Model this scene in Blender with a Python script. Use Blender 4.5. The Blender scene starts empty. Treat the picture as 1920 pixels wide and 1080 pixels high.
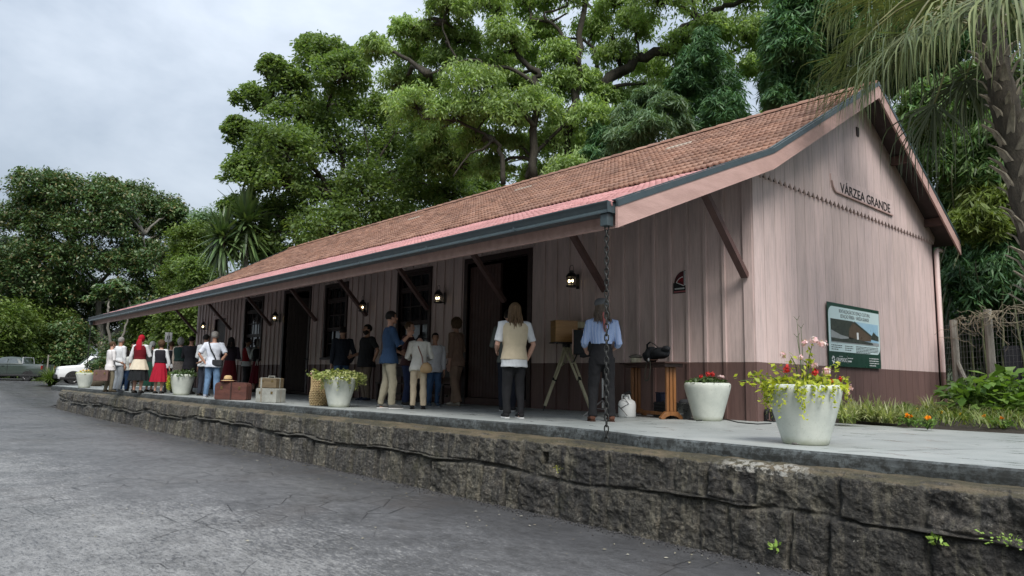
import bpy, bmesh, math, random
import numpy as np
from mathutils import Vector, Matrix
R = math.radians
rng = np.random.default_rng(7)
random.seed(7)
S = bpy.context.scene
COL = S.collection
# ------------------------------------------------------------------ camera
CAM = np.array([5.710, -10.137, 0.576]); YAW, PIT, ROL, FPX = -0.8431, 0.1266, 0.0183, 1336.36
FW = np.array([math.sin(YAW)*math.cos(PIT), math.cos(YAW)*math.cos(PIT), math.sin(PIT)])
_r = np.array([math.cos(YAW), -math.sin(YAW), 0.0]); _u = np.cross(_r, FW)
RT = _r*math.cos(ROL)+_u*math.sin(ROL); UP = -_r*math.sin(ROL)+_u*math.cos(ROL)
cd = bpy.data.cameras.new('camera'); co = bpy.data.objects.new('camera', cd); COL.objects.link(co)
cd.sensor_width = 36; cd.lens = FPX/1920*36; cd.clip_end = 3000; cd.clip_start = .05
co.matrix_world = Matrix(((RT[0], UP[0], -FW[0], CAM[0]), (RT[1], UP[1], -FW[1], CAM[1]), (RT[2], UP[2], -FW[2], CAM[2]), (0, 0, 0, 1)))
S.camera = co
def ray(px, py):
    return FW+RT*(px-960)/FPX-UP*(py-540)/FPX
def on_plane(px, py, ax, val):
    d = ray(px, py); return CAM+d*(val-CAM[ax])/d[ax]
def at(px, py, dist):                 # a surveyed point: bearing, elevation, distance over the ground
    d = ray(px, py); return CAM+d*dist/math.hypot(d[0], d[1])
def projy(P):
    d = np.asarray(P)-CAM; z = d@FW; return 960+FPX*(d@RT)/z, 540-FPX*(d@UP)/z
def floorz(x): return -.0025*max(0, -x)
# ------------------------------------------------------------------ tags
def tag(o, label=None, cat=None, group=None, kind=None):
    if label: o['label'] = label
    if cat: o['category'] = cat
    if group: o['group'] = group
    if kind: o['kind'] = kind
    return o
def empty(name, loc=(0, 0, 0), rz=0):
    o = bpy.data.objects.new(name, None); COL.objects.link(o); o.location = loc; o.rotation_euler = (0, 0, rz)
    o.empty_display_size = .1
    return o
def kids(o): return [c for c in bpy.data.objects if c.parent == o]
def dup(o, parent=None):
    c = o.copy(); COL.objects.link(c)
    if parent is not None: c.parent = parent
    for ch in kids(o): dup(ch, c)
    return c
def link(name, me, mats, parent=None, smooth=False):
    o = bpy.data.objects.new(name, me); COL.objects.link(o)
    for m in (mats if isinstance(mats, (list, tuple)) else [mats]): me.materials.append(m)
    if parent is not None: o.parent = parent
    if smooth: me.polygons.foreach_set('use_smooth', np.ones(len(me.polygons), bool))
    me.update()
    return o
def mesh_np(name, V, Q, mats, parent=None, smooth=False, mi=None, attrs=None):
    V = np.ascontiguousarray(V, np.float32); Q = np.ascontiguousarray(Q, np.int32); k = Q.shape[1]
    me = bpy.data.meshes.new(name)
    me.vertices.add(len(V)); me.vertices.foreach_set('co', V.ravel())
    me.loops.add(Q.size); me.loops.foreach_set('vertex_index', Q.ravel())
    me.polygons.add(len(Q)); me.polygons.foreach_set('loop_start', np.arange(len(Q), dtype=np.int32)*k)
    try: me.polygons.foreach_set('loop_total', np.full(len(Q), k, np.int32))
    except Exception: pass
    if mi is not None: me.polygons.foreach_set('material_index', np.ascontiguousarray(mi, np.int32))
    if attrs:
        for n, a in attrs.items():
            at_ = me.attributes.new(n, 'FLOAT', 'POINT'); at_.data.foreach_set('value', np.ascontiguousarray(a, np.float32))
    me.update(calc_edges=True)
    return link(name, me, mats, parent, smooth)
class MB:
    def __init__(s): s.v = []; s.f = []; s.m = []; s.k = 0
    def mat(s, k): s.k = k; return s
    def add(s, V, F):
        n = len(s.v); s.v += [tuple(map(float, p)) for p in V]
        for f in F: s.f.append([i+n for i in f]); s.m.append(s.k)
        return s
    def box(s, x0, x1, y0, y1, z0, z1, M=None):
        V = [(x, y, z) for z in (z0, z1) for y in (y0, y1) for x in (x0, x1)]
        if M is not None: V = [tuple(M @ Vector(p)) for p in V]
        return s.add(V, [(0, 2, 3, 1), (4, 5, 7, 6), (0, 1, 5, 4), (2, 6, 7, 3), (0, 4, 6, 2), (1, 3, 7, 5)])
    def rings(s, rs, cap=True, closed=True):
        n = len(rs[0]); V = [p for r in rs for p in r]; F = []
        for i in range(len(rs)-1):
            for j in range(n if closed else n-1):
                a = i*n+j; b = i*n+(j+1) % n; F.append((a, b, b+n, a+n))
        if cap and closed: F.append(tuple(range(n-1, -1, -1))); F.append(tuple((len(rs)-1)*n+j for j in range(n)))
        return s.add(V, F)
    def tube(s, pts, rad, n=8, cap=True, flat=None):
        P = [np.array(p, float) for p in pts]; rs = []
        if not hasattr(rad, '__len__'): rad = [rad]*len(P)
        a = None
        for i, p in enumerate(P):
            t = P[min(i+1, len(P)-1)]-P[max(i-1, 0)]; t = t/(np.linalg.norm(t)+1e-9)
            if a is None:
                a = np.cross(t, (0, 0, 1.)) if abs(t[2]) < .9 else np.cross(t, (0, 1., 0))
            a = a-t*(a@t); a /= np.linalg.norm(a)+1e-9; b = np.cross(t, a); r = rad[i]
            rs.append([p+r*(a*math.cos(q)+b*math.sin(q)*(flat or 1)) for q in (2*math.pi*j/n for j in range(n))])
        return s.rings(rs, cap)
    def bar(s, p, q, w, h, up=(0, 0, 1)):
        p = np.array(p, float); q = np.array(q, float); t = q-p; t /= np.linalg.norm(t)
        a = np.cross(t, up); a /= np.linalg.norm(a); b = np.cross(a, t)
        return s.rings([[c+a*x*w/2+b*y*h/2 for x, y in ((-1, -1), (1, -1), (1, 1), (-1, 1))] for c in (p, q)])
    def lathe(s, prof, n=24, c=(0, 0, 0), cap=True):
        rs = [[(c[0]+r*math.cos(q), c[1]+r*math.sin(q), c[2]+z) for q in (2*math.pi*j/n for j in range(n))] for r, z in prof]
        return s.rings(rs, cap)
    def ell(s, c, r, nu=12, nv=8, M=None):
        rs = []
        for i in range(1, nv):
            th = math.pi*i/nv
            rs.append([(c[0]+r[0]*math.sin(th)*math.cos(q), c[1]+r[1]*math.sin(th)*math.sin(q), c[2]-r[2]*math.cos(th)) for q in (2*math.pi*j/nu for j in range(nu))])
        if M is not None: rs = [[tuple(M @ Vector(p)) for p in r_] for r_ in rs]
        return s.rings(rs)
    def poly(s, pts, t):                # flat polygon pts extruded by vector t
        n = len(pts); t = np.array(t, float); A = [np.array(p, float) for p in pts]
        return s.add(A+[p+t for p in A], [tuple(range(n-1, -1, -1)), tuple(range(n, 2*n))]+[(i, (i+1) % n, n+(i+1) % n, n+i) for i in range(n)])
    def build(s, name, mats, parent=None, smooth=False, bevel=0, angle=40):
        me = bpy.data.meshes.new(name); me.from_pydata(s.v, [], s.f)
        me.polygons.foreach_set('material_index', s.m)
        bm = bmesh.new(); bm.from_mesh(me); bmesh.ops.recalc_face_normals(bm, faces=bm.faces)
        bm.to_mesh(me); bm.free()
        o = link(name, me, mats, parent, smooth)
        if smooth and angle < 180:
            try: me.set_sharp_from_angle(angle=R(angle))
            except Exception: pass
        if bevel:
            b = o.modifiers.new('bevel', 'BEVEL'); b.width = bevel; b.segments = 2; b.limit_method = 'ANGLE'; b.angle_limit = R(40)
        return o
# ------------------------------------------------------------------ numpy noise
def _h(i, j, k, s):
    n = (i*374761393+j*668265263+k*2147483647+s*1274126177) & 0xffffffff
    n = ((n ^ (n >> 13))*1274126177) & 0xffffffff
    n = n ^ (n >> 16)
    return (n & 0xffff)/65535.0
def vnoise(P, s=0):
    P = np.asarray(P, float); I = np.floor(P).astype(np.int64); F = P-I; F = F*F*(3-2*F); o = 0
    for a in (0, 1):
        for b in (0, 1):
            for c in (0, 1):
                w = (F[:, 0] if a else 1-F[:, 0])*(F[:, 1] if b else 1-F[:, 1])*(F[:, 2] if c else 1-F[:, 2])
                o = o+w*_h(I[:, 0]+a, I[:, 1]+b, I[:, 2]+c, s)
    return o
def fbm(P, oct=4, s=0):
    P = np.asarray(P, float); o = 0; a = .5; 
    for i in range(oct): o = o+a*(vnoise(P, s+i)-.5); P = P*2.03; a *= .5
    return o
# ------------------------------------------------------------------ materials
class NT:
    def __init__(s, name):
        s.m = bpy.data.materials.new(name); s.m.use_nodes = True; s.t = s.m.node_tree; s.t.nodes.clear()
        s.out = s.t.nodes.new('ShaderNodeOutputMaterial'); s.tc = None
    def n(s, typ, **kw):
        x = s.t.nodes.new('ShaderNode'+typ)
        for k, v in kw.items():
            if k in x.inputs.keys() if hasattr(x, 'inputs') else False: s.set(x.inputs[k], v)
            else: setattr(x, k, v)
        return x
    def set(s, sock, v):
        if isinstance(v, bpy.types.NodeSocket): s.t.links.new(v, sock)
        elif hasattr(v, '__len__') and sock.type == 'RGBA' and len(v) == 3: sock.default_value = (*v, 1)
        else: sock.default_value = v
    def coord(s, scale=(1, 1, 1), which='Object', rot=(0, 0, 0)):
        if s.tc is None: s.tc = s.n('TexCoord')
        m = s.n('Mapping'); s.set(m.inputs[0], s.tc.outputs[which]); m.inputs['Scale'].default_value = scale; m.inputs['Rotation'].default_value = rot
        return m.outputs[0]
    def noise(s, scale, detail=4, rough=.6, vec=None, stretch=(1, 1, 1), dist=0):
        x = s.n('TexNoise'); x.inputs['Scale'].default_value = scale; x.inputs['Detail'].default_value = detail; x.inputs['Roughness'].default_value = rough
        x.inputs['Distortion'].default_value = dist
        s.set(x.inputs['Vector'], vec if vec is not None else s.coord(stretch)); return x.outputs['Fac']
    def vor(s, scale, feat='F1', out='Distance', stretch=(1, 1, 1), vec=None, rand=1):
        x = s.n('TexVoronoi', feature=feat); x.inputs['Scale'].default_value = scale; x.inputs['Randomness'].default_value = rand
        s.set(x.inputs['Vector'], vec if vec is not None else s.coord(stretch)); return x.outputs[out]
    def ramp(s, fac, stops, interp='LINEAR'):
        x = s.n('ValToRGB'); x.color_ramp.interpolation = interp; s.set(x.inputs[0], fac); e = x.color_ramp.elements
        while len(e) < len(stops): e.new(.5)
        for i, (p, c) in enumerate(stops):
            e[i].position = p; c = (c, c, c) if not hasattr(c, '__len__') else c; e[i].color = (*c[:3], 1)
        return x.outputs[0]
    def mix(s, fac, a, b, mode='MIX'):
        x = s.n('MixRGB', blend_type=mode); s.set(x.inputs[0], fac); s.set(x.inputs[1], a); s.set(x.inputs[2], b); return x.outputs[0]
    def math(s, op, a, b=0.0):
        x = s.n('Math', operation=op); s.set(x.inputs[0], a); s.set(x.inputs[1], b); return x.outputs[0]
    def bump(s, h, strength=.5, dist=.01, normal=None):
        x = s.n('Bump'); x.inputs['Strength'].default_value = strength; x.inputs['Distance'].default_value = dist; s.set(x.inputs['Height'], h)
        if normal is not None: s.set(x.inputs['Normal'], normal)
        return x.outputs[0]
    def done(s, color, rough=.6, bump=None, metal=0, spec=.4, **kw):
        p = s.n('BsdfPrincipled'); s.set(p.inputs['Base Color'], color); s.set(p.inputs['Roughness'], rough); s.set(p.inputs['Metallic'], metal)
        p.inputs['Specular IOR Level'].default_value = spec
        for k, v in kw.items(): s.set(p.inputs[k], v)
        if bump is not None: s.set(p.inputs['Normal'], bump)
        s.set(s.out.inputs[0], p.outputs[0]); return s.m
_mc = {}
def pm(name, c1, c2=None, scale=6, rough=.6, bump=.15, bscale=40, stretch=(1, 1, 1), metal=0, spec=.4, bdist=.01):
    if name in _mc: return _mc[name]
    t = NT(name); c2 = c2 if c2 is not None else tuple(x*.72 for x in c1)
    f = t.noise(scale, 5, .65, stretch=stretch)
    col = t.ramp(f, [(.3, c2), (.68, c1)])
    b = t.bump(t.noise(bscale, 4, .6, stretch=stretch), bump, bdist) if bump else None
    rr = t.ramp(t.noise(scale*2.3, 3), [(.3, max(0, rough-.1)), (.7, min(1, rough+.1))])
    _mc[name] = t.done(col, rr, b, metal, spec); return _mc[name]
def leafmat(name, cols, trans=.3, rough=.5, var=.35, spec=.35):
    t = NT(name); g = t.n('NewGeometry')
    n = len(cols); col = t.ramp(g.outputs['Random Per Island'], [(i/(n-1) if n > 1 else 0, c) for i, c in enumerate(cols)])
    big = t.ramp(t.noise(.45, 3, .6), [(.32, 1-var), (.7, 1+var*.4)])
    col = t.mix(1, col, big, 'MULTIPLY')
    p = t.n('BsdfPrincipled'); t.set(p.inputs['Base Color'], col); p.inputs['Roughness'].default_value = rough; p.inputs['Specular IOR Level'].default_value = spec
    tr = t.n('BsdfTranslucent'); t.set(tr.inputs[0], t.mix(1, col, (1.25, 1.3, .55), 'MULTIPLY'))
    mx = t.n('MixShader'); mx.inputs[0].default_value = trans; t.set(mx.inputs[1], p.outputs[0]); t.set(mx.inputs[2], tr.outputs[0])
    t.set(t.out.inputs[0], mx.outputs[0]); return t.m
# ------------------------------------------------------------------ sky and sun (overcast)
SUN_EL, SUN_AZ = R(50), math.atan2(-.52, .85)     # azimuth measured from +X; the bright part of the cloud
W = bpy.data.worlds.new('World'); S.world = W; W.use_nodes = True
nt = W.node_tree; nt.nodes.clear()
wo = nt.nodes.new('ShaderNodeOutputWorld'); bg = nt.nodes.new('ShaderNodeBackground'); sk = nt.nodes.new('ShaderNodeTexSky')
sk.sky_type = 'NISHITA'; sk.sun_disc = False; sk.sun_elevation = SUN_EL; sk.sun_rotation = math.pi/2-SUN_AZ; sk.dust_density = 3; sk.air_density = 1.2
tc = nt.nodes.new('ShaderNodeTexCoord'); mp = nt.nodes.new('ShaderNodeMapping'); mp.inputs['Scale'].default_value = (1.0, 1.0, 2.6); mp.inputs['Location'].default_value = (.35, .2, .1)
nt.links.new(tc.outputs['Generated'], mp.inputs[0])
nz = nt.nodes.new('ShaderNodeTexNoise'); nz.inputs['Scale'].default_value = 1.7; nz.inputs['Detail'].default_value = 6; nz.inputs['Roughness'].default_value = .55; nz.inputs['Distortion'].default_value = .4
nt.links.new(mp.outputs[0], nz.inputs['Vector'])
cr = nt.nodes.new('ShaderNodeValToRGB'); e = cr.color_ramp.elements
e[0].position = .32; e[0].color = (.33, .395, .48, 1); e[1].position = .68; e[1].color = (.78, .84, .92, 1)
nt.links.new(nz.outputs['Fac'], cr.inputs[0])
sx = nt.nodes.new('ShaderNodeSeparateXYZ'); nt.links.new(tc.outputs['Generated'], sx.inputs[0])
gr = nt.nodes.new('ShaderNodeMapRange'); gr.inputs[1].default_value = -.05; gr.inputs[2].default_value = .95; gr.inputs[3].default_value = .56; gr.inputs[4].default_value = 1.95
nt.links.new(sx.outputs[2], gr.inputs[0])
ml = nt.nodes.new('ShaderNodeVectorMath'); ml.operation = 'SCALE'; nt.links.new(cr.outputs[0], ml.inputs[0]); nt.links.new(gr.outputs[0], ml.inputs['Scale'])
m2 = nt.nodes.new('ShaderNodeVectorMath'); m2.operation = 'SCALE'; nt.links.new(ml.outputs[0], m2.inputs[0]); m2.inputs['Scale'].default_value = 4.0
mx = nt.nodes.new('ShaderNodeMixRGB'); mx.inputs[0].default_value = .88; nt.links.new(sk.outputs[0], mx.inputs[1]); nt.links.new(m2.outputs[0], mx.inputs[2])
nt.links.new(mx.outputs[0], bg.inputs[0]); bg.inputs[1].default_value = .1; nt.links.new(bg.outputs[0], wo.inputs[0])
sd = bpy.data.lights.new('sun', 'SUN'); sd.energy = 1.5; sd.angle = R(25); sd.color = (1, .96, .90)
so = bpy.data.objects.new('sun', sd); COL.objects.link(so)
sv = Vector((math.cos(SUN_EL)*math.cos(SUN_AZ), math.cos(SUN_EL)*math.sin(SUN_AZ), math.sin(SUN_EL)))
so.rotation_euler = sv.to_track_quat('Z', 'Y').to_euler(); so.location = (5, -20, 30)
S.view_settings.view_transform = 'Standard'; S.view_settings.look = 'None'; S.view_settings.gamma = 1; S.view_settings.exposure = 1.42
S.view_settings.use_curve_mapping = False
S.cycles.max_bounces = 12; S.cycles.diffuse_bounces = 7; S.cycles.transmission_bounces = 8; S.cycles.transparent_max_bounces = 8; S.cycles.caustics_reflective = False; S.cycles.caustics_refractive = False
try: S.cycles.use_denoising = True
except Exception: pass
# ================================================================== station building
L = 25.6; WID = 8.14; DADO = .90
def paintmat(name, up, low, streak=1.0):
    t = NT(name); sp = t.n('SeparateXYZ')
    if t.tc is None: t.tc = t.n('TexCoord')
    t.set(sp.inputs[0], t.tc.outputs['Object'])
    edge = t.math('ADD', sp.outputs[2], t.math('MULTIPLY', t.noise(9, 2), .012))
    f = t.math('GREATER_THAN', edge, DADO+.006)
    col = t.mix(f, low, up)
    n1 = t.noise(1.3, 6, .7, stretch=(1.5, 1.5, .35)); n2 = t.noise(14, 5, .7, stretch=(2, 2, .12))
    col = t.mix(1, col, t.ramp(n1, [(.3, (.74, .75, .76)), (.5, (.97, .97, .97)), (.7, (1.08, 1.06, 1.05))]), 'MULTIPLY')
    col = t.mix(streak, col, t.ramp(n2, [(.30, (.78, .77, .76)), (.52, (1, 1, 1)), (.72, (1.07, 1.07, 1.07))]), 'MULTIPLY')
    gi = t.n('NewGeometry'); col = t.mix(1, col, t.ramp(gi.outputs['Random Per Island'], [(0, (.90, .90, .89)), (.5, (.98, .98, .98)), (1, (1.06, 1.05, 1.05))]), 'MULTIPLY')
    chip = t.math('MULTIPLY', t.ramp(t.noise(26, 6, .8, stretch=(2, 2, .35)), [(.655, 0.0), (.675, 1.0)]), t.ramp(t.noise(1.1, 3), [(.46, .0), (.60, 1.0)])); col = t.mix(t.math('MULTIPLY', chip, .55), col, (.20, .155, .135))
    sp2 = t.ramp(t.noise(55, 2, .5), [(.70, 0.0), (.76, 1.0)])
    col = t.mix(t.math('MULTIPLY', sp2, .16), col, (.66, .60, .57))
    b = t.bump(t.noise(30, 5, .7, stretch=(3, 3, .2)), .25, .006)
    return t.done(col, t.ramp(n1, [(.3, .62), (.7, .45)]), b, spec=.35)
M_WALL = paintmat('pink_and_brown_paint', (.61, .482, .46), (.150, .092, .083))
M_TRIM = pm('pink_trim_paint', (.50, .34, .31), (.40, .27, .245), 3, .55, .25, 30, (3, 3, .5))
M_BARGE = pm('barge_paint', (.52, .34, .305), (.39, .25, .22), 2.2, .6, .35, 26, (4, .7, 3))
M_BRACE = pm('brace_paint', (.125, .070, .062), (.085, .048, .044), 4, .6, .2, 30)
M_DARKW = pm('dark_brown_wood', (.040, .023, .020), (.022, .013, .012), 4, .55, .25, 40, (4, 4, .4))
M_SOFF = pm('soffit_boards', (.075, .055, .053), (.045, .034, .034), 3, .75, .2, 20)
M_TEAL = pm('teal_metal', (.050, .072, .080), (.036, .052, .060), 5, .38, .05, 60, metal=.0, spec=.6)
M_GLASS = pm('dark_window_glass', (.010, .012, .014), (.014, .016, .018), 2, .06, 0, spec=.8)
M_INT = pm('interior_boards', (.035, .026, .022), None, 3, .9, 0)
bld = tag(empty('station_building'), 'long pink wooden railway station with tiled roof, deep canopy and brown lower walls', 'station building')
# --- roof section: (Y, Z) of the tile bed
EAVE = (-3.90, 2.60); KINK = (-.14, 4.085); APEX = (4.07, 6.42); BACK = (8.50, 3.90)
X1 = .448; X0 = -L-.448
DOORS = [(-7.20, -5.15, .02, 3.20), (-17.00, -15.25, .02, 3.24), (-23.50, -22.28, .02, 2.72)]
WINS = [(-10.06, -8.73, 1.10, 3.20), (-14.09, -12.90, 1.10, 3.20), (-20.36, -18.90, 1.10, 3.22)]
OPEN = sorted(DOORS+WINS)
# --- front wall: boards between openings, with battens
mb = MB(); T = .10; TOP = 4.0
xs = -L
for (a, b, z0, z1) in OPEN:
    mb.box(xs, a, 0, T, -.02, TOP); mb.box(a, b, 0, T, z1, TOP)
    if z0 > .5: mb.box(a, b, 0, T, -.02, z0)
    xs = b
mb.box(xs, 0, 0, T, -.02, TOP)
x = -.52
k = 0
while x > -L+.1:
    zz = [(-.02, TOP)]
    for (a, b, z0, z1) in OPEN:
        if a-.17 < x < b+.17: zz = [(z1+.14, TOP)]+([(-.02, z0-.1)] if z0 > .5 else [])
    for z0, z1 in zz: mb.box(x-.024, x+.024, -.036, -.0003, z0, z1)
    x -= .345
mb.build('front_wall', M_WALL, bld)
mb = MB(); mb.box(-.16, .001, -.040, -.001, -.02, TOP); mb.box(.002, .030, -.030, .17, -.02, 3.90); mb.build('corner_board', M_WALL, bld)
mb = MB(); mb.box(-L-.002, -L+.15, -.030, -.001, -.02, TOP); mb.build('corner_board', M_WALL, bld)
# --- gable wall: lower boards and the upper layer with a saw-tooth lower edge
def roofz(y):
    pts = [EAVE, KINK, APEX, BACK]
    for (a, b), (c, d) in zip(pts, pts[1:]):
        if y <= c: return b+(d-b)*(y-a)/(c-a)
    return BACK[1]
def gable(xf, s, name):
    mb = MB(); y = 0.0; ZT = 3.86; i = 0
    while y < WID-.01:
        w = .36 if i % 2 else .352; y1 = min(WID, y+w-.011)
        mb.box(min(xf, xf-s*.03), max(xf, xf-s*.03), y, y1, -.05, min(ZT+.03, roofz(y)-.05, roofz(y1)-.05)); y += w; i += 1
    mb.box(min(xf-s*.031, xf-s*.06), max(xf-s*.031, xf-s*.06), 0, WID, -.05, 3.85)
    y = 0.0; tw = .1683; x_ = xf+s*.004; nt_ = int(round(WID/tw)); tw = WID/nt_
    for j in range(0, nt_, 2):
        g = .0045 if (j//2) % 1 == 0 else 0; y0 = j*tw; y2 = min(WID, (j+2)*tw); ym = y0+tw
        top0, topm, top2 = roofz(y0)-.05, roofz(ym)-.05, roofz(y2)-.05
        pts = [(x_, y0+g, ZT+.095), (x_, y0+tw*.5, ZT), (x_, ym, ZT+.095), (x_, ym+tw*.5, ZT), (x_, y2-g, ZT+.095), (x_, y2-g, top2), (x_, ym, topm), (x_, y0+g, top0)]
        if min(top0, top2) < ZT+.12: continue
        mb.poly(pts, (s*.034, 0, 0))
    return mb.build(name, M_WALL, bld)
gable(-.03+.03, 1, 'gable_wall'); gable(-L, -1, 'gable_wall')
mb = MB(); mb.box(-L, 0, WID-.1, WID, -.05, 3.95); mb.build('rear_wall', M_WALL, bld)
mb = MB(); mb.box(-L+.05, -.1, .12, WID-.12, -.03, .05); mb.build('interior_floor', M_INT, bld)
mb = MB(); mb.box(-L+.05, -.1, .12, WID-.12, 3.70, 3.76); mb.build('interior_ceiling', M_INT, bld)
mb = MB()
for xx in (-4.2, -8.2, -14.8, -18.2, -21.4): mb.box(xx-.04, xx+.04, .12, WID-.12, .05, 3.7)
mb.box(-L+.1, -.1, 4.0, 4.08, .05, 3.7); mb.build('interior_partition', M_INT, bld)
# --- roof tiles: real tiles, each its own little shell
def tile_field(name, P0, P1, rows, mats, width=.235, lift=.030, amp=.042, jit=.004, seed=1, stain=None):
    r_ = np.random.default_rng(seed)
    P0 = np.array(P0, float); P1 = np.array(P1, float); sl = P1-P0; Ls = np.hypot(*sl); sl = sl/Ls; nn = np.array([-sl[1], sl[0]])
    ex = Ls/rows; nx = int(round((X1-X0)/width)); wd = (X1-X0)/nx
    u = np.array([0, .07, .15, .23, .30, .40, .50, .57, .65, .73, .80, .90, 1.0]); uu = (u % .5)*2; h = np.where(uu < .62, amp*np.sin(np.pi*np.clip(uu/.62, 0, 1)), -.004)
    V = []; Qd = []; base = 0; mi = []
    kk = len(u); q1 = [(j, j+1, kk+j+1, kk+j) for j in range(kk-1)]+[(kk+j, kk+j+1, 2*kk+j+1, 2*kk+j) for j in range(kk-1)]
    q1 = np.array(q1)
    for r in range(rows):
        for c in range(nx):
            x_ = X0+c*wd+r_.normal(0, jit); s0 = r*ex+r_.normal(0, jit); s1 = (r+1)*ex+.05; dz = r_.normal(0, .003)
            rowsV = []
            for s_, hh in ((s0, -.045+lift), (s0, lift), (s1, .002)):
                off = h+hh+dz
                rowsV.append(np.stack([x_+u*wd*1.03, P0[0]+sl[0]*s_+nn[0]*off, P0[1]+sl[1]*s_+nn[1]*off], 1))
            V.append(np.concatenate(rowsV)); Qd.append(q1+base); base += 3*kk
            mi.append(np.full(len(q1), stain(r, c, nx, rows) if stain else 0))
    return mesh_np(name, np.concatenate(V), np.concatenate(Qd), mats, bld, True, np.concatenate(mi))
def tilemat(name, cols, rough, moss, bump=.4, coat=0):
    t = NT(name); g = t.n('NewGeometry'); n = len(cols)
    col = t.ramp(g.outputs['Random Per Island'], [(i/(n-1), c) for i, c in enumerate(cols)])
    col = t.mix(1, col, t.ramp(t.noise(.8, 5, .65), [(.3, .72), (.7, 1.15)]), 'MULTIPLY')
    col = t.mix(t.ramp(t.noise(7, 5, .7), [(.55, 0.0), (.75, moss)]), col, (.10, .085, .055))
    return t.done(col, rough, t.bump(t.noise(60, 3), bump, .004), spec=.45)
M_TB = tilemat('brown_clay_tile', [(.20, .108, .077), (.275, .145, .100), (.32, .175, .120), (.25, .140, .104), (.36, .208, .150)], .75, .55)
M_TP = tilemat('pink_painted_tile', [(.47, .215, .205), (.56, .28, .27), (.51, .24, .23)], .30, .25, .15)
M_TPALE = tilemat('pale_replacement_tile', [(.42, .34, .28), (.48, .40, .33)], .7, .1)
tile_field('main_roof_tiles', KINK, APEX, 15, [M_TB, M_TPALE], seed=2, lift=.046, amp=.030,
           stain=lambda r, c, nx, rw: 1 if ((r == 11 and nx-19 < c < nx-15) or (r == 11 and nx-41 < c < nx-37) or (r == 11 and nx-64 < c < nx-60)) else 0)
tile_field('canopy_tiles', EAVE, (KINK[0]+.02, KINK[1]-.035), 12, [M_TP], seed=3, lift=.034, amp=.026)
mb = MB(); b0 = np.array(APEX); b1 = np.array(BACK)
mb.add([(X0, APEX[0], APEX[1]+.05), (X1, APEX[0], APEX[1]+.05), (X1, BACK[0], BACK[1]+.05), (X0, BACK[0], BACK[1]+.05), (X0, APEX[0], APEX[1]), (X1, APEX[0], APEX[1]), (X1, BACK[0], BACK[1]), (X0, BACK[0], BACK[1])],
       [(0, 1, 2, 3), (4, 7, 6, 5), (0, 4, 5, 1), (1, 5, 6, 2), (2, 6, 7, 3), (3, 7, 4, 0)])
mb.build('rear_roof_slope', M_TB, bld)
mb = MB(); nr = 67; w_ = (X1-X0)/nr
for i in range(nr):
    xa = X0+i*w_; rs = []
    for xx, rr in ((xa, .105), (xa+.05, .110), (xa+w_+.03, .090)):
        rs.append([(xx, APEX[0]+rr*math.cos(q)*1.15, APEX[1]+.02+rr*math.sin(q)*.9) for q in (math.pi*j/8 for j in range(9))])
    mb.rings(rs, False, False)
mb.build('ridge_tiles', M_TB, bld, True)
# --- deck, soffit, barge boards, flashing
def slope_slab(pts, off0, off1, x0, x1, name, m):
    mb = MB()
    for (a, b) in zip(pts, pts[1:]):
        a = np.array(a, float); b = np.array(b, float); d = (b-a)/np.linalg.norm(b-a); n = np.array([-d[1], d[0]])
        q = [a+n*off0, b+n*off0, b+n*off1, a+n*off1]
        mb.poly([(x0, *p) for p in q], (x1-x0, 0, 0))
    return mb.build(name, m, bld)
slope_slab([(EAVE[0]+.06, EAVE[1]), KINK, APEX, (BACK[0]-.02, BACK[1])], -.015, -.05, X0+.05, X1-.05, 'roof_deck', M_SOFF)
mb = MB()
xx = -.12
BR = [-.12, -3.0, -5.86, -8.72, -11.66, -14.67, -18.02, -21.7, -25.55]
for xx in BR+[-1.55, -4.4, -7.3, -10.2, -13.1, -16.3, -19.8, -23.6]:
    a = np.array([EAVE[0]+.20, EAVE[1]-.075+.078]); b = np.array([KINK[0], KINK[1]-.10])
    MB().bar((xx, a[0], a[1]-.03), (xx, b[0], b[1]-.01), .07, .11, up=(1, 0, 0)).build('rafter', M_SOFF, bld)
for yy in (.9, 2.45, 5.7, 7.55):
    z = roofz(yy)-.06
    MB().box(.035, X1-.03, yy-.06, yy+.06, z-.19, z-.02).build('purlin', M_BRACE, bld)
def strip(pts, x, t, d0, d1, name, m):         # board following the roof edge: vertical offsets d0..d1, closed butt joints
    mb = MB()
    for a, b in zip(pts, pts[1:]):
        mb.poly([(x, a[0], a[1]+d0), (x, b[0], b[1]+d0), (x, b[0], b[1]+d1), (x, a[0], a[1]+d1)], (t, 0, 0))
    return mb.build(name, m, bld)
RP = [(EAVE[0]+.05, EAVE[1]+.02), (KINK[0]-.02, KINK[1]+.02), (APEX[0], APEX[1]+.03)]; RB = [(APEX[0], APEX[1]+.03), (BACK[0]-.02, BACK[1])]
for x_, t_ in ((X1-.01, .035), (X0-.025, .035)):
    strip(RP, x_, t_, -.285, -.035, 'barge_board', M_BARGE); strip(RB, x_, t_, -.285, -.035, 'barge_board', M_BARGE)
    s_ = 1 if x_ > 0 else -1
    strip(RP+RB[1:], x_+(.004 if s_ > 0 else -.008), .040, -.034, .048, 'roof_flashing', M_TEAL)
    strip(RP+RB[1:], x_-(.06 if s_ > 0 else -.04), .060 if s_ > 0 else .06, .049, .062, 'roof_flashing', M_TEAL)
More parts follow.
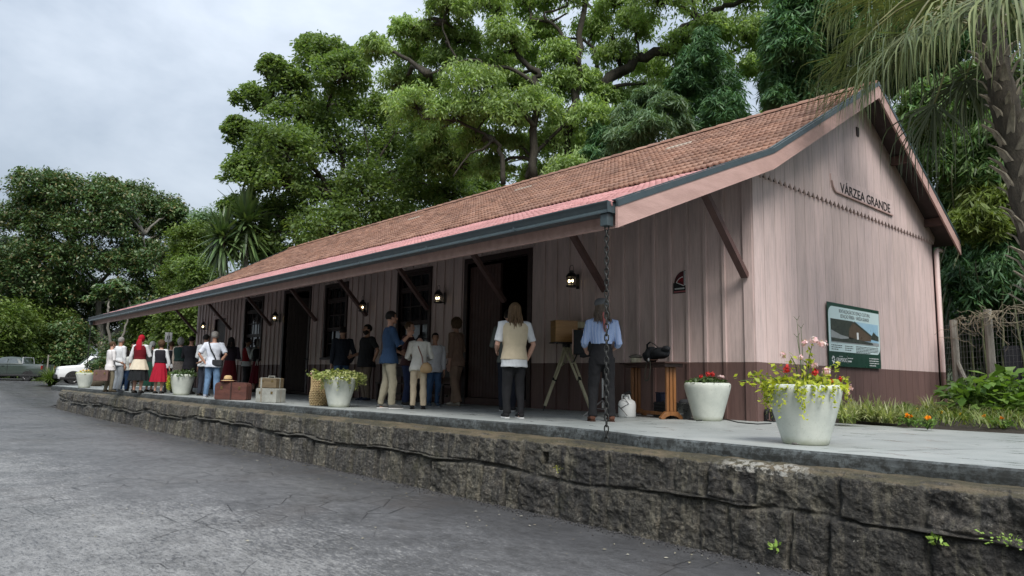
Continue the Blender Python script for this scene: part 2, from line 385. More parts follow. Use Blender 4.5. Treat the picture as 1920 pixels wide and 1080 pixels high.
# --- eave beam and gutter (with outlets)
mb = MB(); mb.box(X0+.03, X1-.012, -3.76, -3.70, 2.375, 2.57); mb.build('eave_beam', M_BARGE, bld)
prof = [(-3.775, 2.53), (-3.775, 2.615), (-3.79, 2.615), (-3.79, 2.535), (-3.925, 2.535), (-3.945, 2.60), (-3.965, 2.645), (-3.985, 2.645), (-3.985, 2.632), (-3.965, 2.60), (-3.945, 2.555), (-3.975, 2.525), (-3.975, 2.505), (-3.80, 2.505)]
mb = MB(); gx0, gx1 = X0-.03, X1-.02
mb.rings([[(xx, y, z) for y, z in prof] for xx in (gx0, gx1)], cap=False)
for xx in (gx0, gx1-.004): mb.box(xx, xx+.004, -3.98, -3.78, 2.51, 2.64)
g = mb.build('gutter', M_TEAL, bld)
for i in range(13):
    xx = -1.2-i*2.0; MB().box(xx, xx+.03, -3.992, -3.987, 2.50, 2.56).build('strap', M_TEAL, g)
for xx in (.345, -25.93):
    mb = MB(); mb.box(xx-.055, xx+.055, -3.95, -3.84, 2.36, 2.504); mb.build('outlet', M_TEAL, g, bevel=.006)
# --- braces
def brace(xx):
    mb = MB(); mb.bar((xx, -.045, 2.235), (xx, -1.36, 3.60), .085, .115, up=(1, 0, 0))
    return mb.build('brace', M_BRACE, bld)
for xx in BR: brace(xx)
# --- doors and windows of the platform side
def frame(x0, x1, z0, z1, w, y0, y1, name, m, par, sill=False):
    mb = MB(); mb.box(x0-w, x0, y0, y1, z0, z1+w); mb.box(x1, x1+w, y0, y1, z0, z1+w); mb.box(x0, x1, y0, y1, z1, z1+w)
    if sill: mb.box(x0-w-.03, x1+w+.03, y0-.05, y1, z0-.06, z0)
    return mb.build(name, m, par)
def leaf(x0, x1, z0, z1, name, par, M=None):
    mb = MB(); n = max(4, int((x1-x0)/.11)); w = (x1-x0)/n
    for i in range(n): mb.box(x0+i*w+.003, x0+(i+1)*w-.003, 0, .035, z0, z1, M)
    mb.box(x0, x1, .036, .06, z0, z1, M)
    for zz in (z0+.12, z1-.2): mb.box(x0+.02, x1-.02, -.012, -.001, zz, zz+.09, M)
    o = mb.build(name, M_DARKW, par)
    h = MB(); h.box(x1-.10, x1-.07, -.03, -.001, z0+1.0, z0+1.16, M); h.build('handle', M_TEAL, o)
    return o
M_LEAFW = pm('brown_door_leaf', (.075, .036, .030), (.05, .026, .022), 3, .6, .2, 30, (4, 4, .4))
a, b, z0, z1 = DOORS[0]
d = frame(a, b, 0, z1, .12, -.032, .09, 'door', M_DARKW, bld)
mb = MB(); mb.box(a, b, -.02, .10, -.01, .14); mb.build('threshold', M_LEAFW, d)
mb = MB(); n = 10; w = 1.08/n
for i in range(n): mb.box(a+.02+i*w, a+.02+(i+1)*w-.008, .05, .085, .15, 3.12)
mb.box(a+.02, a+1.10, .086, .11, .15, 3.12); mb.build('door_leaf', M_LEAFW, d)
a, b, z0, z1 = DOORS[1]
d = frame(a, b, 0, z1, .12, -.032, .09, 'door', M_DARKW, bld)
leaf(0, .9, .06, 3.15, 'door_leaf', d, Matrix.Translation((a+.02, .1, 0)) @ Matrix.Rotation(R(62), 4, 'Z'))
a, b, z0, z1 = DOORS[2]
d = frame(a, b, 0, z1, .10, -.032, .09, 'door', M_TRIM, bld)
leaf(a+.01, b-.01, .05, z1-.01, 'door_leaf', d, Matrix.Translation((0, .05, 0)))
for (a, b, z0, z1) in WINS:
    w = frame(a, b, z0, z1, .10, -.044, .09, 'window', M_DARKW, bld, True)
    s = MB(); zt = z1-.42; zm = (z0+zt)/2
    def bars(x0, x1, q0, q1, nx, nz, y):
        s.box(x0, x0+.05, y, y+.035, q0, q1); s.box(x1-.05, x1, y, y+.035, q0, q1)
        s.box(x0+.05, x1-.05, y, y+.035, q0, q0+.05); s.box(x0+.05, x1-.05, y, y+.035, q1-.05, q1)
        for i in range(1, nx): c = x0+(x1-x0)*i/nx; s.box(c-.012, c+.012, y+.003, y+.032, q0+.05, q1-.05)
        for i in range(1, nz): c = q0+(q1-q0)*i/nz; s.box(x0+.05, x1-.05, y+.006, y+.029, c-.012, c+.012)
    bars(a, b, zt+.04, z1, 3, 1, .03); bars(a, b, zm, zt, 3, 2, .03); bars(a, b, z0, zm-.003, 3, 2, .05)
    s.box(a, b, .0, .075, zt+.001, zt+.038)
    s.build('sash', M_DARKW, w)
    g = MB(); g.box(a+.02, b-.02, .088, .094, z0+.02, z1-.02); g.build('pane', M_GLASS, w)
M_CURT = pm('white_lace_curtain', (.5, .5, .48), None, 8, .9, .3, 30)
# rear downpipe at the far gable corner
mb = MB(); mb.tube([(.09, WID+.22, 3.74), (.09, WID-.04, 3.72), (.085, WID-.09, 3.66), (.085, WID-.09, 0)], .055, 10); mb.build('downpipe', M_WALL, bld, True)
mb = MB(); mb.box(.005, .06, 3.98, 4.08, 5.48, 5.66); mb.build('gable_vent', M_DARKW, bld)
# --- lettering and signs on the gable and the front
def text(s, size, M, m, par, name='lettering', ext=.003, align='LEFT', sx=1, sp=1.0):
    c = bpy.data.curves.new(name, 'FONT'); c.body = s; c.size = size; c.extrude = ext; c.align_x = align; c.space_character = sp
    t = bpy.data.objects.new(name, c); COL.objects.link(t)
    bpy.context.view_layer.update()
    me = bpy.data.meshes.new_from_object(t.evaluated_get(bpy.context.evaluated_depsgraph_get())); bpy.data.objects.remove(t)
    me.transform(Matrix.Diagonal((sx, 1, 1, 1))); me.transform(M)
    return link(name, me, m, par)
GB = Matrix(((0, 0, 1, 0), (1, 0, 0, 0), (0, 1, 0, 0), (0, 0, 0, 1)))       # text plane -> gable plane (reads along +Y, faces +X)
def gm(y, z, x): return Matrix.Translation((x, y, z)) @ GB
M_INK = pm('dark_lettering', (.022, .018, .018), None, 4, .6, 0)
pts = [(2.92, 4.12), (5.60, 4.12), (5.66, 4.17), (5.66, 4.45), (2.74, 4.45), (2.74, 4.32), (2.78, 4.22), (2.84, 4.155)]
mb = MB(); mb.poly([(.036, y, z) for y, z in pts], (.024, 0, 0)); sg = mb.build('station_name_board', M_WALL)
tag(sg, 'raised pink name board reading VÁRZEA GRANDE high on the end gable', 'name board')
mb = MB()
for (y0, za), (y1, zb) in zip(pts[:1]+pts[7:4:-1], pts[7:4:-1]+pts[4:5]): pass
mb.poly([(.061, y, z) for y, z in [(2.92, 4.12), (5.60, 4.12), (5.60, 4.145), (2.93, 4.145), (2.86, 4.175), (2.80, 4.235), (2.765, 4.32), (2.74, 4.32), (2.78, 4.22), (2.84, 4.155)]], (.014, 0, 0)); mb.build('rim', M_TRIM, sg)
t = text('VÁRZEA GRANDE', .262, gm(3.10, 4.165, .062), M_INK, sg, ext=.006)
w_ = max(v.co.y for v in t.data.vertices)-3.10
t.data.transform(Matrix.Translation((0, 3.10, 0)) @ Matrix.Diagonal((1, 2.36/w_, 1, 1)) @ Matrix.Translation((0, -3.10, 0)))
# information board
M_GRN = pm('green_print', (.012, .055, .035), (.010, .048, .030), 3, .35, 0); M_PALE = pm('pale_print', (.60, .74, .74), (.56, .70, .71), 2, .35, 0)
M_WHT = pm('white_print', (.80, .82, .82), None, 3, .4, 0); M_SKYP = pm('printed_blue_sky', (.25, .46, .62), (.38, .58, .70), 2, .35, 0)
M_DKP = pm('printed_dark_trees', (.018, .026, .022), (.06, .07, .05), 14, .35, 0); M_BRP = pm('printed_brown_boards', (.13, .09, .055), (.06, .04, .026), 10, .35, 0, stretch=(1, 4, .4))
M_GYP = pm('printed_grey_road', (.36, .38, .38), (.24, .26, .26), 5, .35, 0); M_ALU = pm('aluminium_sheet', (.5, .5, .5), None, 3, .35, 0, metal=.8)
ib = tag(MB().box(.037, .050, 2.40, 4.65, .90, 2.04).build('information_board', M_GRN), 'green and pale blue information board with a printed station photo beside the flower bed', 'information board')
def flat(pts, x, m, name='panel', t=.0015): return MB().poly([(x, y, z) for y, z in pts], (t, 0, 0)).build(name, m, ib)
def rr(y0, y1, z0, z1, r, corners):
    P = []
    for (cy, cz, a0, k) in ((y0+r, z0+r, 180, 'bl'), (y1-r, z0+r, 270, 'br'), (y1-r, z1-r, 0, 'tr'), (y0+r, z1-r, 90, 'tl')):
        if k in corners: P += [(cy+r*math.cos(R(a0+q)), cz+r*math.sin(R(a0+q))) for q in range(0, 91, 15)]
        else: P.append({'bl': (y0, z0), 'br': (y1, z0), 'tr': (y1, z1), 'tl': (y0, z1)}[k])
    return P
flat(rr(2.415, 4.635, 1.165, 1.975, .16, ('tl', 'br')), .0505, M_PALE)
flat([(2.49, 1.33), (4.57, 1.33), (4.57, 1.75), (2.49, 1.75)], .0525, M_SKYP, 'printed_photo')
flat([(2.49, 1.38), (3.45, 1.38), (3.45, 1.66), (3.42, 1.75), (2.49, 1.75)], .0545, M_DKP, 'printed_photo')
flat([(4.2, 1.45), (4.57, 1.43), (4.57, 1.52), (4.45, 1.55), (4.35, 1.60), (4.28, 1.55)], .0545, M_DKP, 'printed_photo')
flat([(3.20, 1.40), (4.20, 1.41), (4.22, 1.50), (3.62, 1.70), (3.45, 1.745), (3.24, 1.60)], .0565, M_BRP, 'printed_photo')
flat([(3.45, 1.72), (3.48, 1.755), (4.32, 1.50), (4.30, 1.475)], .0585, M_DKP, 'printed_photo')
flat([(3.56, 1.42), (3.64, 1.42), (3.64, 1.55), (3.56, 1.55)], .0585, M_WHT, 'printed_photo')
flat([(2.49, 1.33), (4.57, 1.33), (4.57, 1.39), (3.9, 1.40), (2.9, 1.47), (2.49, 1.55)], .0565, M_GYP, 'printed_photo')
flat([(2.49, 1.345), (4.3, 1.345), (4.25, 1.385), (3.4, 1.43), (2.9, 1.40), (2.49, 1.41)], .0585, M_DKP, 'printed_photo')
text('REVITALIZAÇÃO DO ESPAÇO CULTURAL', .092, gm(3.53, 1.875, .0525), M_INK, ib, align='CENTER', ext=.001, sx=.80)
text('ESTAÇÃO FÉRREA - VÁRZEA GRANDE', .092, gm(3.53, 1.785, .0525), M_INK, ib, align='CENTER', ext=.001, sx=.80)
def dashes(y, z, w, rows, h, m, dz, seed):
    r_ = random.Random(seed); mb = MB()
    for k in range(rows):
        yy = y
        while yy < y+w*(1 if k < rows-1 else .6):
            l = r_.uniform(.02, .07); mb.box(.0525, .0535, yy, min(yy+l, y+w), z-k*dz, z-k*dz+h); yy += l+.016
    return mb.build('small_print', m, ib)
dashes(2.50, 1.27, .42, 3, .014, M_INK, .036, 1); dashes(3.05, 1.27, .34, 3, .014, M_INK, .036, 2); dashes(3.52, 1.28, 1.02, 5, .014, M_INK, .027, 3)
text('GRAMADO', .105, gm(2.67, .985, .0525), M_WHT, ib, ext=.001, sx=.84)
dashes(2.80, 1.075, .24, 1, .012, M_WHT, .03, 4); dashes(3.16, 1.05, .34, 1, .014, M_WHT, .05, 5); dashes(3.16, .99, .24, 1, .026, M_WHT, .05, 6)
dashes(4.10, 1.075, .44, 4, .016, M_WHT, .045, 7)
mb = MB()
for q in range(7): mb.ell((.0535, 2.555+.045*math.cos(q*.9), 1.02+.05*math.sin(q*.9)), (.001, .022, .022), 8, 4)
mb.box(.0525, .0535, 2.545, 2.565, .94, 1.0); mb.box(.0525, .0535, 3.135, 3.140, .96, 1.10); mb.build('emblem', M_WHT, ib)
# red and black sign on the front
M_RED = pm('sign_red', (.22, .012, .020), (.18, .010, .016), 3, .4, 0); M_BLK = pm('sign_black', (.012, .012, .013), None, 3, .4, 0); M_DRED = pm('sign_dark_red', (.075, .012, .016), None, 3, .4, 0); M_PNK = pm('sign_pink_letters', (.45, .14, .15), None, 3, .5, 0)
def ff(pts, y, m, par, name): return MB().poly([(x, y, z) for x, z in pts], (0, -.002, 0)).build(name, m, par)
sx0, sx1, sz0, sz1 = -1.50, -1.22, 2.07, 2.46
arc = [(sx1-.06-.20*math.cos(R(q)), 2.22+.225*math.sin(R(q))) for q in range(8, 91, 8)]
pts = [(sx0, sz0), (sx1, sz0), (sx1, sz1), (sx1-.06, sz1-.01)]+arc[::-1]+[(sx0, 2.25)]
sgn = MB().poly([(x, -.003, z) for x, z in pts], (0, -.012, 0)).build('wall_sign', M_BLK)
tag(sgn, 'small black sign with a red quarter circle on the front wall near the corner', 'sign')
c_ = (sx1-.065, 2.185)
ff([c_]+[(c_[0]-.19*math.cos(R(q)), c_[1]+.25*math.sin(R(q))) for q in range(20, 91, 7)], -.0155, M_DRED, sgn, 'emblem')
ff([c_]+[(c_[0]-.165*math.cos(R(q)), c_[1]+.165*math.sin(R(q))) for q in range(24, 91, 7)], -.0180, M_WHT, sgn, 'emblem')
ff([(c_[0], c_[1]+.015)]+[(c_[0]-.145*math.cos(R(q)), c_[1]+.015+.135*math.sin(R(q))) for q in range(24, 91, 7)], -.0205, M_RED, sgn, 'emblem')
ff([(c_[0]-.09, 2.235), (c_[0]-.05, 2.285), (c_[0]-.03, 2.25), (c_[0]-.012, 2.275), (c_[0]-.012, 2.215), (c_[0]-.03, 2.235), (c_[0]-.05, 2.235)], -.023, M_DRED, sgn, 'emblem')
mb = MB()
for k in range(11): mb.box(sx1-.045, sx1-.015, -.0165, -.0155, 2.20+k*.022, 2.213+k*.022)
mb.box(sx1-.058, sx1-.05, -.0165, -.0155, 2.19, 2.45)
for k in range(9): mb.box(sx0+.035+k*.022, sx0+.05+k*.022, -.0165, -.0155, 2.135, 2.16)
mb.build('small_print', M_WHT, sgn); mb = MB()
for k in range(11): mb.box(sx0+.02+k*.022, sx0+.036+k*.022, -.0165, -.0155, 2.085, 2.108)
mb.build('small_print', M_PNK, sgn)
# --- wall lanterns
M_IRON = pm('black_iron', (.010, .010, .011), (.016, .015, .015), 6, .4, .1, 60, spec=.5)
def emit(name, col, st):
    t = NT(name); e = t.n('Emission'); t.set(e.inputs[0], col); e.inputs[1].default_value = st; t.set(t.out.inputs[0], e.outputs[0]); return t.m
M_BULB = emit('lit_bulb', (1, .80, .45), 3.6)
tg = NT('lantern_glass'); p_ = tg.n('BsdfPrincipled'); p_.inputs['Base Color'].default_value = (1, .95, .85, 1); p_.inputs['Roughness'].default_value = .08; p_.inputs['Transmission Weight'].default_value = 1; p_.inputs['IOR'].default_value = 1.05
tg.set(tg.out.inputs[0], p_.outputs[0]); M_LGL = tg.m
def lantern(loc, label):
    r = tag(empty('wall_lantern', loc), label, 'lantern', 'lit lanterns along the platform wall')
    b = MB(); b.lathe([(.085, -.15), (.105, -.14), (.105, -.115), (.07, -.10)], 16); b.box(-.012, .012, .02, .17, -.13, -.11); b.box(-.035, .035, .165, .178, -.17, .12); b.build('bracket', M_IRON, r)
    b = MB(); b.lathe([(.100, .04), (.112, .05), (.10, .085), (.065, .125), (.045, .14), (.048, .165), (.025, .18)], 16)
    b.build('cap', M_IRON, r, True)
    b = MB()
    for k in range(6):
        q = k*math.pi/3+.3; b.tube([(.085*math.cos(q), .085*math.sin(q), -.11), (.112*math.cos(q), .112*math.sin(q), -.03), (.103*math.cos(q), .103*math.sin(q), .05)], .006, 5)
    b.build('cage', M_IRON, r, True)
    b = MB(); b.lathe([(.06, -.105), (.095, -.03), (.09, .04)], 16, cap=False); b.build('glass', M_LGL, r, True)
    b = MB(); b.tube([(-.045, 0, .17), (-.05, 0, .23), (-.03, 0, .275), (.03, 0, .275), (.05, 0, .23), (.045, 0, .17)], .006, 5); b.build('handle', M_IRON, r, True)
    b = MB(); b.ell((-.038, -.02, -.03), (.021, .021, .030)); b.build('bulb', M_BULB, r, True)
    b = MB(); b.ell((.040, -.02, -.03), (.021, .021, .030)); b.build('bulb', M_BULB, r, True)
    return r
l0 = lantern((-3.72, -.2, 2.50), 'lit black lantern on the bare wall between the big doorway and the red sign')
for (x_, lb) in ((-8.08, 'lit black lantern between the near window and the big doorway'), (-11.62, 'lit black lantern half behind a brace, between the two near windows'),
                 (-17.35, 'lit black lantern beside the narrow far doorway'), (-24.3, 'lit black lantern at the far end of the platform wall')):
    d_ = dup(l0); d_.location = (x_, -.2, 2.48); d_['label'] = lb
# ================================================================== platform, retaining wall, road, ground
WY = -4.17; RZ = -.965
def roadz(x, y=0):
    z = RZ+.04*np.clip((-x-22)/10, 0, 1)*1.0+np.interp(-x, [33, 40, 47, 60, 90, 300], [0, .38, .76, .98, 1.25, 1.6])
    return z
t = NT('painted_platform_concrete'); n1 = t.noise(.7, 6, .65); n2 = t.noise(3.2, 5, .65, stretch=(.5, 1.6, 1)); n3 = t.noise(70, 3, .6)
col = t.ramp(n1, [(.3, (.215, .236, .232)), (.55, (.305, .326, .318)), (.75, (.36, .375, .364))])
damp = t.ramp(n2, [(.56, 0.0), (.64, 1.0)])
col = t.mix(t.math('MULTIPLY', damp, .42), col, (.15, .17, .172))
col = t.mix(1, col, t.ramp(n3, [(.3, .88), (.7, 1.1)]), 'MULTIPLY')
col = t.mix(t.ramp(t.noise(9, 4, .7), [(.66, 0.0), (.74, .5)]), col, (.14, .15, .14))
M_PLAT = t.done(col, t.mix(damp, (.55,)*3, (.22,)*3), t.bump(n3, .12, .004), spec=.4)
t = NT('stained_platform_edge'); n1 = t.noise(2.2, 6, .7, stretch=(1, 1, 2.5)); n2 = t.noise(16, 8, .8)
col = t.ramp(n1, [(.34, (.020, .022, .021)), (.54, (.085, .096, .098)), (.75, (.165, .185, .19))])
col = t.mix(t.ramp(n2, [(.44, 0.0), (.56, .88)]), col, (.022, .023, .021))
M_PEDGE = t.done(col, .65, t.bump(n2, .5, .012), spec=.35)
def edge_y(x): return float(np.interp(-x, [-8, -4.3, -2.5, -1, -.3, .6, 2.1, 4.3, 6, 10, 27], [-3.95, -3.93, -3.98, -3.95, -3.78, -3.66, -3.73, -3.85, -3.98, -4.10, -4.18]))
mb = MB(); mb2 = MB()
xs = np.arange(8.5, -31.01, -.25)
top = []; 
def chip(x): return .012*(vnoise([[x*3.1, 0, 3]], 5)[0]-.5)+.03*max(0, vnoise([[x*6.0, 2, 1]], 9)[0]-.78)
for i, x in enumerate(xs):
    ey = float(edge_y(x))+chip(x); z = floorz(x)
    yb = .78+.05*math.sin(x*2) if x > 0 else (.05 if x > -25.6 else 12)
    top.append(((x, ey+.02, z), (x, ey+.6, z), (x, yb, z), (x, ey, z-.018), (x, ey-.008, z-.07), (x, ey-.004+chip(x*1.7), z-.20)))
for a, b in zip(top, top[1:]):
    mb.add([a[0], b[0], b[1], a[1]], [(0, 1, 2, 3)]); mb.add([a[1], b[1], b[2], a[2]], [(0, 1, 2, 3)])
    mb2.add([a[0], b[0], b[3], a[3]], [(0, 1, 2, 3)]); mb2.add([a[3], b[3], b[4], a[4]], [(0, 1, 2, 3)]); mb2.add([a[4], b[4], b[5], a[5]], [(0, 1, 2, 3)])
mb3 = mb; mb3.k = 1
for f in mb2.f: pass
n0 = len(mb.v); mb.v += mb2.v; mb.f += [[i+n0 for i in f] for f in mb2.f]; mb.m += [1]*len(mb2.f)
pl = mb.build('platform_floor', [M_PLAT, M_PEDGE]); tag(pl, kind='structure')
M_CRK = pm('joint_line', (.045, .048, .045), None, 5, .8, 0)
mb = MB()
for (P, Qv) in [((2.9, -3.8), (4.9, .7)), ((4.3, -3.85), (6.4, .7)), ((-1.0, -3.7), (-1.0, 0)), ((-7.5, -3.8), (-7.5, 0)), ((-14, -3.9), (-14, 0))]:
    P = np.array(P); Qv = np.array(Qv); d = Qv-P; nrm = np.array([-d[1], d[0]])/np.linalg.norm(d); pts = []
    for k in range(25):
        f = k/24; c = P+d*f+nrm*.02*math.sin(f*19+P[0]); w = .004+.002*math.sin(k*2.1); pts.append((c+nrm*w, c-nrm*w, floorz(c[0])+.003))
    for a, b in zip(pts, pts[1:]): mb.add([(*a[0], a[2]), (*b[0], b[2]), (*b[1], b[2]), (*a[1], a[2])], [(0, 1, 2, 3)])
o = mb.build('platform_floor_joint', M_CRK); tag(o, kind='structure')
# --- rubble retaining wall: dense displaced face, every block with its own face, joint and tone
def stone_wall():
    r_ = np.random.default_rng(11)
    P = [(9.5, WY-.07), (4.0, WY-.06), (2.5, WY-.02), (0, WY), (-6, WY-.02), (-14, WY-.12), (-22, WY-.17), (-27.5, WY-.20)]
    for q in range(0, 91, 9): P.append((-27.5-4.2*math.sin(R(q)), WY-.20+3.0*(1-math.cos(R(q)))))
    P += [(-31.72, 4)]; P = np.array(P)
    seg = np.r_[0, np.cumsum(np.linalg.norm(np.diff(P, axis=0), axis=1))]
    ss = [0.0]
    while ss[-1] < seg[-1]:
        x = np.interp(ss[-1], seg, P[:, 0]); y = np.interp(ss[-1], seg, P[:, 1]); dd = math.hypot(x-CAM[0], y-CAM[1]); ss.append(ss[-1]+max(.0085, dd*.0019))
    s = np.array(ss[:-1]); x = np.interp(s, seg, P[:, 0]); y = np.interp(s, seg, P[:, 1])
    tx = np.gradient(x, s); ty = np.gradient(y, s); tl = np.hypot(tx, ty); tx /= tl; ty /= tl; nx_, ny_ = -ty*-1*0+ty, -tx   # outward normal (travelling -X: outward = -Y)
    nx_ = ty*-1; ny_ = tx; sg = np.sign(ny_[5]*-1); nx_ *= sg; ny_ *= sg
    ztop = -.145
    zf = np.r_[np.linspace(-1.12, ztop, 96)]
    nz = len(zf); n = len(s)
    SS, ZZ = np.meshgrid(s, zf, indexing='ij'); f = lambda a: np.stack([a[0].ravel(), a[1].ravel(), np.full(a[0].size, a[2])], 1)
    X0_ = x.copy()
    wx = .05*(vnoise(f((SS*2.2, ZZ*3.5, 1)), 3)-.5).reshape(SS.shape)+.03*(vnoise(f((SS*7, ZZ*9, 1)), 4)-.5).reshape(SS.shape)
    b1 = -.525+.16*(vnoise(np.stack([s*.75, s*0, s*0+2], 1), 6)-.5)+.035*(vnoise(np.stack([s*2.6, s*0, s*0+2], 1), 7)-.5)
    def edges(lo, hi):
        e = [-.4]
        while e[-1] < seg[-1]+1: e.append(e[-1]+r_.uniform(lo, hi))
        return np.array(e)
    e1, e2 = edges(.30, .95), edges(.24, .78)
    up = ZZ > b1[:, None]
    def cell(e):
        q = SS+wx; i = np.searchsorted(e, q)-1; return i, np.minimum(q-e[i], e[i+1]-q)
    i1, d1 = cell(e1); i2, d2 = cell(e2)
    idx = np.where(up, i1, i2+500); dv = np.where(up, d1, d2); dh = np.abs(ZZ-b1[:, None])
    dd = np.minimum(dv, dh*1.0); dd = np.minimum(dd, np.where(up, (ztop-ZZ)*.9+.02, .2))
    tone = r_.random(2000)[idx]; rough_ = (r_.random(2000)[idx]); bias = (r_.random(2000)[idx]-.5)*.05
    dcam = np.hypot(x-CAM[0], y-CAM[1])[:, None]; prof_ = np.clip(dd/np.maximum(.022+.03*rough_, dcam*.0042), 0, 1); prof_ = prof_*prof_*(3-2*prof_)
    n_lo = fbm(f((SS*2.6+idx*3.1, ZZ*3.2, idx*0 if False else 0)), 3, 21).reshape(SS.shape) if False else fbm(np.stack([(SS*3.0).ravel(), (ZZ*3.4).ravel(), idx.ravel()*1.7], 1), 3, 21).reshape(SS.shape)
    n_mid = fbm(np.stack([(SS*10).ravel(), (ZZ*12).ravel(), idx.ravel()*1.7], 1), 3, 31).reshape(SS.shape)
    ridge = np.abs(fbm(np.stack([(SS*5.5).ravel(), (ZZ*7).ravel(), idx.ravel()*2.3], 1), 4, 41).reshape(SS.shape))
    n_hi = fbm(np.stack([(SS*42).ravel(), (ZZ*42).ravel(), np.zeros(SS.size)], 1), 2, 51).reshape(SS.shape)
    near_ = np.clip((X0_+3.0)/3.0, 0, 1)[:, None]*.24; prof_ = prof_*(1-near_)+near_*(.55+.45*prof_)
    disp = -.022+prof_*(.045+bias*(1-.6*near_)+(.15*n_lo*(.45+.55*rough_)+.080*n_mid*(.4+.6*rough_)-.125*ridge*(.3+.7*rough_))*(.50+.50*np.clip(near_/.24, 0, 1)))+.022*n_hi-.045*(1-prof_)*(1-np.clip(near_/.24, 0, 1))+.05*np.clip(.10*0+(ZZ-ztop)*0, 0, 1)
    bead = np.exp(-((ZZ-b1[:, None]-.014)/.014)**2)*(.038+.010*np.sin(SS*9))*np.clip((vnoise(f((SS*.9, ZZ*0, 5)), 61).reshape(SS.shape)-.28)*6, 0, 1)
    disp = np.maximum(disp, -.030+bead*2.3)
    cap_ = np.clip((ZZ-(ztop-.035))/.035, 0, 1); disp = disp-.045*cap_**2
    # drain hole
    hx = 9.5+.33; hole = (np.abs(SS-hx) < .055) & (ZZ > -.40) & (ZZ < -.26); disp = np.where(hole, -.16, disp)
    batter = (ztop-ZZ)*.07
    X = x[:, None]+nx_[:, None]*(disp+batter); Y = y[:, None]+ny_[:, None]*(disp+batter); Z = ZZ+.012*n_mid
    Z[:, -1] = ztop+.014*fbm(np.stack([s*5, s*0, s*0], 1), 3, 71)
    # ledge on top, running back under the slab
    back = [.02, .05, .09, .14, .20, .30, .55]
    LX = [X[:, -1:]]; LY = [Y[:, -1:]]; LZ = [Z[:, -1:]]; 
    for b in back:
        q = fbm(np.stack([s*6, s*0+b*9, s*0], 1), 4, 81)
        LX.append((x-nx_*b+nx_*disp[:, -1])[:, None]); LY.append((y-ny_*b+ny_*disp[:, -1])[:, None]); LZ.append((ztop+.012+.030*q+.012*np.sin(b*9))[:, None]-(s*0)[:, None])
    X = np.concatenate([X]+LX[1:], 1); Y = np.concatenate([Y]+LY[1:], 1); Z = np.concatenate([Z]+LZ[1:], 1)
    Z = Z-.0025*np.clip(-X, 0, 40)*((Z-RZ)/(ztop-RZ))
    m = X.shape[1]; tone = np.concatenate([tone, np.repeat(tone[:, -1:], m-nz, 1)], 1)
    joint = np.concatenate([np.clip(1-prof_, 0, 1)*(1-.5*near_), np.zeros((n, m-nz))], 1)
    A = np.arange(n*m).reshape(n, m); Q_ = np.stack([A[:-1, :-1], A[:-1, 1:], A[1:, 1:], A[1:, :-1]], -1).reshape(-1, 4)
    return np.stack([X.ravel(), Y.ravel(), Z.ravel()], 1), Q_, tone.ravel(), joint.ravel()
t = NT('weathered_basalt_rubble')
at_ = t.n('Attribute'); at_.attribute_name = 'tone'; aj = t.n('Attribute'); aj.attribute_name = 'joint'
base = t.ramp(at_.outputs['Fac'], [(0, (.034, .032, .031)), (.35, (.048, .045, .041)), (.62, (.074, .069, .058)), (.82, (.052, .049, .046)), (1, (.105, .098, .074))])
n1 = t.noise(1.1, 6, .7); n2 = t.noise(6, 6, .75); n3 = t.noise(28, 5, .7); st = t.noise(4.5, 5, .65, stretch=(1.6, 1.6, .16))
base = t.mix(1, base, t.ramp(n2, [(.25, (.35, .34, .34)), (.5, (.95, .95, .92)), (.75, (2.1, 1.95, 1.7))]), 'MULTIPLY')
base = t.mix(1, base, t.ramp(n3, [(.3, .30), (.5, .90), (.7, 2.3)]), 'MULTIPLY')
base = t.mix(1, base, t.ramp(t.noise(85, 3, .7), [(.3, .45), (.5, .95), (.72, 1.8)]), 'MULTIPLY')
base = t.mix(t.ramp(st, [(.46, 0.0), (.60, .70)]), base, (.018, .0175, .017))
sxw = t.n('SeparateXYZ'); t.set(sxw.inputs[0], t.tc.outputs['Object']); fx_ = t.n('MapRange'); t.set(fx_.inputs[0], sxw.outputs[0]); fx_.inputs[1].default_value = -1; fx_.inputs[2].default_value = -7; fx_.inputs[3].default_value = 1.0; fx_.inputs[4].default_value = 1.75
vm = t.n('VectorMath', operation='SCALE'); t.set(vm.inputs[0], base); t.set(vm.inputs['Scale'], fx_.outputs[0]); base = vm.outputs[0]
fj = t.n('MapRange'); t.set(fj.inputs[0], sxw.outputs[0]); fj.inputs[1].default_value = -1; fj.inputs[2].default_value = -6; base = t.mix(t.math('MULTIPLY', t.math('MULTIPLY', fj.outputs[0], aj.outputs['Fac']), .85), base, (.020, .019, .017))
base = t.mix(t.ramp(t.noise(5, 5, .7, stretch=(2, 2, .25), dist=.3), [(.54, 0.0), (.66, .62)]), base, (.175, .160, .120))
base = t.mix(t.ramp(n1, [(.56, 0.0), (.68, .38)]), base, (.088, .086, .042))
base = t.mix(t.math('MULTIPLY', t.math('MULTIPLY', aj.outputs['Fac'], t.ramp(t.noise(3.5, 4), [(.4, 0.0), (.6, 1.0)])), .55), base, (.12, .115, .10))
li = t.math('MULTIPLY', t.ramp(t.noise(13, 5, .8, dist=.6), [(.64, 0.0), (.67, 1.0)]), t.ramp(t.noise(1.7, 3), [(.47, 0.0), (.58, 1.0)]))
base = t.mix(t.math('MULTIPLY', li, .85), base, (.42, .40, .33))
gg = t.n('NewGeometry'); sp = t.n('SeparateXYZ'); t.set(sp.inputs[0], gg.outputs['True Normal'])
topm = t.ramp(sp.outputs[2], [(.60, 0.0), (.85, 1.0)])
sz = t.n('SeparateXYZ'); t.set(sz.inputs[0], t.tc.outputs['Object']); topm = t.math('MULTIPLY', topm, t.math('GREATER_THAN', sz.outputs[2], -.30))
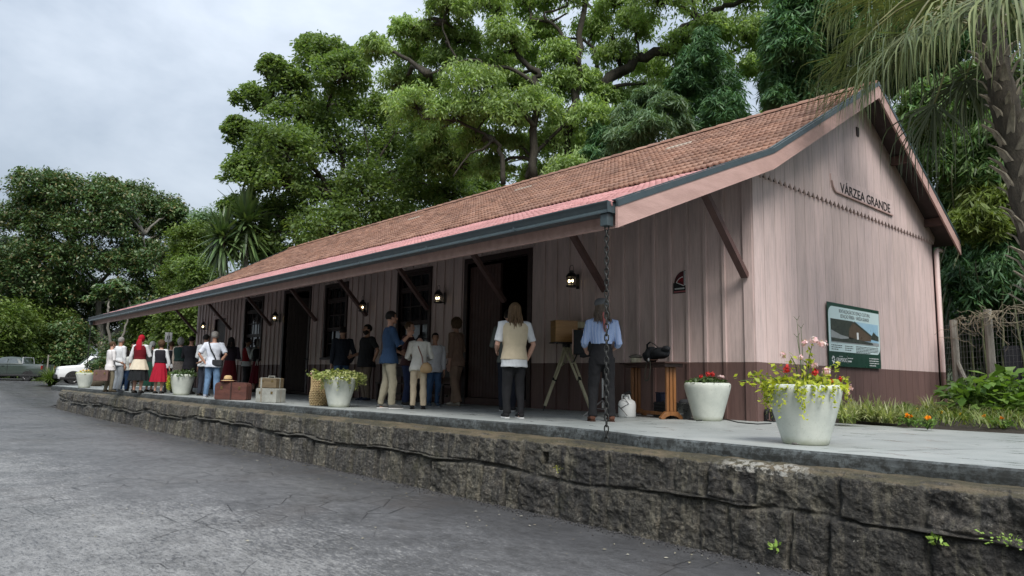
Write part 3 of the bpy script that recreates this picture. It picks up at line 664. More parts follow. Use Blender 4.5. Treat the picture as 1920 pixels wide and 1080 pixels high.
moss = t.ramp(t.noise(2.6, 6, .7, stretch=(.6, 1.6, 1)), [(.32, (.040, .038, .032)), (.48, (.085, .074, .042)), (.60, (.16, .125, .080)), (.72, (.095, .095, .036))])
base = t.mix(t.math('MULTIPLY', topm, .85), base, moss)
# the bright salt crust on the ledge near the planter
vd = t.n('VectorMath', operation='DISTANCE'); t.set(vd.inputs[0], t.coord((.55, 1, 1))); vd.inputs[1].default_value = (2.40*.55, -4.20, -.15)
cr_ = t.math('MULTIPLY', t.ramp(vd.outputs['Value'], [(.17, 1.0), (.28, 0.0)]), t.math('MULTIPLY', t.ramp(t.noise(12, 6, .75), [(.48, 0.0), (.56, .85)]), t.math('GREATER_THAN', sz.outputs[2], -.215)))
base = t.mix(t.math('MULTIPLY', cr_, .8), base, (.46, .45, .41))
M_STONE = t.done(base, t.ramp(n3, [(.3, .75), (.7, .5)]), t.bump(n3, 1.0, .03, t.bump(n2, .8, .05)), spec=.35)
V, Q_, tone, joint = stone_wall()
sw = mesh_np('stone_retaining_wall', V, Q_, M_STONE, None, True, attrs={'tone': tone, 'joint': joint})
tag(sw, 'dark lichen-stained rubble stone retaining wall carrying the platform edge', 'stone wall')
# --- road
t = NT('worn_asphalt'); sx_ = (1, 1, 1)
n1 = t.noise(.22, 5, .6, stretch=(1, 1.3, 1)); n2 = t.noise(1.4, 6, .7); n3 = t.noise(45, 4, .75); n4 = t.noise(7, 6, .75, stretch=(.6, 1.4, 1)); n5 = t.noise(150, 2, .6)
base = t.ramp(n1, [(.3, (.082, .083, .087)), (.7, (.125, .124, .124))])
sxyz = t.n('SeparateXYZ'); t.set(sxyz.inputs[0], t.tc.outputs['Object'])
dw = t.math('ADD', sxyz.outputs[1], t.math('MULTIPLY', t.math('SUBTRACT', n1, .5), 5.0))             # worn wheel tracks lie away from the wall
dw = t.math('ADD', dw, t.math('MULTIPLY', sxyz.outputs[0], -.10))
worn = t.n('MapRange'); t.set(worn.inputs[0], dw); worn.inputs[1].default_value = -5.4; worn.inputs[2].default_value = -8.2; worn.inputs[3].default_value = 0; worn.inputs[4].default_value = 1
pat = t.ramp(t.noise(16, 6, .8, stretch=(.5, 1.5, 1)), [(.46, 0.0), (.56, 1.0)])
wq = t.math('ADD', t.noise(24, 8, .78, stretch=(.45, 1.35, 1)), t.math('MULTIPLY', t.math('SUBTRACT', t.math('ADD', worn.outputs[0], t.math('MULTIPLY', n2, .75)), .62), .21))
wf = t.ramp(wq, [(.585, 0.0), (.635, 1.0)])
base = t.mix(t.math('MULTIPLY', wf, .72), base, (.235, .232, .225))
base = t.mix(1, base, t.ramp(n3, [(.30, .66), (.5, .96), (.70, 1.40)]), 'MULTIPLY')
base = t.mix(1, base, t.ramp(n5, [(.3, .72), (.7, 1.3)]), 'MULTIPLY')
pit = t.math('MULTIPLY', t.ramp(t.noise(30, 6, .8, stretch=(.5, 1.4, 1)), [(.38, 1.0), (.44, 0.0)]), t.ramp(t.noise(.8, 4, .6), [(.42, .1), (.6, 1.0)]))
base = t.mix(t.math('MULTIPLY', pit, .55), base, (.022, .022, .024))
base = t.mix(1, base, t.ramp(n2, [(.3, .78), (.7, 1.15)]), 'MULTIPLY')
base = t.mix(1, base, t.ramp(t.noise(8, 6, .75, stretch=(.6, 1.3, 1)), [(.34, .70), (.5, 1.0), (.66, 1.28)]), 'MULTIPLY')
fk = t.ramp(t.noise(19, 5, .75, stretch=(.5, 1.2, 1)), [(.655, 0.0), (.68, 1.0)]); base = t.mix(t.math('MULTIPLY', fk, .35), base, (.30, .295, .28))
cv = t.n('TexVoronoi', feature='DISTANCE_TO_EDGE'); cv.inputs['Scale'].default_value = 2.1
wv = t.n('VectorMath', operation='ADD'); t.set(wv.inputs[0], t.coord((1, 1, 1))); nn_ = t.n('TexNoise'); nn_.inputs['Scale'].default_value = 2.5; nn_.inputs['Detail'].default_value = 5
sc_ = t.n('VectorMath', operation='SCALE'); t.set(sc_.inputs[0], nn_.outputs['Color']); sc_.inputs['Scale'].default_value = .55; t.set(wv.inputs[1], sc_.outputs[0]); t.set(cv.inputs['Vector'], wv.outputs[0])
crack = t.math('MULTIPLY', t.ramp(cv.outputs['Distance'], [(.006, 1.0), (.020, 0.0)]), t.ramp(t.noise(.5, 3), [(.50, 0.0), (.58, 1.0)]))
base = t.mix(t.math('MULTIPLY', crack, .8), base, (.016, .016, .017))
damp = t.n('MapRange'); t.set(damp.inputs[0], t.math('ADD', sxyz.outputs[1], t.math('MULTIPLY', t.math('SUBTRACT', n2, .5), 1.0))); damp.inputs[1].default_value = -5.5; damp.inputs[2].default_value = -4.7
base = t.mix(t.math('MULTIPLY', damp.outputs[0], .55), base, (.034, .035, .038))
base = t.mix(t.math('MULTIPLY', t.ramp(t.noise(.55, 4, .6), [(.56, 0.0), (.68, .35)]), 1.0), base, (.055, .046, .040))
hb = t.math('ADD', n3, t.math('MULTIPLY', n4, .8)); hb = t.math('SUBTRACT', hb, crack)
rg = t.math('SUBTRACT', t.ramp(n2, [(.3, .36), (.7, .58)]), t.math('MULTIPLY', damp.outputs[0], .08))
M_ROAD = t.done(base, rg, t.bump(hb, .6, .012), spec=.5)
xs = np.r_[np.arange(14, -36, -.5), np.arange(-36, -100, -2), np.arange(-100, -301, -20)]
ys = np.r_[[4.5, 1, -2], np.arange(-4.0, -14, -.5), np.arange(-14, -50, -3), [-60, -80, -110]]
XX, YY = np.meshgrid(xs, ys, indexing='ij')
YY = np.where((XX < -31.0) & (YY > -4.3), YY*np.clip((-XX-31)/4, .0, 1)-4.1*(1-np.clip((-XX-31)/4, 0, 1)), YY)
YY = np.where((XX >= -31.0) & (YY > -4.1), -4.1+(YY-4.5)*.001, YY)
ZZ = roadz(XX)+.010*(vnoise(np.stack([XX.ravel()*.4, YY.ravel()*.4, XX.ravel()*0], 1), 3)-.5).reshape(XX.shape)
A = np.arange(XX.size).reshape(XX.shape); Q_ = np.stack([A[:-1, :-1], A[1:, :-1], A[1:, 1:], A[:-1, 1:]], -1).reshape(-1, 4)
rd = mesh_np('road', np.stack([XX.ravel(), YY.ravel(), ZZ.ravel()], 1), Q_, M_ROAD, None, True); tag(rd, kind='structure')
# --- ground
t = NT('grassy_ground'); M_GROUND = t.done(t.ramp(t.noise(.5, 6, .7), [(.3, (.025, .035, .014)), (.6, (.05, .065, .022)), (.75, (.075, .06, .035))]), .9, t.bump(t.noise(8, 5, .7), .6, .05))
gx = np.r_[[-900, -500, -300], np.arange(-200, 60, 3.0), [100, 200, 400]]; gy = np.r_[[-600, -300, -120], np.arange(-90, -4.6, 3.0), [-4.0, -3.25, -3.15, 0, 4], np.arange(8, 130, 4.0), [200, 400, 900]]
XX, YY = np.meshgrid(gx, gy, indexing='ij')
lo = roadz(XX)-.06; hi_ = np.maximum(-.09, roadz(XX)-.06); f_ = np.clip((YY+3.25)/.1, 0, 1); f_ = np.where(XX < -31, np.clip((YY-2)/6, 0, 1), f_)
ZZ = lo*(1-f_)+hi_*f_+np.where((YY > 14) | (XX < -60), .5*(vnoise(np.stack([XX.ravel()*.1, YY.ravel()*.1, XX.ravel()*0], 1), 8)-.3).reshape(XX.shape), 0)+np.clip((YY-14)/30, 0, 1)*3.0
A = np.arange(XX.size).reshape(XX.shape); Q_ = np.stack([A[:-1, :-1], A[1:, :-1], A[1:, 1:], A[:-1, 1:]], -1).reshape(-1, 4)
gd = mesh_np('ground', np.stack([XX.ravel(), YY.ravel(), ZZ.ravel()], 1), Q_, M_GROUND, None, True); tag(gd, kind='structure')
# garden bed soil beside the gable
t = NT('dark_bed_soil'); M_SOIL = t.done(t.ramp(t.noise(9, 5, .7), [(.3, (.016, .013, .011)), (.7, (.05, .04, .03))]), .95, t.bump(t.noise(30, 4, .7), .8, .03))
mb = MB(); xs = np.linspace(.03, 12, 25); ysb = np.linspace(.80, 10.5, 18)
G = [[(x, y, -.02+.10*min(1, (y-.8)/1.2)+.03*float(vnoise([[x*2, y*2, 0]], 2)[0])) for y in ysb] for x in xs]
for i in range(24):
    for j in range(17): mb.add([G[i][j], G[i+1][j], G[i+1][j+1], G[i][j+1]], [(0, 1, 2, 3)])
o = mb.build('garden_soil', M_SOIL, None, True); tag(o, kind='structure')
# --- gravel and fallen petals on the road (nobody could count them)
r_ = np.random.default_rng(5); N = 420
lx = r_.uniform(-22, 5, N); ly = np.where(r_.random(N) < .6, -4.45-np.abs(r_.normal(0, .35, N)), r_.uniform(-12, -4.6, N)); lz = roadz(lx)+.012
V = []; Fq = []
for i in range(N):
    a = r_.uniform(0, 6.3); s_ = r_.uniform(.006, .022); e_ = r_.uniform(.4, 1); up_ = r_.uniform(0, .01)
    c, s2 = math.cos(a)*s_, math.sin(a)*s_
    V += [(lx[i]+c, ly[i]+s2, lz[i]), (lx[i]-s2*e_, ly[i]+c*e_, lz[i]+up_), (lx[i]-c, ly[i]-s2, lz[i]+up_*.3), (lx[i]+s2*e_, ly[i]-c*e_, lz[i]+up_)]; Fq.append((4*i, 4*i+1, 4*i+2, 4*i+3))
M_PETAL = leafmat('fallen_petals', [(.45, .43, .34), (.30, .26, .16), (.55, .53, .45), (.2, .15, .08)], .1, .8, 0)
o = mesh_np('leaf_litter', np.array(V), np.array(Fq), M_PETAL); tag(o, 'small pale leaves and petals scattered over the asphalt', 'leaf litter', kind='stuff')
# dark gravel strip along the wall foot
V = []; F4 = []; N = 5200
gxs = 7-37*r_.random(N)**1.35; gys = WY-.09-np.abs(r_.normal(0, .09, N)); 
for i in range(N):
    s_ = r_.uniform(.006, .017); p = np.array([gxs[i], gys[i], float(roadz(gxs[i]))+.004+s_*.3])
    d = r_.normal(size=(4, 3)); d /= np.linalg.norm(d, axis=1)[:, None]; V += list(p+d*s_); b = 4*i; F4 += [(b, b+1, b+2), (b, b+2, b+3), (b, b+3, b+1), (b+1, b+3, b+2)]
M_GRAV = leafmat('dark_grit', [(.03, .03, .035), (.07, .07, .075), (.12, .115, .11), (.045, .042, .045)], 0, .8, 0)
o = mesh_np('gravel', np.array(V), np.array(F4), M_GRAV); tag(o, 'dark loose grit along the foot of the stone wall', 'gravel', kind='stuff')
# ================================================================== vegetation
def unit(a): return a/(np.linalg.norm(a, axis=-1, keepdims=True)+1e-9)
def leaf_quads(C, D, N, ln, wd, fold=.18):
    """diamond leaves: centre C, direction D, normal N, length ln, width wd; two triangles each, folded along the midrib"""
    D = unit(D); Sd = unit(np.cross(D, N)); Nn = unit(np.cross(Sd, D)); ln = ln[:, None]; wd = wd[:, None]
    a = C-D*ln*.5; b = C+D*ln*.5; m = C-D*ln*.08
    l = m-Sd*wd*.5+Nn*wd*fold; r = m+Sd*wd*.5+Nn*wd*fold
    n = len(C); V = np.stack([a, l, b, r], 1).reshape(-1, 3); i = np.arange(n)*4
    return V, np.stack([i, i+3, i+2, i+1], 1)
def crown_pts(rg, blobs, dens, sub=.30, flat=.55, shell=.45, r0=None):
    """blobs (centre, (rx,ry,rz)) -> clump centres and radii spread through each blob's volume"""
    Cs = []; Rs = []
    for c, r in blobs:
        r = np.array(r if hasattr(r, '__len__') else (r, r, r*.8), float); m = r.mean(); k = max(3, int(dens*(1 if r0 is None else (m/r0)**2)))
        u = unit(rg.normal(size=(k, 3))); rad = (rg.random(k)*(1-shell**3)+shell**3)**(1/3.)
        u[:, 2] = np.where(u[:, 2] < -.55, -u[:, 2]*.6, u[:, 2])
        Cs.append(np.array(c)+u*r*rad[:, None]); Rs.append(np.full(k, m*sub)*rg.uniform(.7, 1.25, k))
    return np.concatenate(Cs), np.concatenate(Rs)
def leaves_at(rg, Cs, Rs, per, ln, asp, droop=.3, flat=.5, up=1.2, out=None):
    n = len(Cs)*per; c = np.repeat(Cs, per, 0); r = np.repeat(Rs, per)
    g = rg.normal(size=(n, 3)); g = g/np.maximum(1, np.linalg.norm(g, axis=1)/2.1)[:, None]
    off = g*r[:, None]*.74; off[:, 2] *= flat
    P = c+off; hor = off.copy(); hor[:, 2] = 0
    D = unit(hor+rg.normal(size=(n, 3))*r[:, None]*.6); D[:, 2] -= droop*rg.uniform(.4, 1.6, n)
    N = rg.normal(size=(n, 3))*.55+np.array([0, 0, up])
    l = ln*rg.uniform(.65, 1.3, n)
    return P, D, N, l, l*asp*rg.uniform(.8, 1.2, n)
M_BARKD = pm('dark_mossy_bark', (.055, .048, .036), (.018, .016, .013), 5, .9, .7, 18, (2, 2, .5), bdist=.03)
M_BARKG = pm('grey_bark', (.20, .19, .165), (.075, .068, .058), 4, .85, .6, 20, (2, 2, .6), bdist=.02)
def limb(mb, pts, r0, r1, n=7, wob=.0, rg=rng):
    P = np.array(pts, float); k = max(4, len(P)*3); t_ = np.linspace(0, len(P)-1, k); i = np.minimum(t_.astype(int), len(P)-2); f = (t_-i)[:, None]
    p0 = P[np.maximum(i-1, 0)]; p1 = P[i]; p2 = P[i+1]; p3 = P[np.minimum(i+2, len(P)-1)]
    Cq = .5*((2*p1)+(-p0+p2)*f+(2*p0-5*p1+4*p2-p3)*f*f+(-p0+3*p1-3*p2+p3)*f**3)
    if wob: Cq[1:-1] += rg.normal(size=(k-2, 3))*wob
    mb.tube(Cq, np.linspace(r0, r1, k), n); return Cq
def tree(name, label, cat, base, trunk, blobs, leaf, bark=M_BARKD, per=160, dens=10, ln=.2, asp=.45, sub=.30, flat=.5, droop=.35, up=1.2, seed=1, group=None, limbs=(), r_tr=.3, shell=.45, twigs=True, r0=None, extra=None):
    rg = np.random.default_rng(seed); base = np.array(base, float)
    root = tag(empty(name, base), label, cat, group)
    mb = MB(); T = limb(mb, [base]+[np.array(p) for p in trunk], r_tr, r_tr*.55, 9, r_tr*.12, rg)
    for pts, ra, rb in limbs: limb(mb, pts, ra*.8, rb*.7, 7, ra*.25, rg)
    Cs, Rs = crown_pts(rg, blobs, dens, sub, flat, shell, r0)
    if twigs:
        anchors = np.concatenate([T[len(T)//2:]]+[np.array(p, float) for p, _, _ in limbs]) if limbs else T[len(T)//2:]
        for c, r in blobs:
            c = np.array(c); a = anchors[np.argmin(np.linalg.norm(anchors-c, axis=1)+np.maximum(0, anchors[:, 2]-c[2])*1.5)]
            mid = (a+c)/2+np.array([0, 0, .12*np.linalg.norm(c-a)]); rr_ = min(r_tr*.4, .03*np.linalg.norm(c-a)+.03)
            limb(mb, [a, mid, c], rr_, rr_*.35, 5, rr_*.4, rg)
            near = np.argsort(np.linalg.norm(Cs-c, axis=1))[:max(3, dens//2)]
            for q in near: mb.tube([c, (c+Cs[q])/2+rg.normal(size=3)*.08, Cs[q]], [rr_*.35, rr_*.25, rr_*.1], 4)
    mb.v = [tuple(np.array(v)-base) for v in mb.v]
    o = mb.build('trunk', bark, root, True, angle=180)
    P, D, N, l, w = leaves_at(rg, Cs, Rs, per, ln, asp, droop, flat, up)
    V, Q_ = leaf_quads(P-base, D, N, l, w)
    mesh_np('crown', V, Q_, leaf, root)
    return root
def B(px, py, r, d, fz=.8, dd=0, fx=1.0):      # a crown clump seen at bearing px, height py, r pixels across, d metres away
    m = r*d/FPX; return (at(px, py, d+dd), (m*fx, m*fx, m*fz))
LF_BIG = leafmat('yellow_green_leaves', [(0.248, 0.369, 0.129), (0.378, 0.510, 0.207), (0.201, 0.305, 0.115), (0.472, 0.598, 0.276)], .48, .5, .3)
LF_MID = leafmat('fresh_green_leaves', [(0.131, 0.207, 0.065), (0.188, 0.275, 0.091), (0.100, 0.171, 0.057), (0.263, 0.342, 0.130)], .46, .5, .3)
LF_DARK = leafmat('dark_glossy_leaves', [(0.052, 0.119, 0.043), (0.086, 0.166, 0.056), (0.139, 0.201, 0.076), (0.071, 0.147, 0.052), (0.250, 0.201, 0.084)], .22, .42, .45, .5)
LF_BAM = leafmat('bamboo_leaves', [(0.080, 0.185, 0.059), (0.134, 0.253, 0.079), (0.208, 0.300, 0.113), (0.103, 0.196, 0.074)], .32, .45, .5)
LF_BAML = leafmat('silvery_bamboo_leaves', [(0.131, 0.223, 0.121), (0.185, 0.277, 0.153), (0.092, 0.177, 0.081), (0.231, 0.308, 0.161)], .32, .45, .4)
LF_BAMD = leafmat('deep_green_bamboo_leaves', [(0.051, 0.129, 0.059), (0.084, 0.179, 0.077), (0.117, 0.224, 0.087)], .25, .45, .5)
LF_HEDGE = leafmat('lime_shrub_leaves', [(0.112, 0.188, 0.038), (0.173, 0.247, 0.060), (0.075, 0.135, 0.030), (0.225, 0.285, 0.090)], .35, .5, .45)
LF_YUC = leafmat('yucca_swords', [(0.056, 0.105, 0.039), (0.091, 0.154, 0.053), (0.140, 0.210, 0.077), (0.042, 0.077, 0.035)], .15, .4, .3, .5)
# --- big spreading tree behind the station
d = 32.0
lim = lambda pts, ra, rb, dz=0: ([at(x, y, d+dz) for x, y in pts], ra, rb)
limbs = [lim([(1126, 300), (1126, 219), (1133, 168), (1166, 131), (1199, 106)], .40, .34), lim([(1199, 106), (1250, 95), (1268, 66), (1308, 36), (1345, 15), (1385, 4), (1440, -25)], .30, .12),
         lim([(1250, 92), (1300, 60), (1360, 55), (1420, 85), (1450, 130)], .13, .05, .5), lim([(1308, 36), (1300, 0), (1310, -50)], .14, .08, -.6), lim([(1166, 131), (1150, 70), (1120, 30), (1080, -20)], .16, .08, .8),
         lim([(1068, 330), (1068, 226), (1079, 175), (1086, 120), (1088, 55), (1100, -20)], .30, .16, -1), lim([(1086, 120), (1050, 60), (1020, 29), (1064, 11)], .12, .06, -1.4),
         lim([(995, 36), (1030, 40), (1064, 25)], .10, .05, -1.2), lim([(1002, 335), (1002, 237), (1009, 164), (1006, 135), (969, 98), (940, 30), (945, -30)], .24, .10, -2),
         lim([(988, 335), (1000, 300), (1020, 270), (1068, 226)], .14, .10, -1.5), lim([(1002, 237), (960, 190), (933, 164), (907, 175), (882, 208), (860, 222)], .13, .06, -2.4),
         lim([(1009, 164), (960, 130), (911, 124), (896, 113), (860, 117), (800, 140)], .12, .05, -2.6), lim([(944, 345), (940, 290), (925, 262), (896, 244), (850, 225), (790, 222)], .15, .05, -2.2),
         lim([(925, 262), (905, 280), (880, 290), (850, 330)], .09, .04, -2.4), lim([(1133, 168), (1120, 120), (1105, 80), (1060, 70)], .16, .06, .3), lim([(860, 117), (840, 80), (830, 40), (850, -10)], .07, .03, -2.6)]
pts = [(835, 18, 30), (905, 12, 38), (985, 8, 38), (1060, -5, 42), (1150, 5, 45), (1235, 0, 45), (1320, -5, 48), (1405, 5, 42), (1455, -30, 46), (880, -50, 60), (1000, -60, 60), (1120, -60, 60), (1250, -60, 60), (1380, -70, 60),
       (765, 62, 26), (810, 62, 34), (870, 70, 36), (940, 66, 38), (1010, 62, 36), (1120, 62, 40), (1195, 50, 38), (1285, 88, 40), (1345, 62, 36), (1405, 70, 38), (1440, 75, 34),
       (712, 98, 26), (770, 108, 36), (840, 116, 38), (915, 118, 40), (990, 112, 38), (1052, 108, 30), (1150, 108, 38), (1215, 140, 38), (1290, 130, 30), (1350, 118, 36), (1420, 122, 30),
       (745, 150, 36), (810, 165, 42), (880, 162, 42), (960, 160, 40), (1045, 160, 38), (1095, 152, 30), (1190, 178, 36), (1235, 168, 26), (1135, 180, 22),
       (775, 210, 40), (850, 212, 42), (930, 210, 42), (1000, 206, 40), (1050, 230, 34), (1105, 218, 34), (1140, 240, 26), (820, 258, 42), (895, 262, 40), (965, 268, 38), (1035, 276, 40), (1090, 270, 38), (860, 308, 40), (930, 320, 34), (1010, 325, 30), (1075, 318, 40), (1105, 300, 30)]
rg_ = np.random.default_rng(4)
blobs = [B(x+rg_.uniform(-8, 8), y+rg_.uniform(-6, 6), r*rg_.uniform(1.05, 1.42), d, .70, rg_.uniform(-3.0, 2.4)) for x, y, r in pts]
b0 = at(1126, 300, d); b0[2] = 1.0
tree('spreading_tree', 'large open tree with dark twisting limbs and yellow-green leaf pads above the station roof', 'tree', b0, [at(1126, 300, d)], blobs, LF_BIG, M_BARKD, per=34, dens=82, ln=.225, asp=.33, sub=.22, flat=.8, droop=.95, up=1.0, seed=5, limbs=limbs, r_tr=.5, shell=.3)
# --- bright green round tree left of it
d = 38.0
pts = [(600, 112, 46), (545, 160, 44), (640, 140, 44), (480, 190, 34), (560, 215, 60), (650, 210, 56), (710, 215, 50), (470, 260, 36), (530, 280, 58), (620, 290, 66), (720, 290, 62), (790, 250, 48), (805, 310, 56), (460, 325, 36), (520, 345, 56), (600, 370, 64), (690, 370, 66), (780, 370, 62),
       (445, 240, 22), (450, 390, 30), (520, 410, 56), (610, 440, 56), (700, 430, 60), (850, 370, 50), (590, 90, 26), (665, 110, 26), (515, 130, 24), (480, 300, 40), (900, 360, 40), (440, 440, 30), (480, 470, 46), (560, 490, 50)]
blobs = [B(x+rg_.uniform(-6, 6), y+rg_.uniform(-6, 6), r*rg_.uniform(1.0, 1.2), d, .85, rg_.uniform(-2.6, 2.6)) for x, y, r in pts]
b0 = at(650, 500, d); b0[2] = .5
limbs = [([at(650, 480, d), at(645, 380, d), at(640, 290, d), at(620, 200, d), at(600, 130, d)], .24, .06), ([at(648, 400, d), at(600, 330, d), at(550, 270, d), at(510, 210, d)], .16, .05), ([at(645, 380, d), at(700, 310, d), at(740, 250, d)], .16, .05), ([at(645, 300, d), at(625, 260, d-.5), at(610, 215, d-.5)], .10, .04), ([at(690, 350, d), at(690, 290, d-.8), at(682, 240, d-.8)], .10, .04)]
tree('broadleaf_tree', 'tall fresh green tree left of the spreading one, its crown dense down to the roof', 'tree', b0, [at(650, 480, d)], blobs, LF_MID, M_BARKD, per=48, dens=84, ln=.22, asp=.50, sub=.22, flat=.75, droop=.5, up=1.0, seed=6, limbs=limbs, r_tr=.34, shell=.35)
# --- dark tree at the left
d = 68.0
pts = [(85, 360, 40), (60, 385, 30), (150, 372, 46), (215, 375, 40), (262, 372, 38), (305, 398, 34), (40, 420, 38), (105, 425, 48), (180, 425, 48), (250, 425, 46), (320, 440, 42), (345, 480, 34), (25, 470, 36), (75, 480, 48), (140, 485, 40), (300, 490, 44), (265, 470, 30), (40, 530, 48), (100, 540, 52), (160, 555, 40), (290, 545, 50), (340, 540, 40), (60, 590, 50), (125, 600, 48), (250, 590, 50), (320, 600, 50), (205, 600, 36), (10, 565, 40), (180, 640, 40), (100, 640, 44), (260, 640, 40), (30, 640, 40)]
pts += [(215, 430, 40), (235, 500, 34), (330, 400, 24), (0, 500, 40), (100, 340, 20), (355, 430, 24), (200, 350, 20), (80, 560, 50), (190, 560, 30), (345, 590, 40)]
blobs = [B(x+rg_.uniform(-6, 6), y+rg_.uniform(-5, 5), r*rg_.uniform(1.0, 1.22), d, .72, rg_.uniform(-3.5, 3.5)+(5 if y > 585 else 0)) for x, y, r in pts]
b0 = at(190, 690, d); b0[2] = .2
D_ = lambda x, y, q=0: at(x, y, d+q)
limbs = [([D_(192, 640), D_(188, 570), D_(186, 530)], .34, .28), ([D_(186, 530), D_(215, 500), D_(255, 465)], .2, .10), ([D_(187, 545), D_(165, 510), D_(160, 500)], .14, .07), ([D_(188, 560), D_(160, 545), D_(140, 535)], .12, .05), ([D_(200, 600, -2), D_(260, 560, -2), D_(275, 500, -2), D_(270, 440, -2)], .15, .06)]
tree('dark_tree', 'wide dark green tree with layered foliage beside the parked vehicles', 'tree', b0, [D_(192, 640)], blobs, LF_DARK, M_BARKG, per=52, dens=90, ln=.27, asp=.48, sub=.22, flat=.7, droop=.45, up=1.1, seed=7, limbs=limbs, r_tr=.42, shell=.35)
# pale forked trunk behind the platform end
d = 44.0
b0 = at(212, 700, d); b0[2] = -.1
tree('forked_tree', 'pale forked trunk rising behind the far platform end', 'tree', b0, [at(213, 668, d)], [B(205, 560, 30, d, .5, 1), B(255, 575, 30, d, .5, 1), B(230, 545, 34, d, .5, 1)], LF_DARK, M_BARKG, per=160, dens=8, ln=.3, asp=.45, seed=8, r_tr=.17,
     limbs=[([at(213, 668, d), at(208, 640, d), at(204, 612, d), at(202, 580, d)], .12, .08), ([at(214, 668, d), at(226, 640, d), at(236, 610, d), at(244, 570, d)], .10, .06)])
# --- shrubs and hedgerow behind the vehicles and the platform end
def shrub(px, py, r, d, leaf, label, seed, cat='bush', h=1.0, ln=.2, per=90, name='bush', group=None, dens=48, fz=.85, asp=.5):
    m = r*d/FPX; c = at(px, py, d); b = c.copy(); b[2] = max(-.3, min(c[2]-m*.8, roadz(c[0])-.1 if c[1] < 5 else -.1))
    blobs = [(c, (m, m, m*fz)), (c+np.array([m*.5, 0, -m*.55]), (m*.7, m*.7, m*.6)), (c+np.array([-m*.5, 0, -m*.55]), (m*.7, m*.7, m*.6)), (c+np.array([0, 0, -m*.9]), (m*.85, m*.85, m*.6))]
    return tree(name, label, cat, b, [c-np.array([0, 0, m*.4])], blobs, leaf, M_BARKG, per=per, dens=dens, ln=ln, asp=asp, sub=.28, flat=.85, seed=seed, r_tr=.06, group=group, shell=.3)
for i, (px, py, r, d, lf, lb) in enumerate([
        (8, 600, 42, 62, LF_HEDGE, 'lime green bush at the edge of the picture above the grey pickup'), (70, 612, 46, 66, LF_HEDGE, 'lime green bush behind the cab of the grey pickup'),
        (130, 640, 40, 64, LF_DARK, 'dark bush between the grey pickup and the white car'), (20, 655, 40, 63, LF_MID, 'mid green bush behind the bonnet of the grey pickup'),
        (285, 610, 44, 46, LF_HEDGE, 'lime green bush behind the woman in the red headscarf'), (345, 600, 46, 40, LF_HEDGE, 'lime green bush close to the far end wall of the station'),
        (325, 655, 40, 42, LF_MID, 'mid green bush behind the man in the dark suit'), (240, 660, 40, 48, LF_DARK, 'dark bush behind the child in the white shirt'),
        (372, 515, 40, 46, LF_MID, 'leafy green bush under the lower yucca head'), (360, 455, 40, 50, LF_HEDGE, 'pale feathery bush left of the yucca'), (410, 590, 50, 42, LF_MID, 'green bush rising behind the far roof edge'),
        (395, 420, 34, 54, LF_BAML, 'silvery feathery shrub between dark tree and yucca'), (345, 520, 40, 52, LF_HEDGE, 'lime green bush below the layered dark tree'), (520, 530, 44, 44, LF_DARK, 'dark bush behind the roof slope right of the yucca')]):
    shrub(px, py, r, d, lf, lb, 20+i, ln=.26 if d > 55 else .2)
# --- yucca clump
def yucca(px, py, r, d, label, seed, tr):
    rg = np.random.default_rng(seed); c = at(px, py, d); b = np.array([c[0], c[1], -.1]); L_ = r*d/FPX
    root = tag(empty('yucca', b), label, 'yucca', 'yuccas behind the station')
    mb = MB(); limb(mb, [b-b, (np.array([.1, .1, (c[2]-b[2])*.5])), c-b], .16, .13, 8, .03, rg); mb.build('trunk', M_BARKG, root, True, angle=180)
    V = []; Q_ = []
    for k in range(230):
        th = rg.uniform(0, 2*math.pi); el = rg.uniform(-1.4, 1.45); l = L_*rg.uniform(.8, 1.1)*(1.0 if el > -.4 else 1.15); w = .085+.03*rg.random()
        dr = np.array([math.cos(th)*math.cos(el), math.sin(th)*math.cos(el), math.sin(el)]); sd = unit(np.cross(dr, [0, 0, 1.])+1e-6); o0 = c-b+np.array([0, 0, rg.uniform(-.7, .25)*L_*.5])
        n0 = len(V); 
        for j in range(5):
            f = j/4; p = o0+dr*l*f+np.array([0, 0, -.18*l*f*f*(1 if el < .6 else .2)]); ww = w*(1-f**2)*(.5+f if f < .5 else 1); V += [p-sd*ww, p+sd*ww]
        Q_ += [(n0+2*j, n0+2*j+1, n0+2*j+3, n0+2*j+2) for j in range(4)]
    mesh_np('crown', np.array(V), np.array(Q_), LF_YUC, root)
yucca(462, 410, 66, 36, 'tallest yucca head with spiky green leaves above the far roof end', 1, 0); yucca(418, 440, 56, 35.5, 'lower yucca head leaning left beside the tallest one', 2, 0); yucca(498, 440, 52, 37.5, 'small yucca head tucked right of the tallest one', 3, 0)
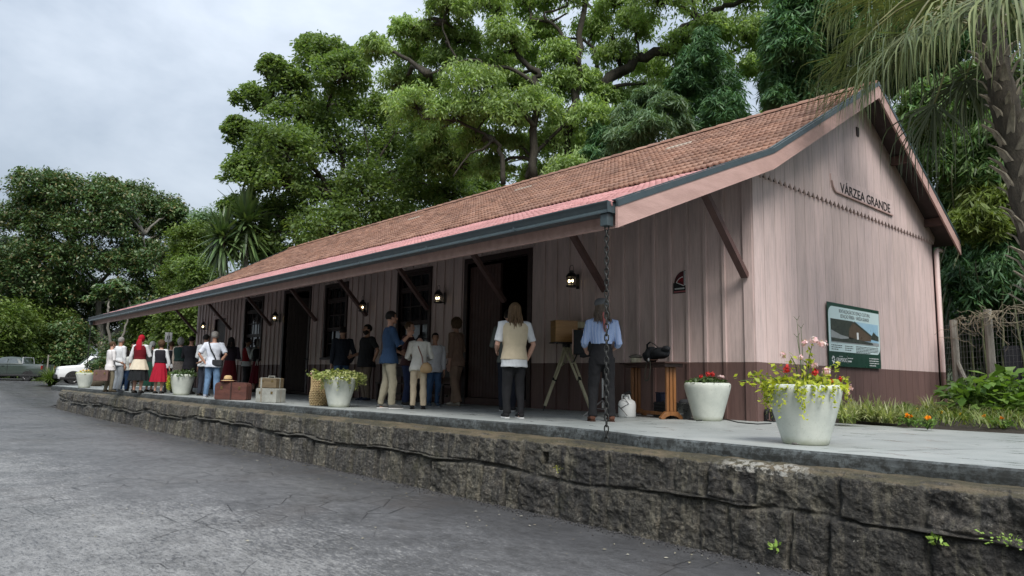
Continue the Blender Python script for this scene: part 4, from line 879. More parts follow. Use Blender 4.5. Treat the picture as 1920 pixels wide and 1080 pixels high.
# --- bamboo
def bamboo(label, d, clumps, leaf, seed, base_px, per=170, ln=.34, asp=.13, dens=12, culms=7, name='bamboo_clump', flat=.9, sub=.34):
    rg = np.random.default_rng(seed); blobs = [B(x, y, r, d, fz, rg.uniform(-1.2, 1.2)) for x, y, r, fz in clumps]
    base = at(*base_px, d); base[2] = 0
    root = tag(empty(name, base), label, 'bamboo', 'bamboo clumps behind the station')
    mb = MB()
    tops = [b for b, _ in blobs]
    for k in range(culms):
        tp = tops[k % len(tops)]+rg.normal(size=3)*.3; s_ = base+np.array([rg.normal()*.7, rg.normal()*.7, 0]); mid = (s_+tp)/2; mid[:2] = s_[:2]*.6+mid[:2]*.4
        limb(mb, [s_-base, mid-base, (mid+(tp-mid)*.6)-base], .035, .012, 6, .02, rg)
    mb.build('culms', pm('bamboo_culm', (.075, .085, .035), (.04, .045, .022), 5, .5, .1), root, True, angle=180)
    Cs, Rs = crown_pts(rg, blobs, int(dens*3.4), sub*.8, .9, .2)
    P, D, N, l, w = leaves_at(rg, Cs, Rs, int(per*.48), ln, asp*1.15, .75, flat, .9); V, Q_ = leaf_quads(P-base, D, N, l, w, .1)
    mesh_np('crown', V, Q_, leaf, root); return root
bamboo('dark column-like bamboo clump standing behind the roof ridge', 30, [(1318, 110, 38, 1.1), (1290, 160, 38, 1.0), (1345, 165, 44, 1.0), (1300, 215, 46, 1), (1360, 220, 40, 1), (1325, 75, 22, 1), (1340, 260, 50, 1), (1385, 235, 24, 1)], LF_BAMD, 3, (1330, 300), dens=14, per=170)
bamboo('pale silvery bamboo clump arching in front of the dark one', 27, [(1215, 190, 34, .8), (1255, 205, 34, .8), (1180, 225, 34, .8), (1225, 245, 40, .9), (1275, 240, 28, .8), (1170, 270, 36, .9)], LF_BAML, 4, (1215, 330), per=150)
bamboo('deep green bamboo low behind the roof under the spreading tree', 29, [(1135, 262, 30, 1), (1160, 290, 34, 1), (1120, 300, 30, 1), (1195, 290, 36, 1)], LF_BAMD, 5, (1150, 340), per=150)
bamboo('tall dark bamboo clump left of the palm fronds', 23, [(1530, -20, 50, 1), (1500, 30, 50, 1.1), (1555, 60, 50, 1.1), (1490, 100, 52, 1.1), (1540, 140, 50, 1), (1475, 165, 44, 1), (1520, 200, 52, 1), (1455, 190, 26, .8), (1500, -60, 50, 1)], LF_BAMD, 6, (1510, 250), per=200, dens=15)
bamboo('light green bamboo tuft catching light above the roof apex', 25, [(1590, 10, 34, 1), (1575, 70, 28, 1), (1600, 100, 30, 1), (1620, 160, 40, 1), (1455, 120, 24, .9), (1450, 160, 20, .8)], LF_BAM, 7, (1600, 250), per=130)
for i, (lb, d, cl, lf) in enumerate([
        ('green bamboo bank just beyond the right roof slope', 22, [(1720, 250, 46, 1), (1760, 310, 50, 1), (1800, 370, 50, 1), (1740, 200, 40, 1), (1820, 300, 50, 1), (1780, 240, 40, 1)], LF_BAM),
        ('yellowish bright bamboo spray halfway up the bank beside the downpipe', 20.5, [(1850, 390, 46, .7), (1890, 385, 44, .7), (1830, 425, 36, .7), (1880, 430, 40, .7)], leafmat('bright_bamboo_leaves', [(.13, .19, .035), (.18, .23, .06), (.09, .14, .03)], .35, .45, .35)),
        ('dark bamboo bank above the wire fence', 22, [(1840, 470, 50, 1), (1890, 480, 50, 1), (1800, 450, 40, 1), (1790, 520, 46, 1), (1850, 540, 56, 1), (1910, 550, 56, 1)], LF_BAMD),
        ('green bamboo mass behind the palm trunk', 23, [(1860, 230, 56, 1), (1910, 280, 60, 1), (1850, 320, 46, 1), (1920, 350, 50, 1), (1900, 180, 50, 1), (1830, 160, 44, 1)], LF_BAM),
        ('shaded bamboo high up behind the hanging fan fronds', 24, [(1690, 100, 50, 1), (1740, 130, 50, 1), (1660, 60, 44, 1), (1720, 40, 50, 1), (1790, 80, 56, 1), (1850, 60, 60, 1), (1800, 0, 60, 1), (1910, 40, 60, 1), (1700, -30, 60, 1), (1660, 160, 40, 1)], LF_BAMD),
        ('tall green bamboo beyond the right end of the wire fence', 21, [(2010, 300, 60, 1), (2080, 360, 60, 1), (2040, 440, 60, 1), (2000, 200, 60, 1), (2100, 500, 60, 1), (2030, 560, 60, 1), (2120, 250, 60, 1)], LF_BAM),
        ('low shaded bamboo behind the wire mesh', 24, [(1800, 600, 50, 1), (1870, 620, 56, 1), (1920, 640, 50, 1), (1790, 660, 44, 1), (1850, 680, 50, 1)], LF_BAMD)]):
    bamboo(lb, d, cl, lf, 40+i, (cl[0][0], 640), per=190, dens=14, ln=.30, asp=.14)
# tall background trees closing the gap behind the roof (seen between the nearer crowns)
d = 48
for i, (pl, lb, lf) in enumerate([([(880, 330, 60), (960, 350, 60), (820, 400, 60), (760, 420, 60), (1000, 370, 50), (880, 250, 56), (950, 225, 46), (1015, 290, 56), (1085, 270, 46), (800, 310, 60), (1130, 320, 50), (1050, 340, 50), (740, 330, 50)], 'hazy green tree low behind the roof between the two big crowns', LF_MID), ([(1400, 250, 40), (1440, 240, 40), (1420, 300, 60), (1300, 300, 60)], 'low green tree at the ridge between the bamboo columns', LF_BAM)]):
    b0 = at(pl[0][0], 480, d); b0[2] = 0
    tree('background_tree', lb, 'tree', b0, [at(pl[0][0], pl[0][1]+30, d)], [B(x, y, r, d, .7, rg_.uniform(-2, 2)) for x, y, r in pl], lf, M_BARKD, per=150, dens=8, ln=.35, asp=.45, sub=.34, seed=60+i, r_tr=.2)

rgt = np.random.default_rng(90); Cs = np.stack([rgt.uniform(-75, 45, 900), rgt.uniform(-62, -48, 900), rgt.random(900)**.8*17+.5], 1); P, D, N, l, w = leaves_at(rgt, Cs, np.full(900, 2.6), 26, 1.3, .6, .3, .8, .8); V, Q_ = leaf_quads(P, D, N, l, w)  # unseen foliage mass, added to darken the station front and reflect in its panes
tag(mesh_np('added_treeline', V, Q_, LF_MID), 'unseen tree mass added across the road for shade and window reflections', 'added woods', kind='stuff')
# ================================================================== fan palm, garden, fence
def palm():
    rg = np.random.default_rng(12)
    b = np.array([3.42, 1.62, .0]); top = np.array([3.02, 1.55, 6.0])
    root = tag(empty('fan_palm', b), 'tall fan palm with drooping pale fronds hanging across the roof apex', 'palm tree')
    mb = MB(); P = [b+(top-b)*f+np.array([.05*math.sin(f*5), .03*math.cos(f*4), 0]) for f in np.linspace(0, 1, 14)]
    mb.tube([p-b for p in P], [.17+.02*math.sin(i*2.1) for i in range(14)], 14); mb.build('trunk', pm('palm_fibre', (.10, .085, .065), (.035, .03, .024), 9, .95, .8, 40, (2, 2, .6), bdist=.03), root, True, angle=180)
    M_BOOT = pm('palm_boot', (.34, .30, .23), (.12, .10, .08), 6, .85, .4, 40, (3, 3, .6))
    mb = MB()
    for k in range(95):                                   # old leaf bases: split, pointing up and out
        f = .22+.77*k/95; p = b+(top-b)*f+np.array([.05*math.sin(f*5), .03*math.cos(f*4), 0])-b; a = k*2.399+rg.uniform(-.2, .2); o = np.array([math.cos(a), math.sin(a), 0]); tn = np.array([-o[1], o[0], 0])
        l = rg.uniform(.22, .42); w = rg.uniform(.035, .06); up_ = rg.uniform(.55, 1.0); q0 = p+o*.15; q1 = q0+(o*.38+np.array([0, 0, up_]))*l*.6; q2 = q0+(o*.62+np.array([0, 0, up_*.95]))*l*1.0; tw = tn*rg.uniform(-.05, .05)
        mb.rings([[q+tn*w*s_*x+o*.02*y for x, y in ((-1, -.6), (0, -1.0), (1, -.6), (.8, .7), (0, .3), (-.8, .7))] for q, s_ in ((q0, 1.15), (q1+tw, .85), (q2+tw*2, .30))])
    mb.build('leaf_bases', M_BOOT, root, False)
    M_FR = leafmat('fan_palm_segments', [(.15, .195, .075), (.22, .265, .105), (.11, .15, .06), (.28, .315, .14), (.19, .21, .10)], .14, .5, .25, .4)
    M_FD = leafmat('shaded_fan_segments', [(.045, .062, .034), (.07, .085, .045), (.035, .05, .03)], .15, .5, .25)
    M_PET = pm('palm_petiole', (.20, .20, .075), (.12, .12, .05), 5, .5, .1)
    def frond(hub, drop, length, spread, seed, dark=False, origin=None, nseg=38, stiff=.40, tilt=.25):
        r2 = np.random.default_rng(seed); hub = np.array(hub, float); o = top+np.array([0, 0, rg.uniform(-.6, .5)]) if origin is None else np.array(origin)
        pd = hub-o; hd = pd.copy(); hd[2] = 0; hd = unit(hd); mid = (o+hub)/2+np.array([0, 0, .25*np.linalg.norm(pd)])
        fr = MB(); Cc = limb(fr, [o-b, mid-b, hub-b], .022, .013, 5); pet = fr.build('frond', M_PET, root, True, angle=180)
        t0 = unit(hub-mid); t0 = unit(t0*.6+hd*.4+np.array([0, 0, -tilt])); sd = unit(np.cross(t0, [0, 0, 1.])); nn = unit(np.cross(sd, t0))
        V = []; Q_ = []
        for k in range(nseg):
            a = (k/(nseg-1)-.5)*2*spread; dr = t0*math.cos(a)+sd*math.sin(a)+nn*(.12*math.cos(a*2)); dr = unit(dr); l = length*1.42*(1-.18*abs(a)/spread)*r2.uniform(.9, 1.08)
            ns = 11; p = hub-b; cur = dr.copy(); wv = r2.normal(size=3)*.05; n0 = len(V); st = stiff*r2.uniform(.7, 1.35); l *= r2.uniform(.72, 1.05); dr = unit(dr+nn*r2.normal()*.16+r2.normal(size=3)*.04); cur = dr.copy()
            for j in range(ns):
                f = j/(ns-1); w = length*.0235*(min(1, f*4+.15) if f < .3 else 1)*(1-max(0, (f-.45)/.55)**1.2*.93)
                s2 = unit(np.cross(cur, nn)*.8+sd*math.cos(a)*.4+np.array([.01, .01, 0])); V += [p-s2*w*.5, p+s2*w*.5]
                p = p+cur*l/(ns-1)
                if f > st*.75: cur = unit(cur+np.array([0, 0, -1.])*drop*(.35 if f < st else 1.5)+wv)
            Q_ += [(n0+2*j, n0+2*j+1, n0+2*j+3, n0+2*j+2) for j in range(ns-1)]
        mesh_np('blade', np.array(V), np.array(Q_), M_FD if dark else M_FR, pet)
    dd = lambda px, py, q: at(px, py, q)
    F = [((1700, 62), 10.9, 1.0, 1.2, 1.3, 0, .35), ((1640, 48), 11.5, .9, 1.15, 1.25, 0, .3), ((1590, 100), 12.0, .9, 1.0, 1.1, 0, .3), ((1668, 95), 11.6, .85, 1.15, 1.35, 0, .30), ((1735, 50), 11.2, .95, 1.2, 1.45, 0, .35), ((1800, 30), 11.0, .9, 1.2, 1.5, 0, .35), ((1625, 130), 12.2, .8, 1.1, 1.2, 0, .25), ((1760, -10), 12.4, .8, 1.25, 1.4, 0, .25), ((1700, 10), 12.8, .7, 1.25, 1.3, 0, .2),
         ((1842, 10), 11.3, .9, 1.25, 1.5, 0, .4), ((1880, -30), 10.6, .9, 1.35, 1.5, 0, .5), ((1915, -10), 10.9, .9, 1.3, 1.5, 0, .5), ((1640, -20), 13.0, .6, 1.2, 1.2, 0, .1), ((1950, 30), 11, .8, 1.2, 1.5, 0, .4),
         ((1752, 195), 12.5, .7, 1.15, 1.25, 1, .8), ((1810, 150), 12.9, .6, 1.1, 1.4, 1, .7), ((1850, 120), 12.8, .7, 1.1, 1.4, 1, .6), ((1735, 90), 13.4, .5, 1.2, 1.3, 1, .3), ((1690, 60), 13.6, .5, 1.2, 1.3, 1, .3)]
    for i, ((px, py), q, dr, ln, sp, dk, ti) in enumerate(F): frond(dd(px, py, q), dr, ln, sp, 100+i, bool(dk), tilt=ti)
    for k in range(7):
        a = k*.9-.6; frond(top+np.array([math.cos(a)*1.5, math.sin(a)*1.5, 1.2+.3*math.sin(k*3)]), .5, 1.2, 1.5, 200+k, False, tilt=.1)
palm()
# --- flower bed
M_GRASSV = leafmat('variegated_grass', [(.22, .30, .08), (.38, .43, .20), (.50, .52, .30), (.16, .24, .06)], .4, .5, .3)
M_LUSH = leafmat('lush_bed_leaves', [(.11, .22, .045), (.16, .28, .06), (.21, .33, .085), (.08, .15, .035)], .4, .45, .3)
M_ORANGE = leafmat('orange_petals', [(.80, .25, .01), (.85, .36, .015)], .2, .5, 0); M_YEL = leafmat('yellow_petals', [(.80, .55, .03), (.85, .62, .06)], .2, .5, 0)
M_STEM = pm('green_stem', (.07, .12, .03), None, 4, .6, 0)
def tuft(loc, h, n, seed, mat_, name, label, cat, group, w=.012, spread=1.0):
    rg = np.random.default_rng(seed); V = []; Q_ = []
    for k in range(n):
        a = rg.uniform(0, 2*math.pi); o = np.array([math.cos(a), math.sin(a), 0]); l = h*rg.uniform(.7, 1.3); sp = rg.uniform(.2, 1.0)*spread; sd = np.array([-o[1], o[0], 0]); p = o*rg.uniform(0, .05)+sd*rg.normal()*.05; cur = unit(o*sp+np.array([0, 0, 1.1])); n0 = len(V)
        for j in range(6):
            f = j/5; ww = w*(1-f**2*.9); V += [p-sd*ww, p+sd*ww]; p = p+cur*l/5; cur = unit(cur+o*.12*sp+np.array([0, 0, -.30*sp*(1+f)]))
        Q_ += [(n0+2*j, n0+2*j+1, n0+2*j+3, n0+2*j+2) for j in range(5)]
    o_ = mesh_np(name, np.array(V), np.array(Q_), mat_); o_.location = loc; return tag(o_, label, cat, group)
rg = np.random.default_rng(31)
def px_floor(px, py, z=0): return on_plane(px, py, 2, z)
# loose grassy strip (uncountable) behind and between the named tufts
V = []; Q_ = []
for k in range(3400):
    x = rg.uniform(.15, 7.5); y = rg.uniform(.95, 3.0+.35*x) if rg.random() < .8 else rg.uniform(.9, 8); a = rg.uniform(0, 6.28); o = np.array([math.cos(a), math.sin(a), 0]); sd = np.array([-o[1], o[0], 0]); hgt = rg.uniform(.14, .40); p = np.array([x, y, 0.03+.08*min(1, (y-.8))]); cur = unit(o*.7+np.array([0, 0, 1.])); n0 = len(V)
    for j in range(4):
        f = j/3; ww = .009*(1-f*.85); V += [p-sd*ww, p+sd*ww]; p = p+cur*hgt/3; cur = unit(cur+np.array([0, 0, -.35])+o*.15)
    Q_ += [(n0+2*j, n0+2*j+1, n0+2*j+3, n0+2*j+2) for j in range(3)]
tag(mesh_np('bed_grass', np.array(V), np.array(Q_), leafmat('bed_grass_blades', [(.14, .22, .055), (.22, .29, .09), (.32, .34, .15), (.10, .16, .04)], .4, .5, .3)), 'loose grassy growth filling the flower bed beside the gable', 'grass', kind='stuff')
G_ = 'striped grass tufts along the flower bed'
for i, (px, py, h) in enumerate([(1590, 792, .34), (1612, 788, .38), (1640, 790, .36), (1668, 792, .32), (1600, 770, .36), (1632, 768, .34), (1700, 790, .26), (1745, 775, .36), (1790, 768, .42), (1835, 770, .46), (1880, 772, .46), (1915, 776, .46), (1815, 750, .44), (1860, 752, .46), (1760, 756, .36)]):
    c = px_floor(px, py, .05)
    tuft((c[0], c[1], .04), h, 110, 300+i, M_GRASSV, 'grass_tuft', 'arching tuft of pale striped grass in the flower bed by the gable', 'grass tuft', G_)
def broadleaf(loc, h, n, seed, ln, label, cat='garden plant', mat_=M_LUSH, name='garden_plant', group=None, asp=.5, flowers=()):
    rg = np.random.default_rng(seed); root = tag(empty(name, loc), label, cat, group); mb = MB(); C = []; D = []; N = []
    for k in range(n):
        a = rg.uniform(0, 6.28); q = rg.random()**.6; tip = np.array([math.cos(a)*h*.75*q, math.sin(a)*h*.75*q, h*rg.uniform(.35, 1.0)*(1-.35*q*q)]); 
        if k % 3 == 0: mb.tube([(0, 0, 0), tip*.5+np.array([0, 0, h*.1]), tip], [.006, .005, .003], 4)
        o = unit(np.array([tip[0], tip[1], .0])+rg.normal(size=3)*.2); C.append(tip+o*ln*.3); D.append(o+np.array([0, 0, rg.uniform(-.5, .35)])); N.append(np.array([0, 0, 1.])+rg.normal(size=3)*.35)
    mb.build('stems', M_STEM, root)
    l = ln*rg.uniform(.7, 1.25, n); V, Q_ = leaf_quads(np.array(C), np.array(D), np.array(N), l, l*asp, .12); mesh_np('leaves', V, Q_, mat_, root)
    for (fx, fy, fz, fr, fm) in flowers:
        n_ = 26; u = unit(rg.normal(size=(n_, 3))+np.array([0, 0, .6])); V, Q_ = leaf_quads(np.array([fx, fy, fz])+u*fr*.5, u, rg.normal(size=(n_, 3)), np.full(n_, fr*1.2), np.full(n_, fr*.7), .1); mesh_np('flower', V, Q_, fm, root)
    return root
for i, (px, py, n_, c, fm) in enumerate([(1703, 800, 120, 'bright orange marigold nearest the planter at the bed edge', M_ORANGE), (1738, 805, 110, 'orange marigold right of the brightest one at the bed edge', M_ORANGE), (1722, 786, 90, 'yellow marigold behind the two orange ones', M_YEL), (1768, 792, 100, 'small yellow marigold in the middle of the bed edge', M_YEL),
        (1805, 796, 100, 'yellow marigold beneath the broad-leaved plants', M_YEL), (1850, 800, 100, 'orange marigold near the right end of the bed', M_ORANGE), (1655, 790, 80, 'low orange marigold among the striped grass', M_ORANGE), (1880, 806, 90, 'pale orange marigold at the far right of the bed edge', M_ORANGE), (1830, 786, 90, 'yellow marigold under the right hand grass', M_YEL)]):
    p = px_floor(px, py, .02); r1 = rg.uniform(.028, .045)
    broadleaf((p[0], p[1]+.02, .02), .17, n_, 400+i, .06, c, 'marigold', M_LUSH, 'marigold', 'marigolds along the bed edge', .45, [(rg.uniform(-.03, .03), -.05, .15, r1, fm)]+([(rg.uniform(-.1, .1), .02, .14, r1*.7, fm)] if i < 3 else []))
for i, (px, py, h, n_, ln, lb) in enumerate([(1745, 765, .42, 260, .13, 'mound of glossy green leaves left of the downpipe'), (1700, 780, .22, 200, .09, 'low leafy ground plant in the middle of the bed'), (1830, 735, .62, 150, .24, 'broad-leaved bush right of the first fence post'), (1880, 740, .72, 190, .25, 'largest broad-leaved bush in front of the wire fence'), (1918, 742, .66, 170, .24, 'broad-leaved bush at the right edge of the picture'), (1860, 775, .34, 200, .12, 'low green plant under the broad-leaved bushes'), (1780, 785, .2, 180, .08, 'small leafy plant behind the yellow marigolds'), (1905, 790, .26, 200, .1, 'low leafy plant at the right end of the bed')]):
    p = px_floor(px, py, .05) if i not in (2, 3, 4) else at(px, py, 13.5+.3*i); p[2] = .05
    broadleaf(p, h*(1 if i not in (2, 3, 4) else 1.15), n_, 430+i, ln, lb)
# --- fence
M_POST = pm('grey_fence_post', (.27, .255, .225), (.13, .12, .10), 4, .9, .5, 25, (3, 3, .5), bdist=.02)
fr_ = tag(empty('wire_fence', (1.6, 8.4, 0)), 'weathered wire mesh fence on grey wooden posts beyond the flower bed', 'fence'); O = np.array([1.6, 8.4, 0])
fp = [at(1787, 600, 18.6), at(1851, 580, 17.6), at(1940, 575, 16.6), at(2060, 560, 15.8)]
for i, p in enumerate(fp):
    mb = MB(); mb.tube([(p[0]-O[0], p[1]-O[1], -.1), (p[0]-O[0]+.01, p[1]-O[1], 1.0), (p[0]-O[0], p[1]-O[1], p[2])], [.085, .08, .075], 9); mb.build('post', M_POST, fr_, False)
mb = MB(); a, b_ = fp[0], fp[1]; mb.tube([np.array([a[0], a[1], .0])-O+np.array([.5, -.3, 0]), np.array([a[0], a[1], 1.2])-O], .05, 7); mb.build('strut', M_POST, fr_)
mb = MB()
M_WIRE = pm('fence_wire', (.22, .23, .23), None, 5, .5, 0, metal=.6)
def wire(p, q, r=.004): mb.tube([p-O, q-O], r, 3, cap=False)
gc = np.array([-.4, 8.9, 0]); chain_ = [np.array([gc[0], gc[1], fp[0][2]])]+fp
for p, q in zip(chain_, chain_[1:]):
    L_ = np.linalg.norm((q-p)[:2]); n_ = int(L_/.10)
    for k in range(n_): f = k/n_; c = p+(q-p)*f; wire(np.array([c[0], c[1], .05]), np.array([c[0], c[1], c[2]-.08]), .0028)
    for k in range(16): z = .08+k*.125; wire(np.array([p[0], p[1], min(z, p[2]-.05)]), np.array([q[0], q[1], min(z, q[2]-.05)]), .0030)
mb.build('wire_mesh', M_WIRE, fr_)
# dry creeper trailing along the top of the mesh
mb = MB(); rg = np.random.default_rng(77)
for k in range(70):
    f = rg.random()*(len(fp)-1); i = int(f); p = fp[i]+(fp[i+1]-fp[i])*(f-i); p = p+np.array([0, -.08, -.05]); q = [p]
    for j in range(5): q.append(q[-1]+np.array([rg.normal()*.14, rg.normal()*.05, rg.uniform(-.22, .10)]))
    mb.tube(q, [.008, .007, .006, .005, .004, .003], 4)
tag(mb.build('dry_creeper', pm('dry_vine', (.30, .26, .19), (.17, .145, .10), 8, .9, 0)), 'dry bare creeper tangled over the top of the wire fence', 'creeper')
tag(MB().box(.9, 9.5, 9.6, 9.63, 0, 1.55).build('shade_net', pm('black_netting', (.012, .013, .018), (.02, .021, .026), 8, .9, .3, 60)), 'dark netting screen standing behind the wire fence', 'netting')
# ================================================================== things on the platform
def fl(px, py):
    p = on_plane(px, py, 2, 0)
    for _ in range(2): p = on_plane(px, py, 2, floorz(p[0]))
    return p
t = NT('pale_cast_concrete'); sp = t.n('SeparateXYZ'); t.tc = t.n('TexCoord'); t.set(sp.inputs[0], t.tc.outputs['Object'])
c_ = t.ramp(t.noise(5, 5, .6), [(.3, (.44, .47, .43)), (.7, (.56, .585, .53))]); c_ = t.mix(t.ramp(t.noise(60, 3, .6), [(.60, 0.0), (.72, .5)]), c_, (.30, .32, .27))
c_ = t.mix(t.ramp(t.math('ADD', sp.outputs[2], t.math('MULTIPLY', t.noise(9, 4), .10)), [(.05, .65), (.13, 0.0)]), c_, (.30, .31, .20))
c_ = t.mix(t.ramp(t.noise(4, 4, .7, stretch=(2, 2, .3)), [(.60, 0.0), (.72, .25)]), c_, (.33, .34, .30))
M_POT = t.done(c_, .75, t.bump(t.noise(80, 3), .25, .004), spec=.3)
POTPROF = [(.0, 0), (.200, 0), (.212, .012), (.225, .06), (.270, .22), (.318, .39), (.342, .48), (.349, .525), (.343, .555), (.322, .572), (.302, .568), (.296, .54), (.29, .50), (0, .50)]
M_LIME = leafmat('lime_trailing_leaves', [(.36, .42, .03), (.48, .50, .04), (.28, .36, .03), (.55, .55, .10)], .3, .5, .15)
M_VARI = leafmat('variegated_leaves', [(.20, .28, .06), (.38, .42, .14), (.50, .50, .24), (.12, .19, .04)], .3, .5, .2)
M_DKL = leafmat('dark_pot_leaves', [(.045, .085, .03), (.07, .12, .04), (.10, .15, .05)], .25, .5, .2)
M_PINK = leafmat('pink_petals', [(.66, .36, .41), (.74, .52, .55), (.74, .66, .66)], .25, .5, 0); M_REDP = leafmat('red_petals', [(.50, .02, .025), (.60, .05, .04)], .2, .5, 0)
def potted(loc, label, seed, leafm, h, rad, n, ln, flowers=(), trails=0, trailm=None, asp=.55, trail_a=(0, 6.28), sprigs=(), rs=1.0, twig=False, tl=.3, group='concrete flower tubs on the platform', side=None):
    rg = np.random.default_rng(seed); root = tag(empty('potted_plant', loc, rg.uniform(0, 1)*0), label, 'flower pot', group)
    MB().lathe([(r*rs, z) for r, z in POTPROF], 36).build('pot', M_POT, root, True, angle=60)
    MB().lathe([(0, .505), (.288*rs, .505), (.288*rs, .51), (0, .515)], 20).build('soil', M_SOIL, root)
    C = []; D = []; N = []; mb = MB()
    for k in range(n):
        a = rg.uniform(0, 6.28); q = rg.random()**.5; r_ = rad*q; z = .50+h*rg.uniform(.15, 1.0)*(1-.55*q*q); o = np.array([math.cos(a), math.sin(a), 0])
        C.append(o*r_+np.array([0, 0, z])); D.append(o*rg.uniform(.3, 1)+rg.normal(size=3)*.4+np.array([0, 0, rg.uniform(-.5, .3)])); N.append(np.array([0, 0, 1.])+rg.normal(size=3)*.5+o*.3)
        if k % 9 == 0: mb.tube([(o*.1*rs+np.array([0, 0, .5])), o*r_*.6+np.array([0, 0, z*.98]), C[-1]], [.005, .004, .002], 4)
    for (dx, dy, zz, m_) in sprigs:
        e_ = np.array([dx, dy, zz]); st_ = np.array([dx*.25, dy*.25, .5]); mid = (st_+e_)/2+np.array([0, 0, .1*zz]); mb.tube([st_, mid, e_], [.007, .005, .003], 5)
        for k in range(m_):
            f = rg.uniform(.35, 1); p = st_*(1-f)+e_*f+rg.normal(size=3)*.03; C.append(p); D.append(rg.normal(size=3)+np.array([dx, dy, 0])*2); N.append(np.array([0, 0, 1.])+rg.normal(size=3)*.6)
    if twig:
        for dx, dy, zz in ((-.05, 0, 1.22), (-.02, .02, 1.14), (-.07, .03, 1.05)): mb.tube([(0, 0, .5), (dx*.5, dy, .8), (dx, dy, zz)], [.005, .004, .002], 4); mb.tube([(dx, dy, zz-.02), (dx+.03, dy, zz+.03)], .002, 4); mb.tube([(dx, dy, zz-.01), (dx-.03, dy, zz+.025)], .002, 4)
    mb.build('stems', M_STEM, root)
    nC = len(C); l = ln*rg.uniform(.6, 1.25, nC); V, Q_ = leaf_quads(np.array(C), np.array(D), np.array(N), l, l*asp, .14); mesh_np('foliage', V, Q_, leafm, root)
    if trails:
        C = []; D = []; N = []
        for k in range(trails):
            a = rg.uniform(*trail_a); o = np.array([math.cos(a), math.sin(a), 0]); L_ = tl*rg.uniform(.35, 1.0); p = o*.30*rs+np.array([0, 0, .56])
            for j in range(int(16*L_/.3)+5):
                f = j/(16*L_/.3+5); q = o*(.30+.075*min(1, f*3))*rs+np.array([0, 0, .57+.04*math.sin(f*3)-L_*f]); C.append(q+rg.normal(size=3)*.012); D.append(o*.5+rg.normal(size=3)*.6+np.array([0, 0, -.6])); N.append(o+rg.normal(size=3)*.4)
        l = ln*.55*rg.uniform(.6, 1.2, len(C)); V, Q_ = leaf_quads(np.array(C), np.array(D), np.array(N), l, l*.6, .1); mesh_np('trailing_foliage', V, Q_, trailm, root)
    for (fx, fy, fz, r1, fm) in flowers:
        r1 = r1*.86; n_ = 30; u = unit(rg.normal(size=(n_, 3))); V, Q_ = leaf_quads(np.array([fx, fy, fz])+u*r1*rg.uniform(.4, 1, (n_, 1)), np.cross(u, rg.normal(size=(n_, 3))), u+rg.normal(size=(n_, 3))*.4, np.full(n_, r1*.8), np.full(n_, r1*.62), .1); mesh_np('blossom', V, Q_, fm, root)
    return root
cr = RT.copy(); cr[2] = 0; cr = unit(cr); cb = np.array([-cr[1], cr[0], 0])       # screen-right and away, on the ground
def rel(dx, dz, q=0): v = cr*dx+cb*q; return (v[0], v[1], dz)
p = fl(1527, 836); p = p+cb*.20
potted(p, 'large pale tub nearest the camera, spilling lime trailing plants with pink geraniums', 1, M_LIME, .17, .40, 520, .065, trails=46, trailm=M_LIME, twig=True, tl=.34,
       sprigs=[(*rel(-.50, .64)[:2], .66, 40), (*rel(-.62, .60)[:2], .60, 26), (*rel(.45, .62)[:2], .62, 40), (*rel(.10, .95)[:2], .98, 34), (*rel(-.12, .85)[:2], .85, 24), (*rel(.32, .72)[:2], .78, 24), (*rel(-.30, .72)[:2], .74, 20), (*rel(-.42, .5)[:2], .42, 20)],
       flowers=[(*rel(.10, 1.00, -.05), .055, M_PINK), (*rel(.02, .98), .05, M_PINK), (*rel(.20, .97), .055, M_PINK), (*rel(-.20, .86), .045, M_PINK), (*rel(-.06, .83, -.1), .04, M_PINK), (*rel(.06, .76, -.12), .04, M_PINK), (*rel(.18, .70, -.1), .05, M_PINK), (*rel(.46, .55), .035, M_PINK), (*rel(.43, .50), .03, M_PINK), (*rel(-.20, .72, -.1), .05, M_REDP), (*rel(.08, .69, -.1), .045, M_REDP), (*rel(.22, .60, -.1), .04, M_REDP), (*rel(.36, .63), .03, M_REDP), (*rel(.30, .58, .1), .03, M_REDP)])
p = fl(1334, 790)+cb*.2
potted(p, 'pale tub with low dark leaves and red flowers by the wall corner', 2, M_DKL, .17, .33, 520, .075, flowers=[(*rel(-.03, .70, -.15), .05, M_REDP), (*rel(.05, .70, -.12), .05, M_REDP), (*rel(-.12, .66, -.1), .04, M_REDP), (*rel(.17, .67, -.1), .035, M_PINK), (*rel(.24, .66), .035, M_PINK)])
p = fl(630, 764)+cb*.2
potted(p, 'pale tub overflowing with variegated trailing leaves beside the wicker basket', 3, M_VARI, .22, .50, 900, .075, trails=40, trailm=M_VARI, rs=.90, tl=.30, sprigs=[(*rel(-.55, .6)[:2], .66, 60), (*rel(.45, .6)[:2], .62, 50), (*rel(.5, .5)[:2], .46, 40), (*rel(-.62, .5)[:2], .62, 40)], flowers=[(*rel(-.55, .62), .03, M_PINK)])
p = fl(333, 741)+cb*.2
potted(p, 'pale tub with dark leaves and a lime trailing plant spilling down its left side', 4, M_DKL, .20, .38, 420, .085, trails=44, trailm=M_LIME, rs=.95, trail_a=(math.atan2(-cr[1], -cr[0])-.7, math.atan2(-cr[1], -cr[0])+.9), tl=.52, sprigs=[(*rel(-.4, .6)[:2], .60, 50), (*rel(.3, .6)[:2], .72, 30)])
p = fl(152, 727)+cb*.2
potted(p, 'pale straight-sided tub with yellow flowers at the far end of the platform', 5, M_LIME, .12, .33, 300, .07, rs=.92, flowers=[(*rel(-.2, .62), .05, M_YEL), (*rel(0, .64), .05, M_YEL), (*rel(.2, .62), .05, M_YEL), (*rel(.1, .66), .05, M_YEL), (*rel(-.1, .66), .05, M_YEL)])
